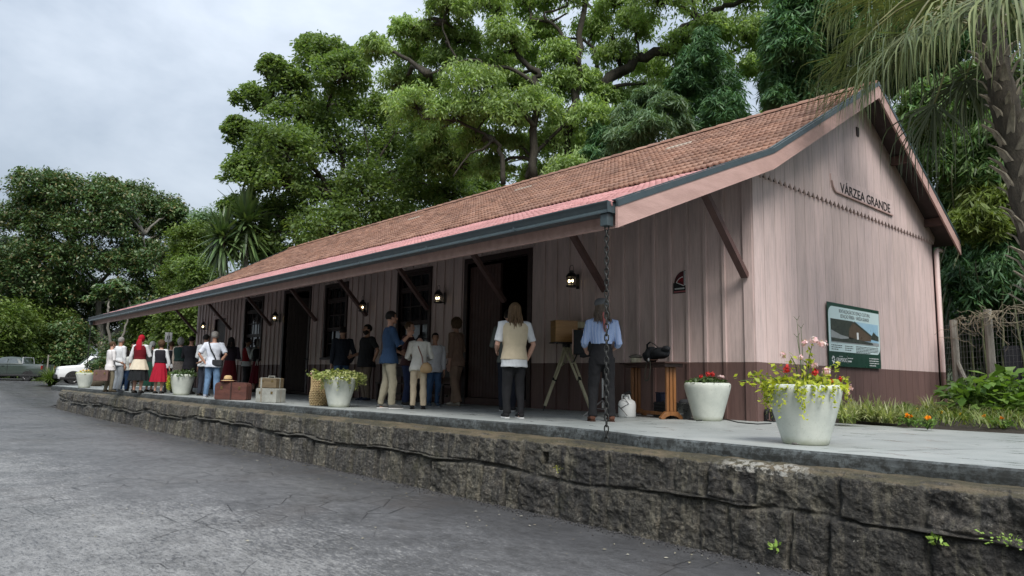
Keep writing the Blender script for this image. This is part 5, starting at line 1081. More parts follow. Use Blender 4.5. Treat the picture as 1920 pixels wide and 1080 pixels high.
# wicker basket
M_WICK = pm('pale_wicker', (.52, .40, .22), (.30, .21, .10), 30, .7, .5, 60)
p = fl(594, 761)+cb*.14; wk = tag(empty('wicker_basket', p), 'tall pale wicker basket standing behind the variegated tub', 'basket')
mb = MB()
for k in range(17):
    z = .02+k*.033; n_ = 36; pts = [((.155+.018*math.sin(k*.35)+.012*math.cos(q*18/2*2+math.pi*k))*math.cos(q), (.155+.018*math.sin(k*.35)+.012*math.cos(q*18/2*2+math.pi*k))*math.sin(q), z) for q in (2*math.pi*j/n_ for j in range(n_+1))]; mb.tube(pts, .0145, 5)
mb.build('weave', M_WICK, wk, True)
mb = MB()
for j in range(18): q = 2*math.pi*j/18; mb.tube([(.152*math.cos(q), .152*math.sin(q), 0), (.17*math.cos(q), .17*math.sin(q), .57)], .007, 4)
mb.build('ribs', M_WICK, wk)
mb = MB(); mb.lathe([(0, .01), (.145, .01), (.145, .022), (0, .022)], 18); mb.build('base', M_WICK, wk)
# luggage
M_LEATH = pm('worn_brown_leather', (.125, .050, .038), (.060, .026, .022), 5, .5, .4, 30, (.6, 2, 2)); M_LEATHD = pm('dark_leather_trim', (.045, .022, .018), None, 6, .5, .3); M_BRASS = pm('dull_brass', (.30, .22, .10), None, 9, .45, .1, metal=.9)
M_TRW = pm('grey_painted_trunk', (.33, .34, .31), (.20, .20, .18), 6, .7, .4, 30); M_TRB = pm('brown_trunk_boards', (.17, .13, .075), (.09, .065, .04), 5, .65, .4, 25, (.5, 3, 3)); M_STRAW = pm('straw', (.52, .36, .18), (.38, .25, .12), 30, .8, .4, 90)
def suitcase(loc, rz, w, d_, h, name, label, m, mt, handle=True, straps=(), rnd=.05, cat='suitcase', group=None):
    root = tag(empty(name, loc, rz), label, cat, group)
    def slab(y0, y1, nm, mm, gr=0):
        P = []; hw = w/2+gr; r = rnd; zz0, zz1 = 0.004-gr*0, h+gr
        for cx, cz, a0 in ((hw-r, zz1-r, 0), (-hw+r, zz1-r, 90), (-hw+r*.4, zz0+r*.4, 180), (hw-r*.4, zz0+r*.4, 270)):
            rr_ = r if a0 < 180 else r*.4; P += [(cx+rr_*math.cos(R(a0+q)), y0, cz+rr_*math.sin(R(a0+q))) for q in (0, 30, 60, 90)]
        return MB().poly(P, (0, y1-y0, 0)).build(nm, mm, root, bevel=.008)
    slab(-d_/2, -.006, 'lid', m); slab(.006, d_/2, 'body', m); slab(-.005, .005, 'seam', mt, .006)
    if handle: MB().tube([(-.08, 0, h), (-.075, 0, h+.04), (.075, 0, h+.04), (.08, 0, h)], .010, 6).build('handle', mt, root, True)
    for sx in straps:
        MB().box(sx-.018, sx+.018, -d_/2-.010, d_/2+.010, -.0005, h+.010).build('strap', mt, root, bevel=.003)
    for sx in (-w*.28, w*.28): MB().box(sx-.025, sx+.025, -d_/2-.008, -d_/2-.0005, h*.60, h*.78).build('latch', M_BRASS, root, bevel=.003)
    return root
CZ = math.atan2(RT[1], RT[0])          # heading of "across the view"
p = fl(433, 750)+cb*.10; SUIT = suitcase(p, CZ-.25, .84, .22, .40, 'suitcase', 'large rounded reddish-brown suitcase with a straw hat on top', M_LEATH, M_LEATHD, True, (0.02,), .09)
ht = tag(empty('straw_hat', (p[0]-.14*cr[0], p[1]-.14*cr[1], p[2]+.445)), 'straw hat resting on the reddish-brown suitcase', 'hat')
MB().lathe([(.0, .0), (.16, -.012), (.165, -.006), (.10, .008), (.092, .05), (.08, .095), (.05, .115), (0, .118)], 24).build('crown', M_STRAW, ht, True, angle=60); MB().lathe([(.099, .010), (.101, .012), (.097, .034), (.094, .034)], 24, cap=False).build('band', M_LEATHD, ht)
p = fl(502, 755)+cb*.16; suitcase(p, CZ-.35, .53, .32, .30, 'travel_trunk', 'pale grey-green travel trunk under the smaller brown one', M_TRW, pm('trunk_edging', (.24, .22, .18), None, 5, .6, .2), False, (-.12,), .03, 'trunk', 'stacked travel trunks')
suitcase(p+np.array([0, 0, .308]), CZ-.30, .43, .28, .21, 'travel_trunk', 'small brown travel trunk stacked on the grey-green one', M_TRB, M_TRW, True, (-.15,), .02, 'trunk', 'stacked travel trunks')
p2 = fl(512, 738); bg_ = tag(empty('leather_bag', p2, CZ), 'dark leather bag with papers behind the stacked trunks', 'bag')
mb = MB(); mb.rings([[(x*w_, y*d2, z) for x, y in ((-1, -1), (1, -1), (1, 1), (-1, 1))] for z, w_, d2 in ((.0, .25, .13), (.25, .26, .13), (.45, .22, .09), (.52, .20, .04))]); mb.build('body', M_LEATHD, bg_, bevel=.03)
MB().tube([(-.12, 0, .5), (-.09, 0, .62), (.09, 0, .62), (.12, 0, .5)], .012, 6).build('handle', M_LEATHD, bg_, True); MB().box(-.02, .13, -.155, -.15, .30, .48, Matrix.Rotation(.15, 4, 'Y')).build('papers', pm('paper', (.55, .55, .52), None, 8, .8, 0), bg_)
# --- box camera on tripod
M_OAK = pm('varnished_box_wood', (.46, .26, .10), (.32, .17, .065), 3, .45, .15, 20, (1, 1, 8)); M_TRI = pm('pale_tripod_wood', (.56, .52, .36), (.42, .38, .25), 6, .6, .2, 30, (4, 4, .6)); M_BLKC = pm('black_cloth', (.016, .018, .021), (.026, .028, .032), 4, .85, .3, 50); M_BLKM = pm('black_metal', (.014, .014, .015), None, 5, .4, 0)
feet = [fl(1018, 771), fl(1048, 764), fl(1112, 779)]; ap = at(1062, 645, math.hypot(*( (feet[0]+feet[1]+feet[2])/3-CAM)[:2]))
O = np.array([ap[0], ap[1], 0]); tp = tag(empty('camera_tripod', O), 'pale wooden tripod with double-rail legs under the box camera', 'tripod')
MB().lathe([(.0, ap[2]-.07), (.07, ap[2]-.07), (.08, ap[2]-.03), (.075, ap[2]), (0, ap[2])], 16).build('head', M_BLKM, tp)
for f in feet:
    lg = MB(); a = np.array([0, 0, ap[2]-.04]); b_ = f-O; v = b_-a; s_ = unit(np.cross(v, [0, 0, 1.])); j = a+v*.52
    for k in (-1, 1): lg.bar(a+s_*.05*k+v*.02, j+s_*.028*k, .032, .036, up=s_)
    lg.bar(j-v*.03, b_-v*.08, .050, .042, up=s_); o_ = lg.build('leg', M_TRI, tp, bevel=.003)
    MB().bar(j-v*.02, j+v*.02, .085, .045, up=s_).build('clamp', M_BLKM, o_); MB().tube([b_-v*.08, b_], [.018, .005], 8).build('spike', M_BLKM, o_)
    MB().bar(a+v*.27-s_*.05, a+v*.27+s_*.05, .03, .02).build('brace', M_TRI, o_)
cm = tag(empty('box_camera', (ap[0], ap[1], ap[2]), CZ+.25), 'varnished wooden box camera on the pale tripod with a black lens', 'camera')
mb = MB(); mb.box(-.27, .17, -.16, .16, .03, .42); mb.build('body', M_OAK, cm, bevel=.006)
MB().box(-.29, .19, -.17, .17, .005, .028).build('base_board', M_BLKM, cm); MB().box(-.28, .18, -.165, .165, .422, .436).build('lid', M_OAK, cm)
MB().box(.20, .38, -.07, .12, .31, .43).build('viewing_hood', M_TRI, cm, bevel=.004)
MB().tube([(.17, -.02, .16), (.23, -.02, .16)], .055, 14).build('lens', M_BLKM, cm, True)
for x in (-.24, -.05, .12): MB().ell((x, -.17, -.005), (.014, .014, .014), 8, 6).build('knob', M_BLKM, cm)
# dark focusing cloth frame beside it
q = at(1092, 640, math.hypot(*(ap-CAM)[:2])-.5); fc = tag(empty('dark_cloth_hood', (q[0], q[1], 0), CZ-.30), 'black cloth hood with a pale wooden front frame beside the box camera', 'cloth hood')
zc = q[2]
mb = MB(); mb.rings([[(x, y*.17, zc+z) for y, z in ((-1, -.24), (1, -.24), (1, .20), (-1, .20))] for x in (-.13, -.05)]+[[(x, y*w_, zc+z) for y, z in ((-1, b0_), (1, b0_), (1, t0_), (-1, t0_))] for x, w_, b0_, t0_ in ((.12, .16, -.21, .20), (.30, .13, -.17, .15))]); mb.build('cloth', M_BLKC, fc, bevel=.012)
mb = MB(); mb.rings([[(x, y*.18, zc+z) for y, z in ((-1, -.25), (1, -.25), (1, .21), (-1, .21))] for x in (-.150, -.131)]); mb.build('front_frame', pm('pinkish_frame_wood', (.50, .33, .27), None, 8, .6, .1), fc, bevel=.003)
MB().tube([(-.10, 0, zc-.24), (-.16, 0, .9), (-.2, 0, .9)], .012, 6).build('support_arm', M_BLKM, fc)
mb = MB(); mb.rings([[(x, y, zc+z) for x, y, z in ((-.02, -.15, b1_), (.32, -.13, b1_+.07), (.32, .13, b1_+.07), (-.02, .15, b1_))] for b1_ in (-.30, -.205)]); mb.build('cloth_fold', M_BLKC, fc, bevel=.01)
# --- slim light stand with silver legs
c0 = fl(1130, 776); ls = tag(empty('light_stand', c0), 'slim silver light stand with folded-out legs behind the woman in the striped shirt', 'light stand')
M_SIL = pm('brushed_silver', (.60, .61, .62), (.5, .5, .51), 9, .35, .05, metal=.6); M_WHP = pm('white_plastic', (.70, .71, .70), (.60, .61, .6), 6, .4, .05)
MB().tube([(0, 0, .10), (0, 0, .62)], .016, 10).build('column', M_WHP, ls, True); MB().tube([(0, 0, .62), (0, 0, 1.25)], .009, 8).build('upper_tube', M_BLKM, ls, True)
for tgt in (fl(1094, 781), fl(1139, 787), fl(1160, 772)):
    v = tgt-c0; lg = MB().bar((0, 0, .24), (v[0], v[1], .012), .022, .014).build('leg', M_SIL, ls); MB().bar((0, 0, .08), (v[0]*.5, v[1]*.5, .12), .014, .010).build('brace', M_SIL, ls)
MB().lathe([(.0, .20), (.026, .20), (.026, .28), (0, .28)], 12).build('collar', M_BLKM, ls)
# --- carved table with slatted ends
M_WAL = pm('varnished_table_wood', (.28, .125, .045), (.165, .070, .026), 4, .40, .2, 18, (5, 5, .6)); M_TOPW = pm('dark_table_top', (.065, .033, .026), (.04, .02, .016), 4, .35, .1)
tc0 = (fl(1258, 786)+fl(1192, 779))/2; TA = math.atan2(*( (fl(1258, 786)-fl(1192, 779))[[1, 0]])); tb = tag(empty('side_table', tc0, TA), 'narrow wooden table with slatted column ends and arched feet against the wall', 'table')
TL = np.linalg.norm(fl(1258, 786)-fl(1192, 779)); hx = TL/2; TH = .885
mb = MB(); mb.box(-hx-.20, hx+.17, -.20, .20, TH-.025, TH); mb.build('table_top', M_TOPW, tb, bevel=.006); mb = MB(); mb.box(-hx-.12, hx+.10, -.16, .16, TH-.08, TH-.026); mb.build('apron', M_TOPW, tb, bevel=.004)
for s_ in (-1, 1):
    x = s_*hx
    e_ = None
    for k in range(3):
        y = -.062+k*.062; m_ = MB(); m_.box(x-.024, x+.024, y-.024, y+.024, .12, TH-.081)
        o_ = m_.build('slat_column', M_WAL, tb, bevel=.006)
    f_ = MB(); P = [(x-.04, -.19, 0), (x-.04, -.13, 0), (x-.04, -.10, .035), (x-.04, -.04, .055), (x-.04, .04, .055), (x-.04, .10, .035), (x-.04, .13, 0), (x-.04, .19, 0), (x-.04, .195, .03), (x-.04, .15, .075), (x-.04, .10, .119), (x-.04, -.10, .119), (x-.04, -.15, .075), (x-.04, -.195, .03)]
    f_.poly(P, (.08, 0, 0)); f_.build('foot', M_WAL, tb, bevel=.006)
MB().box(-hx+.041, hx-.041, -.025, .025, .05, .10).build('stretcher', M_WAL, tb, bevel=.005)
Mt = Matrix.Translation(tc0) @ Matrix.Rotation(TA, 4, 'Z')
def on_table(x, y, z=0): return tuple(Mt @ Vector((x, y, TH+z+.001)))
# a pale boater-like pot with dark lid, black bags, belt
bt = tag(empty('cream_bowl', on_table(-hx+.07, -.03), TA), 'cream bowl with a dark rimmed lid at the left end of the table', 'bowl')
MB().lathe([(0, 0), (.085, 0), (.092, .02), (.098, .085), (.09, .085), (0, .08)], 20).build('bowl', pm('cream_enamel', (.58, .55, .42), None, 6, .4, .05), bt, True, angle=50); MB().lathe([(0, .088), (.10, .088), (.125, .10), (.12, .112), (.07, .135), (0, .15)], 20).build('lid', pm('grey_lid', (.22, .21, .18), (.06, .055, .05), 9, .5, .1), bt, True, angle=50)
MB().tube([(-.10, 0, .05), (-.17, 0, .06), (-.19, 0, .03), (-.17, 0, .005), (-.10, 0, .005)], .008, 6).build('handle', M_LEATHD, bt, True)
bk = tag(empty('camera_bag', on_table(.10, 0), TA), 'black slouching camera bag with a looped strap on the table', 'bag')
rg = np.random.default_rng(9)
def lump(c, r, nm, par, seed, amp=.25, mm=None):
    mb = MB(); mb.ell((0, 0, 0), (1, 1, 1), 20, 14); P = np.array(mb.v); nn_ = fbm(P*1.8+seed, 3, seed); P = P*(1+amp*2*nn_[:, None]); P = P*np.array(r)+np.array(c); P[:, 2] = np.maximum(P[:, 2], .002); mb.v = [tuple(q) for q in P]; return mb.build(nm, mm or M_BLKC, par, True, angle=180)
lump((-.12, 0, .12), (.15, .13, .13), 'pouch', bk, 3); lump((.12, .02, .15), (.24, .12, .10), 'body', bk, 5, .3); lump((.33, .0, .21), (.10, .06, .05), 'flap', bk, 8, .2)
MB().tube([(-.16, -.05, .20), (-.12, -.08, .29), (-.02, -.08, .33), (.08, -.08, .30), (.18, -.06, .24)], .016, 6, flat=.4).build('strap', M_BLKC, bk, True)
bl = tag(empty('leather_belt', on_table(.28, -.14), TA), 'brown leather belt hanging in a loop from the right end of the table', 'belt')
MB().tube([(-.22, .03, .02), (-.10, -.05, .035), (.02, -.04, .03), (.13, .0, .03)], .020, 6, flat=.5).build('coil', pm('brown_belt', (.10, .055, .04), None, 5, .5, .1), bl, True)
MB().tube([(-.08, -.075, .01), (-.10, -.085, -.10), (-.12, -.09, -.22), (-.10, -.09, -.30), (-.02, -.09, -.29), (.04, -.09, -.20), (.05, -.085, -.08), (.02, -.075, .01)], .015, 6, flat=.35).build('loop', pm('olive_strap', (.06, .06, .045), None, 5, .6, .1), bl, True)
MB().ell((-.02, -.08, .035), (.03, .012, .03), 8, 6).build('buckle', M_SIL, bl)
# under the table
g_ = fl(1178, 783)+cb*.12; gj = tag(empty('white_canister', g_), 'white plastic canister with a coiled cable left of the table', 'canister')
MB().lathe([(0, 0), (.125, 0), (.14, .02), (.142, .20), (.13, .25), (.08, .285), (.05, .29), (.05, .33), (0, .33)], 20).build('drum', M_WHP, gj, True, angle=60)
MB().tube([(-.09, -.02, .27), (-.07, -.03, .35), (.07, -.03, .35), (.09, -.02, .27)], .014, 6).build('handle', M_WHP, gj, True)
MB().tube([(.02, -.13, .33), (.12, -.10, .22), (.0, -.16, .14), (-.08, -.15, .20), (.06, -.16, .10), (.11, -.13, .03)], .006, 5).build('cable', M_BLKM, gj, True)
MB().tube([(-.06, -.02, .34), (-.02, .05, .40), (.05, .02, .37), (.08, -.03, .41), (.0, -.06, .37)], .022, 6).build('cap_cluster', M_BLKM, gj, True)
b_ = Mt @ Vector((-.02, .16, 0)); bx = tag(empty('blue_box', (b_[0], b_[1], 0), TA), 'dark blue tall box under the middle of the table', 'box'); MB().box(-.10, .06, -.03, .12, .002, .38).build('body', pm('dark_blue_card', (.014, .02, .05), None, 4, .6, .1), bx, bevel=.006); MB().box(-.105, .065, -.035, .125, .382, .40).build('lid', pm('dark_blue_card', (.014, .02, .05)), bx)
b_ = Mt @ Vector((.20, .12, 0)); ck = tag(empty('plastic_crate', (b_[0], b_[1], 0), TA), 'black slotted plastic crate under the right of the table', 'crate')
mb = MB()
for yy in (-.11, .11):
    for k in range(9): mb.box(-.17+k*.04, -.15+k*.04, yy-.004, yy+.004, .01, .25)
    for zz in (.01, .06, .11, .16, .21): mb.box(-.18, .18, yy-.006, yy+.006, zz, zz+.022)
for xx in (-.176, .176):
    for k in range(6): mb.box(xx-.004, xx+.004, -.11+k*.04, -.09+k*.04, .01, .25)
    for zz in (.01, .06, .11, .16, .21): mb.box(xx-.006, xx+.006, -.104, .104, zz, zz+.022)
mb.build('basket_walls', M_BLKM, ck); MB().box(-.17, .17, -.10, .10, .004, .009).build('base', M_BLKM, ck)
lump((0, 0, .20), (.14, .08, .08), 'contents', ck, 14, .3)
p = fl(1288, 784)+cb*.12; bu = tag(empty('metal_bucket', p), 'galvanised metal bucket between the table and the red flower tub', 'bucket')
MB().lathe([(0, .002), (.10, .002), (.105, .01), (.142, .225), (.148, .23), (.148, .24), (.136, .24), (.10, .02), (0, .015)], 26).build('pail', pm('galvanised_metal', (.42, .43, .42), (.28, .29, .28), 7, .32, .1, 30, metal=.85), bu, True, angle=50)
MB().tube([(-.148, 0, .22), (-.13, .0, .10), (0, -.15, .06), (.13, 0, .10), (.148, 0, .22)], .004, 5).build('handle', M_SIL, bu, True)
lump((.0, 0, .24), (.10, .10, .06), 'contents', bu, 21, .3)
# --- benches, microphone stand
def bench(x0, label):
    r = tag(empty('wall_bench', (x0, -.42, floorz(x0))), label, 'bench', 'dark benches against the platform wall')
    MB().box(-.75, .75, -.20, .20, .42, .455).build('seat', M_DARKW, r, bevel=.004)
    for s_ in (-1, 1):
        for y in (-.16, .16): MB().box(s_*.66-.03, s_*.66+.03, y-.03, y+.03, 0, .419).build('leg', M_DARKW, r)
    MB().box(-.62, .62, -.02, .02, .16, .21).build('stretcher', M_DARKW, r); MB().box(-.75, .75, .18, .21, .60, .85).build('backrest', M_DARKW, r, bevel=.004)
    for s_ in (-1, 1): MB().box(s_*.6-.025, s_*.6+.025, .205, .235, .40, .84).build('post', M_DARKW, r)
bench(-9.35, 'dark wooden bench under the near window behind the man in the navy shirt'); bench(-7.95, 'dark wooden bench between the near window and the big doorway')
p = fl(597, 741); mk = tag(empty('microphone_stand', p), 'thin black microphone stand with a slanting boom by the narrow doorway', 'microphone stand')
MB().tube([(0, 0, .02), (0, 0, 1.0)], .011, 6).build('pole', M_BLKM, mk); MB().tube([tuple(-cr*.35+np.array([0, 0, 1.08])), tuple(cr*.65+np.array([0, 0, .88]))], .009, 6).build('boom', M_BLKM, mk)
MB().tube([tuple(-cr*.35+np.array([0, 0, 1.08])), tuple(-cr*.50+np.array([0, 0, 1.11]))], [.016, .024], 8).build('microphone', M_BLKM, mk)
for k in range(3): a = k*2.1+.4; MB().tube([(0, 0, .16), (.26*math.cos(a), .26*math.sin(a), .012)], .009, 5).build('leg', M_BLKM, mk)
# --- rain chains
def rain_chain(x, y, z0, z1, label, pitch=.064):
    n_ = int((z0-z1)/pitch); V = []; mb = MB()
    for k in range(n_):
        zc_ = z0-.03-k*pitch; a = (math.pi/2 if k % 2 else 0)+.5; ux = np.array([math.cos(a), math.sin(a), 0]); pts = []
        for j in range(13):
            q = 2*math.pi*j/12; pts.append(np.array([0, 0, zc_])+ux*.023*math.cos(q)+np.array([0, 0, .031*math.sin(q)+(.010 if math.sin(q) > .1 else (-.010 if math.sin(q) < -.1 else 0))]))
        mb.tube(pts, .0085, 6, cap=False)
    o_ = mb.build('rain_chain', pm('weathered_chain_iron', (.034, .035, .034), (.015, .016, .015), 20, .5, .2, 80, metal=.3), None, True, angle=180); o_.location = (x, y, 0)
    return tag(o_, label, 'chain')
rain_chain(.345, -3.895, 2.37, -.135, 'heavy dark rain chain hanging from the gutter corner to the stone ledge nearest the camera')
rain_chain(-25.93, -3.895, 2.37, -.10, 'dark rain chain hanging from the far end of the gutter')
# --- uplights, cable, pebble
for i, (px, py, lb) in enumerate([(1437, 790, 'small black uplight at the building corner, nearer the tubs'), (1449, 791, 'small black uplight at the building corner, against the flower bed side')]):
    q = fl(px, py); u_ = tag(empty('uplight', q), lb, 'spotlight', 'pair of uplights at the building corner'); MB().tube([(0, 0, .03), (.0, .0, .13), (.02, .03, .19)], [.035, .04, .042], 10).build('housing', M_BLKM, u_); MB().box(-.04, .04, -.03, .03, 0, .02).build('base', M_BLKM, u_); MB().tube([(0, 0, .015), (0, 0, .05)], .012, 6).build('stem', M_BLKM, u_)
tag(MB().tube([fl(1306, 790)+np.array([0, 0, .008]), fl(1360, 787)+np.array([0, 0, .008]), fl(1385, 793)+np.array([0, 0, .008]), fl(1420, 796)+np.array([0, 0, .008]), fl(1446, 795)+np.array([0, 0, .008])], .008, 5).build('power_cable', M_BLKM, None, True), 'thin black cable lying along the wall foot to the uplights', 'cable')
o_ = lump((0, 0, .015), (.05, .035, .03), 'pebble', None, 30, .4, pm('grey_pebble', (.16, .15, .135), (.09, .085, .08), 12, .85, .4)); o_.location = fl(1493, 834); tag(o_, 'small grey stone against the base of the nearest tub', 'stone')
# --- seedlings in the wall joints
for i, (px, py, h, n_, lb) in enumerate([(1452, 1030, .09, 16, 'bright green seedling sprouting low in the stone wall'), (1757, 1017, .08, 16, 'light green seedling growing in the upper joint of the stone wall'), (1893, 1019, .09, 60, 'creeping tiny-leaved weed on the wall joint at the right edge'), (1047, 880, .05, 20, 'yellowish moss tuft in the drain hole of the stone wall')]):
    q = on_plane(px, py, 1, WY-.135); root = tag(empty('wall_weed', q), lb, 'weed'); rg = np.random.default_rng(500+i); C = rg.normal(size=(n_, 3))*np.array([.03 if i != 2 else .11, .012, .022])+np.array([0, -.01, h*.35]); D = C+rg.normal(size=(n_, 3))*.03; N = np.array([0, -1., .6])+rg.normal(size=(n_, 3))*.3
    MB().tube([(0, .03, -.02), (0, -.01, .0), (0, -.015, h*.5)], .003, 4).build('stem', M_STEM, root)
    l = np.full(n_, .05 if i < 2 else .022); V, Q_ = leaf_quads(C, D, N, l, l*.5, .1); mesh_np('leaves', V, Q_, leafmat('weed_leaves_%d' % i, [(.22, .36, .06), (.30, .44, .10)] if i < 3 else [(.25, .26, .03), (.32, .33, .05)], .2, .5, 0), root)
# --- far end: boulder, bush, stake, small sign
q = at(176, 716, 36); q[2] = -.1; o_ = lump((0, 0, .25), (.55, .4, .38), 'boulder', None, 33, .35, pm('brown_rock', (.16, .13, .09), (.075, .062, .045), 6, .9, .6, 15, bdist=.03)); o_.location = q; tag(o_, 'brown boulder beyond the far end of the platform', 'boulder')
shrub(192, 690, 22, 38, LF_DARK, 'dark round bush in front of the white car', 71, ln=.12, per=120, dens=18)
q = at(88, 697, 52); q[2] = float(roadz(q[0])); o_ = MB().tube([(0, 0, 0), (.02, 0, 1.0), (0, 0, 1.75)], [.05, .045, .04], 7).build('marker_post', M_POST, None); o_.location = q; tag(o_, 'thin wooden stake between the two parked vehicles', 'post')
for i, (px, py, lb) in enumerate([(98, 700, 'tall light green grass clump by the stake between the vehicles')]):
    q = at(px, py, 50); q[2] = float(roadz(q[0])); tuft(q, 1.1-.5*i, 420, 600+i, LF_HEDGE, 'grass_clump', lb, 'grass clump', None, .03)
q = at(316, 632, 34); sg2 = tag(empty('road_sign', (q[0], q[1], 0)), 'small white sign on a post above the heads of the far group', 'sign'); MB().tube([(0, 0, 0), (0, 0, q[2]+.2)], .025, 6).build('post', M_SIL, sg2); MB().box(-.01, .0, -.14, .14, q[2]-.22, q[2]+.2, Matrix.Rotation(-.2, 4, 'Z')).build('plate', M_WHT, sg2); MB().box(.001, .003, -.05, .05, q[2]-.1, q[2]+.06, Matrix.Rotation(-.2, 4, 'Z')).build('marking', M_INK, sg2)
# ================================================================== vehicles
M_TYRE = pm('tyre_rubber', (.016, .016, .017), None, 8, .85, .2); M_RIM = pm('alloy_rim', (.42, .43, .44), None, 5, .35, 0, metal=.7); M_CGL = pm('car_glass', (.05, .06, .065), (.10, .12, .13), 3, .05, 0, spec=.9); M_LAMP = pm('headlamp_glass', (.55, .57, .6), None, 4, .1, 0, spec=.8); M_TAIL = pm('tail_lamp', (.22, .015, .012), None, 4, .2, 0); M_TRIMP = pm('black_car_plastic', (.022, .023, .024), None, 6, .55, .1)
def carpaint(n, c): 
    t = NT(n); return t.done(c, .28, None, 0, .6, **{'Coat Weight': .6, 'Coat Roughness': .06})
def car(name, loc, rz, label, cat, paint, st, cabin, wheels, wr, windows, pickup=False, lamps=True):
    root = tag(empty(name, loc, rz), label, cat)
    def ring(x, hw, z0, z1, r=.10, tuck=.06):
        return [(x, -hw+tuck, z0), (x, hw-tuck, z0), (x, hw, z0+r*1.2), (x, hw*1.0, (z0+z1)/2), (x, hw-.03, z1-r), (x, hw-.12, z1), (x, -hw+.12, z1), (x, -hw+.03, z1-r), (x, -hw, (z0+z1)/2), (x, -hw, z0+r*1.2)]
    MB().rings([ring(*s_) for s_ in st]).build('body', paint, root, True, angle=35)
    def cring(x, zb, zt, hb_, ht_): return [(x, -hb_, zb), (x, hb_, zb), (x, ht_+.01, zt-.06), (x, ht_-.07, zt), (x, -ht_+.07, zt), (x, -ht_-.01, zt-.06)]
    MB().rings([cring(*c) for c in cabin]).build('cabin', paint, root, True, angle=35)
    for side in (-1, 1):
        for P in windows: MB().poly([(x, side*(y), z) for x, y, z in P], (0, side*.012, 0)).build('side_window', M_CGL, root)
    for (x, side) in [(w, s_) for w in wheels for s_ in (-1, 1)]:
        y = side*(st[2][1]-.10); w = MB(); w.lathe([(wr*.62, -.11), (wr*.92, -.11), (wr, -.07), (wr, .07), (wr*.92, .11), (wr*.62, .11)], 24); M_ = Matrix.Translation((x, y, wr)) @ Matrix.Rotation(math.pi/2, 4, 'X'); w.v = [tuple(M_ @ Vector(v)) for v in w.v]; wo_ = w.build('wheel', M_TYRE, root, True, angle=50)
        rm = MB(); rm.lathe([(0, -.06), (wr*.16, -.09), (wr*.2, -.085), (wr*.2, .085), (wr*.16, .09), (0, .06)], 12)
        for k in range(6): a = k*math.pi/3; rm.bar((wr*.15*math.cos(a), wr*.15*math.sin(a), 0), (wr*.60*math.cos(a), wr*.60*math.sin(a), 0), .07, .16, up=(0, 0, 1))
        rm.lathe([(wr*.56, -.10), (wr*.63, -.112), (wr*.63, .112), (wr*.56, .10)], 24, cap=False)
        rm.v = [tuple(M_ @ Vector(v)) for v in rm.v]; rm.build('rim', M_RIM, wo_)
        ar = MB(); ar.poly([(x+wr*1.22*math.cos(R(q)), side*(st[2][1]-.015), wr+wr*1.22*math.sin(R(q))) for q in range(-15, 196, 15)], (0, side*.02, 0)); ar.build('wheel_arch', M_TRIMP, root)
    return root
# pickup, seen side on, nose out of the picture to the left
RW = at(62, 716, 56); hd = unit(-cr*.98+cb*-.12); rz_ = math.atan2(hd[1], hd[0]); cpos = RW+hd*1.38; cpos[2] = float(roadz(RW[0]))-.02
st = [(2.22, .70, .45, .78), (2.10, .80, .32, .92), (1.5, .84, .30, 1.02), (.9, .85, .28, 1.06), (0, .85, .28, 1.08), (-1.0, .85, .30, 1.08), (-2.0, .84, .36, 1.09), (-2.24, .82, .42, 1.08)]
cab = [(1.0, 1.04, 1.08, .80, .78), (.35, 1.05, 1.48, .80, .62), (-.25, 1.06, 1.54, .80, .63), (-.72, 1.06, 1.51, .80, .62), (-1.02, 1.06, 1.12, .80, .76)]
wn = [[(.72, .765, 1.12), (.25, .70, 1.40), (-.12, .695, 1.44), (-.12, .775, 1.12)], [(-.20, .775, 1.12), (-.20, .695, 1.44), (-.62, .695, 1.42), (-.80, .76, 1.12)]]
pk = car('pickup_truck', cpos, rz_, 'dark grey-green pickup truck parked at the left edge of the picture', 'pickup truck', carpaint('grey_green_car_paint', (.034, .047, .041)), st, cab, (1.42, -1.38), .335, wn)
MB().box(-2.30, -2.235, -.80, .80, .42, .60).build('rear_bumper', M_TRIMP, pk, bevel=.02); MB().box(-2.1, 2.0, -.87, .87, .30, .42).build('side_sill', M_TRIMP, pk, bevel=.02)
mb = MB(); mb.tube([(-1.0, -.7, 1.1), (-.95, -.62, 1.50), (-.95, .62, 1.50), (-1.0, .7, 1.1)], .03, 6); mb.build('roll_bar', M_SIL, pk); 
for s_ in (-1, 1): MB().box(-2.25, -2.17, s_*.70, s_*.835, .75, 1.0).build('tail_lamp', M_TAIL, pk); MB().ell((.62, s_*.95, 1.14), (.06, .10, .07), 8, 6).build('wing_mirror', M_TRIMP, pk); MB().box(.02, .16, s_*.852, s_*.865, .93, .96).build('door_handle', M_TRIMP, pk)
for s_ in (-1, 1): MB().box(-.19, -.17, s_*.851, s_*.858, .35, 1.08).build('door_gap', M_TRIMP, pk)
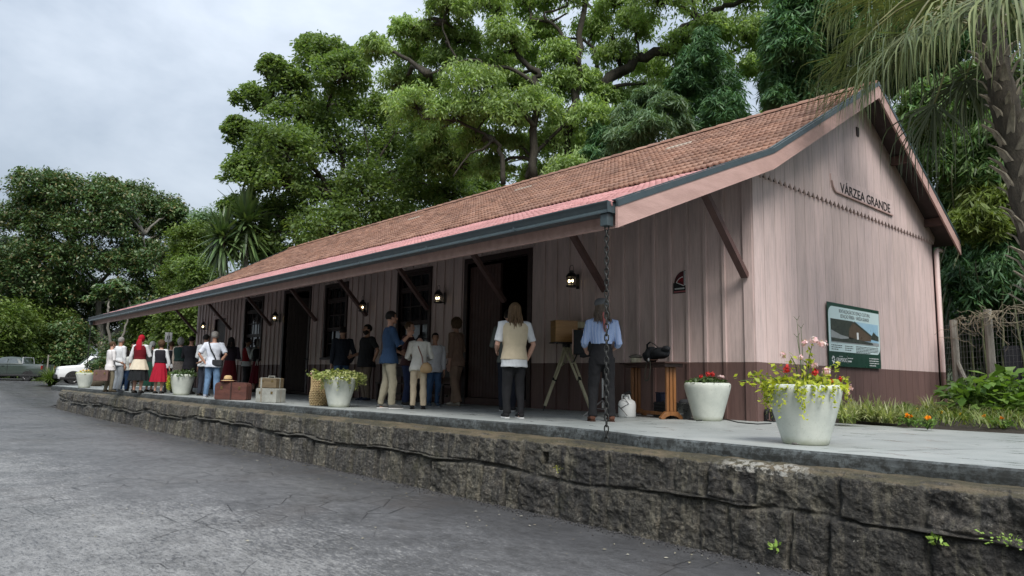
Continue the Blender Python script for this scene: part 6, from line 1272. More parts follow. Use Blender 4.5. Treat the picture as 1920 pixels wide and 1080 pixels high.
# white car, nose to the left, three-quarter front
FW_ = at(134, 709, 49); hd = unit(-cr*.80-cb*.60); rz_ = math.atan2(hd[1], hd[0]); cpos = FW_-hd*1.30; cpos[2] = float(roadz(FW_[0]))+.22
st = [(2.12, .66, .48, .80), (2.02, .80, .30, .98), (1.4, .88, .26, 1.06), (.9, .89, .25, 1.10), (0, .89, .25, 1.10), (-1.0, .89, .26, 1.12), (-1.9, .87, .34, 1.14), (-2.12, .80, .46, 1.08)]
cab = [(1.00, 1.05, 1.10, .82, .80), (.48, 1.06, 1.62, .82, .62), (-.4, 1.06, 1.68, .82, .63), (-1.4, 1.08, 1.66, .82, .62), (-2.0, 1.10, 1.16, .80, .74)]
wn = [[(.80, .785, 1.14), (.38, .70, 1.54), (-.30, .70, 1.58), (-.30, .79, 1.14)], [(-.38, .79, 1.14), (-.38, .70, 1.58), (-1.20, .70, 1.58), (-1.25, .79, 1.14)], [(-1.32, .785, 1.16), (-1.28, .70, 1.57), (-1.5, .70, 1.54), (-1.8, .765, 1.18)]]
su = car('parked_car', cpos, rz_, 'white car parked nose-left behind the yellow-flowered tub', 'car', carpaint('white_car_paint', (.72, .74, .75)), st, cab, (1.30, -1.28), .34, wn)
MB().poly([(.98, -.68, 1.12), (.98, .68, 1.12), (.53, .56, 1.56), (.53, -.56, 1.56)], (.03, 0, .03)).build('windscreen', M_CGL, su)
MB().box(2.06, 2.17, -.74, .74, .30, .54).build('front_bumper', M_TRIMP, su, bevel=.03); MB().box(2.07, 2.135, -.34, .34, .66, .86).build('grille', M_TRIMP, su, bevel=.01)
for s_ in (-1, 1): MB().ell((1.99, s_*.62, .82), (.12, .17, .085), 10, 6).build('headlight', M_LAMP, su, True); MB().ell((.75, s_*.98, 1.16), (.07, .11, .08), 8, 6).build('wing_mirror', carpaint('white_car_paint', (.72, .74, .75)), su, True); MB().bar((-1.4, s_*.55, 1.70), (.1, s_*.55, 1.68), .03, .03).build('roof_rail', M_TRIMP, su)
MB().box(-2.0, 1.95, -.905, .905, .26, .40).build('side_sill', M_TRIMP, su, bevel=.02)
# ================================================================== people
def voxmesh(mb, vox, it=3, fac=.5):
    me = bpy.data.meshes.new('tmp'); me.from_pydata(mb.v, [], mb.f); bm = bmesh.new(); bm.from_mesh(me); bmesh.ops.recalc_face_normals(bm, faces=bm.faces); bm.to_mesh(me); bm.free()
    o = bpy.data.objects.new('tmp', me); COL.objects.link(o)
    m = o.modifiers.new('r', 'REMESH'); m.mode = 'VOXEL'; m.voxel_size = vox
    s = o.modifiers.new('s', 'SMOOTH'); s.factor = fac; s.iterations = it
    bpy.context.view_layer.update(); r = bpy.data.meshes.new_from_object(o.evaluated_get(bpy.context.evaluated_depsgraph_get())); bpy.data.objects.remove(o); bpy.data.meshes.remove(me); return r
def wrinkle(me, amp, sc, seed, stretch=(1, 1, .6)):
    n = len(me.vertices); P = np.empty(n*3, np.float32); me.vertices.foreach_get('co', P); P = P.reshape(-1, 3); Nn = np.empty(n*3, np.float32); me.vertices.foreach_get('normal', Nn); Nn = Nn.reshape(-1, 3)
    d = fbm(P*np.array(stretch)*sc+seed*3.7, 3, seed); r = np.abs(fbm(P*np.array(stretch)*sc*.8+seed, 3, seed+5)); P = P+Nn*((d*1.3-r*1.2)*amp)[:, None]; me.vertices.foreach_set('co', P.astype(np.float32).ravel()); me.update()
_cl = {}
def cloth(c, pattern=None):
    key = (tuple(c), pattern)
    if key in _cl: return _cl[key]
    t = NT('cloth'); f = t.noise(7, 4, .6); col = t.ramp(f, [(.3, tuple(x*.82 for x in c)), (.7, c)])
    if pattern == 'stripe':
        sp = t.n('SeparateXYZ'); t.coord(); t.set(sp.inputs[0], t.tc.outputs['Object']); w = t.math('SINE', t.math('MULTIPLY', t.math('ADD', sp.outputs[0], t.math('MULTIPLY', f, .01)), 2*math.pi/.019)); col = t.mix(t.ramp(w, [(.45, 0.0), (.6, 1.0)]), (.16, .26, .52), (.60, .66, .76))
    if pattern == 'check':
        v = t.vor(38, out='Color'); col = t.mix(.45, col, t.ramp(t.noise(60, 2), [(.4, (.05, .045, .04)), (.6, (.30, .27, .25))]))
    if pattern == 'denim': col = t.mix(1, col, t.ramp(t.noise(3.5, 4, .6, stretch=(1, 1, .5)), [(.3, .65), (.7, 1.5)]), 'MULTIPLY')
    _cl[key] = t.done(col, .85, t.bump(t.noise(160, 2), .2, .002), spec=.2); return _cl[key]
SKIN = {k: pm('skin_'+k, c, tuple(x*.85 for x in c), 9, .5, .05, 80) for k, c in dict(fair=(.50, .29, .215), mid=(.40, .215, .145), tan=(.30, .155, .10)).items()}
def hairmat(c):
    t = NT('hair'); return t.done(t.ramp(t.noise(30, 4, .7, stretch=(3, 3, .25)), [(.3, tuple(x*.5 for x in c)), (.7, tuple(x*1.4 for x in c))]), .6, t.bump(t.noise(90, 2, .6, stretch=(3, 3, .15)), .4, .004), spec=.12)
HAIR = {k: hairmat(c) for k, c in dict(black=(.016, .013, .012), brown=(.075, .045, .026), blond=(.23, .16, .085), grey=(.22, .21, .20), white=(.42, .41, .39)).items()}
M_EYE = pm('eye_dark', (.02, .015, .012), None, 5, .2, 0); M_LIP = pm('lips', (.34, .12, .10), None, 5, .5, 0)
ARM = {'down': ((.12, .0, -1), (.03, .14, -1)), 'out': ((.30, -.05, -1), (.12, .2, -1)), 'front': ((.34, .22, -1), (-.42, 1, .18)), 'low': ((.26, .02, -1), (-.22, .9, -.30)), 'hip': ((.55, -.30, -1), (-.60, .05, -.85)), 'back': ((.34, -.40, -1), (-.70, -.30, -.50)), 'chin': ((.14, .40, -.92), (-.22, .62, .62)), 'fold': ((.26, .18, -1), (-.85, .55, .1)), 'pocket': ((.34, -.12, -1), (-.28, .25, -.8)), 'gest': ((.2, .3, -1), (.05, 1, -.05))}
FWH = unit(np.array([FW[0], FW[1], 0]))
def person(px, fy, hy, face, label, top, bottom, hair, arms=('down', 'down'), skin='mid', fem=False, bulk=1.0, near=False, lean=0, nod=0, stance=.055, stride=0, shoes=(.03, .028, .026), sole=None, sleeve=1.6, hem=.47, group=None, sex=None, skirt=None, apron=None, vest=None, flare=1.0, tuck=False, headwear=None, loc=None, H=None, boot=False, socks=None, eyes=False, beard=False, waist=.60, tail=None):
    P0 = fl(px, fy) if loc is None else np.array(loc, float)
    if H is None:
        lo, hi = .6, 2.3
        for _ in range(30):
            m_ = (lo+hi)/2
            if projy(P0+np.array([0, 0, m_]))[1] > hy: lo = m_
            else: hi = m_
        H = lo
    global LASTH; LASTH = (label, round(H, 2), np.round(P0, 2))
    a = -R(face); dr = np.array([FWH[0]*math.cos(a)-FWH[1]*math.sin(a), FWH[0]*math.sin(a)+FWH[1]*math.cos(a)]); rz = math.atan2(dr[1], dr[0])-math.pi/2
    hs = 1.0
    cl, sl = math.cos(R(lean)), math.sin(R(lean))
    def U(p):            # upper body: lean forward about the hips
        p = np.array(p, float); z = p[2]-.50; return np.array([p[0], p[1]*cl+z*sl, .50+z*cl-p[1]*sl])*H
    def Lw(p): return np.array(p, float)*H
    sh = (.098 if fem else .110)*(.5+.5*bulk)
    TOR = [(.46, .086, .068), (.50, .097 if fem else .092, .072), (.555, .088, .064), (.615, .074 if fem else .080, .056), (.675, .084 if fem else .092, .062), (.735, .096 if fem else .104, .066), (.785, .100 if fem else .112, .058), (.815, .084 if fem else .094, .046), (.838, .042, .036)]
    def tor(mb, z0, z1, off, belly=0, n=18, hemflare=0):
        rs = []
        zs = [z0]+[t_[0] for t_ in TOR if z0+.01 < t_[0] < z1-.005]+[z1]
        for z in zs:
            w = np.interp(z, [t_[0] for t_ in TOR], [t_[1] for t_ in TOR])*(.35+.65*bulk)+off; d_ = np.interp(z, [t_[0] for t_ in TOR], [t_[2] for t_ in TOR])*bulk+off
            if z < .56: w += hemflare*(.56-z); d_ += hemflare*(.56-z)
            by = belly*math.exp(-((z-.60)/.07)**2)
            rs.append([U((w*math.cos(q), d_*math.sin(q)*(1+.0*by)+(by if math.sin(q) > 0 else 0)*max(0, math.sin(q)), z)) for q in (2*math.pi*j/n for j in range(n))])
        return mb.rings(rs)
    hipx = .050
    legs = {}
    for s in (-1, 1):
        st_ = stride*s
        legs[s] = [np.array((s*hipx, 0, .49)), np.array((s*(hipx+stance)/2+s*.004, .012+st_*.5, .275)), np.array((s*stance, -.012+st_, .045))]
    armp = {}
    for s, nm in zip((-1, 1), arms):
        u_, f_ = [unit(np.array((v[0]*s, v[1], v[2]), float)) for v in ARM[nm]]
        S_ = np.array((s*sh, -.005, .800)); E_ = S_+u_*.178; Wr = E_+f_*.150; armp[s] = (S_, E_, Wr, f_)
    # --- body: one continuous surface (head, neck, torso, arms with fingers, legs)
    mb = MB(); tor(mb, .46, .838, -.006)
    hc = np.array((0, .008+.13*math.sin(R(nod)), .932-.075*math.sin(R(nod)))); RN = Matrix.Rotation(-R(nod), 3, 'X')
    def Hd(p): q = np.array(RN @ Vector(p)); return U(hc+q)
    mb.tube([U((0, -.006, .80)), U((0, 0, .845)), U(hc+np.array((0, -.004, -.035)))], [.034*H, .031*H, .032*H], 12)
    def ellH(c, r, nu=14, nv=10):
        k = MB().ell(c, r, nu, nv); mb.add([Hd(v) for v in k.v], k.f)
    ellH((0, -.004, .008), (.0455, .055, .058)); ellH((0, .012, -.030), (.034, .040, .036)); ellH((0, .056, -.012), (.008, .012, .014)); ellH((0, .050, -.002), (.006, .008, .016)); ellH((0, .040, -.052), (.018, .014, .012))
    for s in (-1, 1): ellH((s*.046, -.002, -.008), (.006, .010, .016), 8, 6)
    for s in (-1, 1):
        S_, E_, Wr, f_ = armp[s]
        mb.tube([U(S_-np.array((s*.03, 0, -.004))), U(S_), U(S_*.5+E_*.5), U(E_), U(E_*.6+Wr*.4), U(Wr)], [.030*H, .030*H, .026*H, .0215*H, .0225*H, .0145*H], 12)
        lat = np.cross(f_, (s*1.0, 0, 0)); lat = unit(lat) if np.linalg.norm(lat) > .2 else np.array((0, 1., 0)); lat = lat if lat[1]+lat[2]*.5 > 0 else -lat; nrm = unit(np.cross(f_, lat)); pc = Wr+f_*.027
        k = MB().ell((0, 0, 0), (1, 1, 1), 12, 8); mb.add([U(pc+lat*v[0]*.024+f_*v[1]*.033+nrm*v[2]*.011) for v in k.v], k.f)
        inn = -nrm*np.sign(nrm@np.array((s, 0, .01)))
        for j, (o_, l_) in enumerate(((.018, .040), (.006, .046), (-.006, .043), (-.017, .034))):
            b_ = Wr+f_*.053+lat*o_; c1 = b_+f_*l_*.5+inn*.005; c2 = c1+f_*l_*.42+inn*l_*.35; mb.tube([U(b_-f_*.012), U(b_), U(c1), U(c2)], [.0054*H, .0054*H, .0050*H, .0040*H], 7)
        b_ = Wr+f_*.014+lat*.018; mb.tube([U(b_), U(b_+lat*.016+f_*.016+inn*.006), U(b_+lat*.018+f_*.038+inn*.012)], [.0072*H, .0062*H, .0045*H], 7)
        A_, K_, F_ = legs[s]
        mb.tube([Lw(A_+np.array((0, 0, .0))), Lw(A_*.6+K_*.4), Lw(K_), Lw(K_*.65+F_*.35), Lw(F_), Lw(F_-np.array((0, 0, .02)))], [.050*H, .043*H, .030*H, .032*H, .018*H, .018*H], 12)
        mb.tube([Lw(F_+np.array((0, -.012, -.022))), Lw(F_+np.array((s*.006, .075, -.030)))], [.020*H, .014*H], 8)
    me = voxmesh(mb, .0062 if near else .0095, 2)
    o = link('person', me, SKIN[skin], None, True); o.location = P0; o.rotation_euler = (0, 0, rz); tag(o, label, 'person', group)
    def piece(mb, nm, m, vox=None, amp=.012, sc=9, seed=1, it=2):
        me = voxmesh(mb, vox or (.011 if near else .014), it); wrinkle(me, amp, sc, seed); return link(nm, me, m, o, True)
    sd = int(px)+7
    # --- trousers or skirt
    if bottom:
        c, pat = bottom[0], (bottom[1] if len(bottom) > 1 else None); cut = bottom[2] if len(bottom) > 2 else 0.0
        b = MB(); tor(b, .455, waist, .008)
        for s in (-1, 1):
            A_, K_, F_ = legs[s]; e_ = F_+np.array((0, -.004, -.006)) if not cut else K_*(1-cut)+F_*cut
            b.tube([Lw(A_+np.array((0, 0, .02))), Lw(A_*.6+K_*.4), Lw(K_), Lw(K_*.5+e_*.5), Lw(e_)], [.060*H, .054*H*(.6+.4*bulk), .0455*H, (.040+.012*(flare-1))*H, .033*H*flare], 14)
        piece(b, 'trousers', cloth(c, pat), amp=.030 if near else .022, sc=11, seed=sd, it=2)
    if skirt:
        c, pat, zb, fl_ = skirt; b = MB(); n = 64; rs = []
        for i, z in enumerate(np.linspace(waist+.01, zb, 9)):
            f = (waist+.01-z)/(waist+.01-zb); w = .082+(fl_-.082)*f**.8; d_ = .062+(fl_*.86-.062)*f**.8
            rs.append([Lw((w*(1+.07*f*math.sin(q*11+sd)+.03*f*math.sin(q*5))*math.cos(q), d_*(1+.07*f*math.sin(q*11+sd))*math.sin(q)+.5*sl*.1*(1-f), z)) for q in (2*math.pi*j/n for j in range(n))])
        b.rings(rs, False); b.build('skirt', cloth(c, pat), o, True, angle=180)
    if apron:
        c, zb, fl_ = apron; b = MB(); n = 48; rs = []
        for z in np.linspace(waist+.012, zb, 6):
            f = (waist+.012-z)/(waist+.012-zb); w = .088+(fl_-.088)*f; d_ = .068+(fl_*.86-.068)*f
            rs.append([Lw((w*(1+.05*f*math.sin(q*9))*math.cos(q), d_*(1+.05*f*math.sin(q*9))*math.sin(q), z)) for q in (2*math.pi*j/n for j in range(n))])
        b.rings(rs, False); b.build('apron', cloth(c), o, True, angle=180)
    # --- top
    c, pat = top[0], (top[1] if len(top) > 1 else None); b = MB(); tor(b, waist-.01 if tuck else hem, .826, .013, belly=.03*(bulk-1)*4, hemflare=.0 if tuck else .18)
    for s in (-1, 1):
        S_, E_, Wr, f_ = armp[s]; q = [U(S_-np.array((s*.035, 0, -.002))), U(S_+np.array((s*.004, 0, .002)))]; r_ = [.040*H, .041*H]
        if sleeve <= 1: e_ = S_+(E_-S_)*sleeve; q += [U(S_*.5+e_*.5), U(e_)]; r_ += [.038*H, .037*H]
        else: e_ = E_+(Wr-E_)*(sleeve-1); q += [U(S_*.5+E_*.5), U(E_), U(E_*.5+e_*.5), U(e_)]; r_ += [.036*H, .033*H, .030*H, .025*H]
        b.tube(q, r_, 14)
    piece(b, 'shirt', cloth(c, pat), amp=.024 if near else .018, sc=11, seed=sd+1)
    if vest:
        b = MB(); tor(b, vest[1], .818, .024, hemflare=.10); piece(b, 'vest', cloth(vest[0], vest[2] if len(vest) > 2 else None), amp=.010, sc=8, seed=sd+2)
    # --- shoes
    for s in (-1, 1):
        F_ = legs[s][2]; b = MB(); m_ = cloth(shoes); y0 = F_[1]
        pr = [(-.034, .028, .019), (-.022, .048, .024), (.012, .052, .025), (.045, .040, .028), (.080, .028, .029), (.104, .020, .022), (.113, .012, .012)]
        b.rings([[Lw((F_[0]+s*.004+w_*math.cos(q), y0+y, .008+max(0, h_*.5+h_*.5*math.sin(q)))) for q in (2*math.pi*j/12 for j in range(12))] for y, h_, w_ in pr])
        if boot: b.tube([Lw(F_+np.array((0, 0, -.01))), Lw(F_+np.array((0, 0, .045)))], [.026*H, .028*H], 12)
        b.build('shoe', m_, o, True, angle=180)
        k = MB(); k.poly([Lw((F_[0]+s*.004+x_, y0+y, .0005)) for x_, y in ((-.020, -.036), (.020, -.036), (.026, .0), (.030, .05), (.026, .09), (.010, .117), (-.010, .117), (-.026, .09), (-.030, .05), (-.026, .0))], (0, 0, .0095*H)); k.build('sole', cloth(sole if sole else tuple(x*.6 for x in shoes)), o)
        if socks: MB().tube([Lw(F_+np.array((0, 0, -.005))), Lw(F_+np.array((0, 0, .030)))], .021*H, 10).build('sock', cloth(socks), o, True)
    # --- hair and headwear
    style, hm = hair; hm = HAIR[hm] if isinstance(hm, str) else hm; rg = np.random.default_rng(sd)
    def cap(rx, ry, rz_, c, cut, nm, m, noise=.06, sc=4, nu=40, nv=26):
        k = MB().ell((0, 0, 0), (1, 1, 1), nu, nv); Pq = np.array(k.v); nn_ = fbm(Pq*sc+sd, 4, sd % 97); Pq2 = Pq*(1+noise*2*nn_[:, None])*np.array((rx, ry, rz_))+np.array(c)
        F = [f for f in k.f if cut(Pq2[list(f)].mean(0))]; k2 = MB(); k2.add([Hd(v) for v in Pq2], F); return k2.build(nm, m, o, True, angle=180)
    facecut = lambda q: not ((q[1] > .018 and q[2] < .034 and abs(q[0]) < .046) or q[2] < -.020 or (q[1] > .0 and q[2] < .0))
    if style in ('short', 'long', 'bun', 'beret', 'pony'): cap(.0500, .0605, .0590, (0, -.005, .0115), facecut, 'hair', hm, .05, 5)
    if style == 'curly':
        cap(.062, .070, .072, (0, -.012, .006), lambda q: not ((q[1] > .026 and q[2] < .042 and abs(q[0]) < .05) or q[2] < -.060), 'hair', hm, .22, 4)
    if style == 'bob': cap(.055, .066, .082, (0, -.010, -.008), lambda q: not ((q[1] > .016 and q[2] < .034 and abs(q[0]) < .055) or q[2] < -.080), 'hair', hm, .08, 4)
    if style == 'scarf': cap(.053, .064, .066, (0, -.006, .008), lambda q: not ((q[1] > .024 and q[2] < .034 and abs(q[0]) < .044)), 'headscarf', hm, .05, 5)
    if style == 'bun': cap(.026, .024, .026, (0, -.060, .030), lambda q: True, 'hair_bun', hm, .1, 4)
    if style in ('long', 'pony'):
        ln_ = tail or .17; b = MB(); ns = 110 if near else 46
        for k in range(ns):
            a_ = rg.uniform(-2.1, 2.1) if style == 'long' else rg.uniform(-.5, .5); x_ = math.sin(a_)*.050; y_ = -math.cos(a_)*.058-.004; l_ = ln_*rg.uniform(.75, 1.08); pts = [np.array((x_*.5, y_*.6, .060)), np.array((x_*.95, y_*.95, .030)), np.array((x_*1.06, y_*1.02, -.02))]
            w1, w2 = rg.normal()*.006, rg.normal()*.006
            for f in (.35, .7, 1.0): pts.append(np.array((x_*(1.10+.10*f if style == 'long' else .6-.2*f)+w1*f*2+.004*math.sin(f*7+k), y_*(1.0)-.012*f-.012*math.sin(f*2)+w2, -.02-l_*f)))
            pts = [Hd(p) if p[2] > -.03 else (Hd((p[0], p[1], -.02))*0+U(hc+p)) for p in pts]; b.tube(pts, [.0050*H, .0062*H, .0062*H, .0058*H, .0048*H, .0020*H], 5, flat=.8)
        b.build('hair_lengths', hm, o, True, angle=180)
    if headwear:
        kind, hc_ = headwear; m_ = cloth(hc_)
        if kind == 'beret': k = MB().lathe([(.0, .004), (.050, .002), (.060, .012), (.063, .026), (.058, .050), (.036, .068), (0, .072)], 22)
        elif kind == 'cap': k = MB().lathe([(.0535, .012), (.054, .034), (.044, .060), (.020, .073), (0, .075)], 20); k.poly([(x_, y, .018) for x_, y in ((-.040, .035), (.040, .035), (.030, .088), (0, .098), (-.030, .088))], (0, 0, .006))
        else: k = MB().lathe([(.060, .018), (.098, .010), (.100, .015), (.058, .026), (.052, .066), (.028, .078), (0, .079)], 24)
        k2 = MB(); k2.add([Hd((v[0], v[1]-.004, v[2]+.002)) for v in k.v], k.f); k2.build({'beret': 'beret', 'cap': 'cap', 'hat': 'hat'}[kind], m_, o, True, angle=60)
    if style == 'scarf' and tail:
        b = MB(); b.tube([Hd((0, -.055, .0)), U(hc+np.array((0, -.085, -.06))), U(hc+np.array((.0, -.085, -.14))), U(hc+np.array((.01, -.088, -.14-tail)))], [.034*H, .046*H, .050*H, .040*H], 12, flat=.35); b.build('scarf_tail', hm, o, True)
    if eyes:
        for s in (-1, 1):
            k = MB().ell((s*.018, .0475, .004), (.0065, .004, .0042), 8, 6); k2 = MB(); k2.add([Hd(v) for v in k.v], k.f); k2.build('eye', M_EYE, o, True)
            k = MB(); k.add([Hd(v) for v in MB().box(s*.018-.011, s*.018+.011, .047, .053, .0155, .0185).v], MB().box(0, 1, 0, 1, 0, 1).f); k.build('eyebrow', HAIR['black'], o)
        k = MB(); k.add([Hd(v) for v in MB().ell((0, .0505, -.034), (.014, .005, .0045), 8, 6).v], MB().ell((0, 0, 0), (1, 1, 1), 8, 6).f); k.build('mouth', M_LIP, o, True)
    if beard: cap(.040, .046, .044, (0, .012, -.034), lambda q: q[2] < -.012 and q[1] > -.022 and not (q[2] > -.022 and q[1] > .04), 'beard', HAIR['black'], .08, 6)
    o['_H'] = H
    return o, H, U
def kid_of(o, mb, nm, m, smooth=True): return mb.build(nm, m, o, smooth)
WHT_, BLK_, JEAN, KHA = (.66, .68, .70), (.018, .018, .020), (.065, .125, .23), (.30, .26, .195)
# two near figures
P, H, U = person(1128, 790, 560, -4, 'person in a blue striped shirt and grey beret, back to us, by the rain chain', ((.35, .43, .6), 'stripe'), (BLK_,), ('long', hairmat((.14, .11, .09))), ('low', 'low'), 'fair', True, near=True, stance=.075, shoes=(.10, .045, .03), boot=True, sleeve=1.30, tuck=True, waist=.635, headwear=('beret', (.14, .145, .155)), tail=.12, flare=1.15)
b = MB(); b.tube([U((-.004, -.066, .88)), U((.006, -.082, .82)), U((.010, -.086, .745)), U((.012, -.084, .72))], [.011*H, .014*H, .012*H, .004*H], 8); b.build('hair_ribbon', cloth((.42, .14, .13)), P, True)
person(962, 784, 567, -16, 'long-haired person in a beige vest over a white T-shirt before the big doorway', (WHT_,), (BLK_,), ('long', hairmat((.125, .080, .045))), ('low', 'pocket'), 'fair', near=True, stance=.055, stride=-.02, shoes=(.02, .02, .022), sole=(.75, .75, .74), sleeve=.85, hem=.435, vest=((.60, .51, .36), .50), socks=(.62, .30, .32), tail=.16)
person(951, 771, 580, 5, 'person in dark trousers and grey top almost hidden behind the one in the beige vest', ((.12, .13, .12),), ((.016, .018, .028),), ('short', 'black'), ('front', 'down'), 'fair', stance=.05, shoes=(.03, .03, .034), sole=(.5, .5, .5))
# central group
CG = 'people talking in front of the near windows'
person(853, 761, 596, -62, 'person in a brown trouser suit with curly hair, standing left of the big doorway', ((.24, .155, .115),), ((.27, .185, .135),), ('curly', hairmat((.085, .055, .032))), ('down', 'low'), 'fair', True, near=True, stride=.05, shoes=(.45, .40, .34), hem=.44, flare=1.7, lean=2, group=CG)
person(812, 762, 624, 160, 'child in an untucked white shirt and blue jeans facing us in the central group', ((.60, .60, .62),), ((.05, .10, .20), 'denim'), ('short', 'black'), ('down', 'down'), 'mid', near=True, shoes=(.06, .09, .13), sole=(.3, .3, .3), socks=(.7, .7, .7), hem=.46, sleeve=1.85, eyes=True, group=CG)
P, H, U = person(783, 767, 613, -8, 'person in a cream blouse and beige trousers bending their head forward, back to us', ((.62, .60, .54),), ((.56, .46, .33),), ('bun', 'black'), ('front', 'front'), 'fair', True, near=True, stance=.062, shoes=(.015, .015, .016), hem=.45, sleeve=1.9, lean=14, nod=60, group=CG)
# tan shoulder bag carried by that person
mm_ = P.matrix_basis.copy(); TAN = pm('tan_leather', (.46, .31, .16), (.34, .21, .10), 7, .5, .2); 
tbg = tag(empty('shoulder_bag', P.location, P.rotation_euler.z), 'tan crescent shoulder bag hanging at the side of the cream blouse', 'bag')
b = MB(); c0_ = U((.085, -.10, .475)); k = MB().ell((0, 0, 0), (1, 1, 1), 16, 12); b.add([c0_+np.array((v[0]*.115, v[1]*.055, v[2]*.10-(.03*v[0]*v[0]))) for v in k.v], k.f); b.build('pouch', TAN, tbg, True)
b = MB(); b.tube([c0_+np.array((-.06, .01, .07)), U((.03, -.085, .62)), U((-.01, -.085, .72)), U((-.04, -.035, .835)), U((-.04, .04, .83)), U((.02, .095, .70)), U((.12, .07, .56)), c0_+np.array((.09, .05, .06))], .011, 6, flat=.5); b.build('strap', pm('brown_strap', (.20, .08, .05), None, 6, .5, .1), tbg, True)
person(762, 761, 603, 100, 'person in navy trousers and dark top half hidden behind the cream blouse', ((.05, .022, .022),), ((.022, .032, .075),), ('short', 'brown'), ('low', 'low'), 'fair', stride=.03, shoes=(.04, .035, .032), sole=(.5, .5, .5), group=CG)
person(726, 766, 583, 68, 'tall person in a navy shirt and khaki trousers with a hand raised to the chin', ((.022, .048, .10),), ((.30, .27, .20),), ('short', 'black'), ('low', 'chin'), 'mid', near=True, stride=.045, stance=.06, shoes=(.11, .11, .105), sole=(.72, .72, .70), hem=.455, sleeve=1.45, eyes=True, group=CG)
person(684, 752, 608, -128, 'bearded stout person in a black T-shirt and brown trousers with hands at the waist', (BLK_,), ((.14, .105, .08),), ('short', 'black'), ('hip', 'low'), 'mid', near=True, bulk=1.25, shoes=(.018, .022, .04), sole=(.3, .3, .32), sleeve=.8, hem=.44, beard=True, eyes=True, group=CG)
person(637, 749, 612, -28, 'person in a dark jacket and jeans turned away, left of the bearded one', ((.022, .026, .038),), (JEAN, 'denim'), ('short', 'black'), ('down', 'pocket'), 'fair', near=True, shoes=(.05, .045, .04), hem=.46, sleeve=1.95, stance=.05, group=CG)
# far group
FG = 'people gathered at the far end of the platform'
P, H, U = person(395, 745, 622, -6, 'person in a white T-shirt and jeans with a crossbody bag, back to us', ((.62, .66, .74),), ((.12, .20, .32), 'denim'), ('short', 'grey'), ('hip', 'hip'), 'mid', near=True, stance=.075, shoes=(.30, .34, .42), sole=(.6, .6, .6), sleeve=.85, hem=.455, headwear=('cap', (.20, .19, .18)), group=FG, bulk=1.08)
cbg = tag(empty('crossbody_bag', P.location, P.rotation_euler.z), 'black crossbody bag on the hip of the white T-shirt and jeans', 'bag')
b = MB(); c0_ = U((.098, -.06, .535)); b.box(c0_[0]-.15, c0_[0]+.10, c0_[1]-.07, c0_[1]+.02, c0_[2]-.10, c0_[2]+.06); b.build('pouch', M_BLKC, cbg, bevel=.025)
b = MB(); b.tube([c0_+np.array((-.06, -.03, .05)), U((.035, -.10, .64)), U((-.02, -.098, .73)), U((-.075, -.03, .835)), U((-.05, .07, .78)), U((.06, .10, .64)), c0_+np.array((.08, .06, .0))], .017, 6, flat=.35); b.build('strap', M_BLKC, cbg, True)
person(379, 742, 627, 20, 'person in a white shirt and dark trousers just left of the white T-shirt', (WHT_,), ((.03, .035, .05),), ('short', 'black'), ('low', 'back'), 'mid', stance=.05, sleeve=1.7, group=FG)
person(427, 741, 632, -30, 'person with long black hair and dark red skirt right of the white T-shirt', ((.03, .02, .03),), None, ('long', 'black'), ('front', 'front'), 'mid', True, skirt=((.11, .010, .016), None, .10, .15), tail=.2, tuck=True, sleeve=1.9, group=FG)
P, H, U = person(481, 735, 636, -5, 'person in black vest and wine-red skirt with white ribbon behind the travel trunks', (WHT_,), None, ('bob', hairmat((.16, .15, .145))), ('front', 'front'), 'fair', True, skirt=((.13, .010, .020), None, .16, .15), vest=((.015, .014, .018), .575), tuck=True, sleeve=1.8, headwear=('cap', (.17, .16, .155)), group=FG)
b = MB()
for s_ in (-1, 1): b.tube([U((0, -.092, .60)), U((s_*.012, -.105, .56)), U((s_*.022, -.115, .50))], [.010*H, .010*H, .008*H], 6, flat=.4)
b.build('ribbon', cloth((.62, .60, .58)), P, True)
person(497, 733, 635, 35, 'person in a wide dark hat and grey coat beside the wine-red skirt', ((.07, .065, .065),), ((.03, .028, .03),), ('short', 'grey'), ('front', 'down'), 'mid', headwear=('hat', (.045, .04, .038)), sleeve=1.9, hem=.40, group=FG)
person(459, 734, 634, 60, 'person in a red vest with white sleeves left of the wine-red skirt', (WHT_,), ((.025, .022, .026),), ('short', 'black'), ('down', 'front'), 'mid', vest=((.26, .015, .022), .56), sleeve=1.8, group=FG)
person(352, 739, 630, 10, 'person in a black suit between the far tub and the white shirts', ((.014, .014, .018),), ((.014, .014, .018),), ('short', 'black'), ('front', 'down'), 'mid', bulk=1.12, hem=.42, sleeve=1.95, group=FG)
person(332, 737, 632, 12, 'person with white hair, dark green vest and grey patterned skirt behind the far tub', ((.50, .43, .36),), None, ('bob', 'white'), ('down', 'front'), 'fair', True, skirt=((.12, .105, .095), 'check', .13, .145), vest=((.016, .040, .036), .57), tuck=True, sleeve=1.8, group=FG)
person(315, 736, 640, -20, 'person in a dark vest with white sleeves half hidden behind the red skirt', (WHT_,), ((.02, .02, .024),), ('short', 'brown'), ('front', 'front'), 'mid', vest=((.02, .02, .024), .56), sleeve=1.8, group=FG)
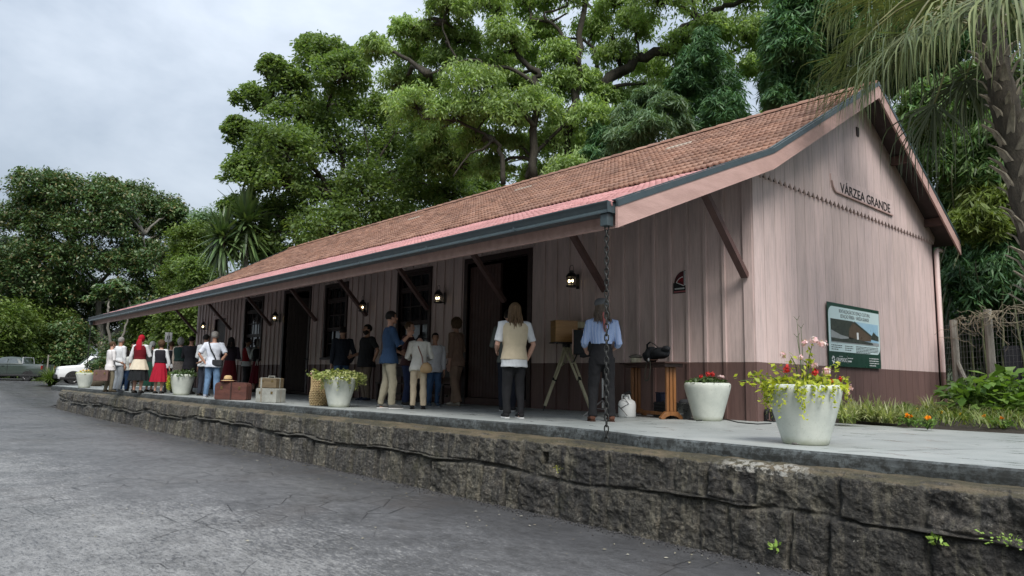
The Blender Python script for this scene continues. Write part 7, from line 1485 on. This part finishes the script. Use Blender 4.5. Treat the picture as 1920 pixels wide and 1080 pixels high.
person(296, 738, 638, -4, 'person in a black vest, white sleeves and bright red skirt, back to us', (WHT_,), None, ('curly', 'brown'), ('down', 'out'), 'fair', True, skirt=((.33, .010, .028), None, .22, .165), vest=((.018, .017, .022), .575), tuck=True, sleeve=1.85, group=FG)
person(279, 735, 640, 15, 'person in a grey headscarf and dark green dress between the red and the black skirts', ((.03, .035, .035),), None, ('scarf', cloth((.27, .28, .28))), ('front', 'down'), 'fair', True, skirt=((.010, .045, .030), None, .12, .14), tail=.03, tuck=True, group=FG)
person(257, 737, 628, 0, 'person in a bright red headscarf with cream apron and black pleated skirt', (WHT_,), None, ('scarf', cloth((.36, .008, .022))), ('out', 'front'), 'fair', True, skirt=((.014, .016, .018), None, .215, .17), apron=((.62, .55, .43), .40, .158), vest=((.13, .008, .014), .575), tuck=True, sleeve=1.8, tail=.06, group=FG)
person(244, 733, 643, 170, 'dark-haired person facing us between the child and the red headscarf', ((.05, .042, .040),), ((.04, .036, .036),), ('bob', 'black'), ('down', 'down'), 'mid', True, eyes=True, group=FG)
person(231, 733, 655, -6, 'child in a white shirt and blue jeans in the far group, back to us', ((.62, .64, .62),), ((.030, .060, .13), 'denim'), ('long', 'black'), ('low', 'low'), 'mid', hem=.49, sleeve=1.6, tail=.09, shoes=(.03, .035, .045), group=FG)
person(219, 734, 632, 25, 'person in a white shirt and pale grey trousers beside the child at the far left', (WHT_,), ((.34, .37, .40),), ('short', 'grey'), ('down', 'down'), 'mid', sleeve=1.8, flare=1.35, stance=.05, group=FG, shoes=(.2, .22, .25))
P, H, U = person(203, 735, 640, 40, 'person in a white blouse holding a brown suitcase at the far left of the group', ((.66, .64, .64),), ((.21, .185, .13),), ('short', 'brown'), ('down', 'low'), 'fair', hem=.42, sleeve=1.8, group=FG, shoes=(.09, .075, .05), stride=.03)
q = np.array(P.location)-cr*.10-cb*.26
suitcase((q[0], q[1], q[2]+.33), CZ+.1, .42, .15, .33, 'suitcase', 'small worn brown suitcase held by the person at the far left', pm('scuffed_brown_leather', (.15, .085, .07), (.085, .05, .045), 9, .6, .3), M_LEATHD, True, (), .04, 'suitcase')
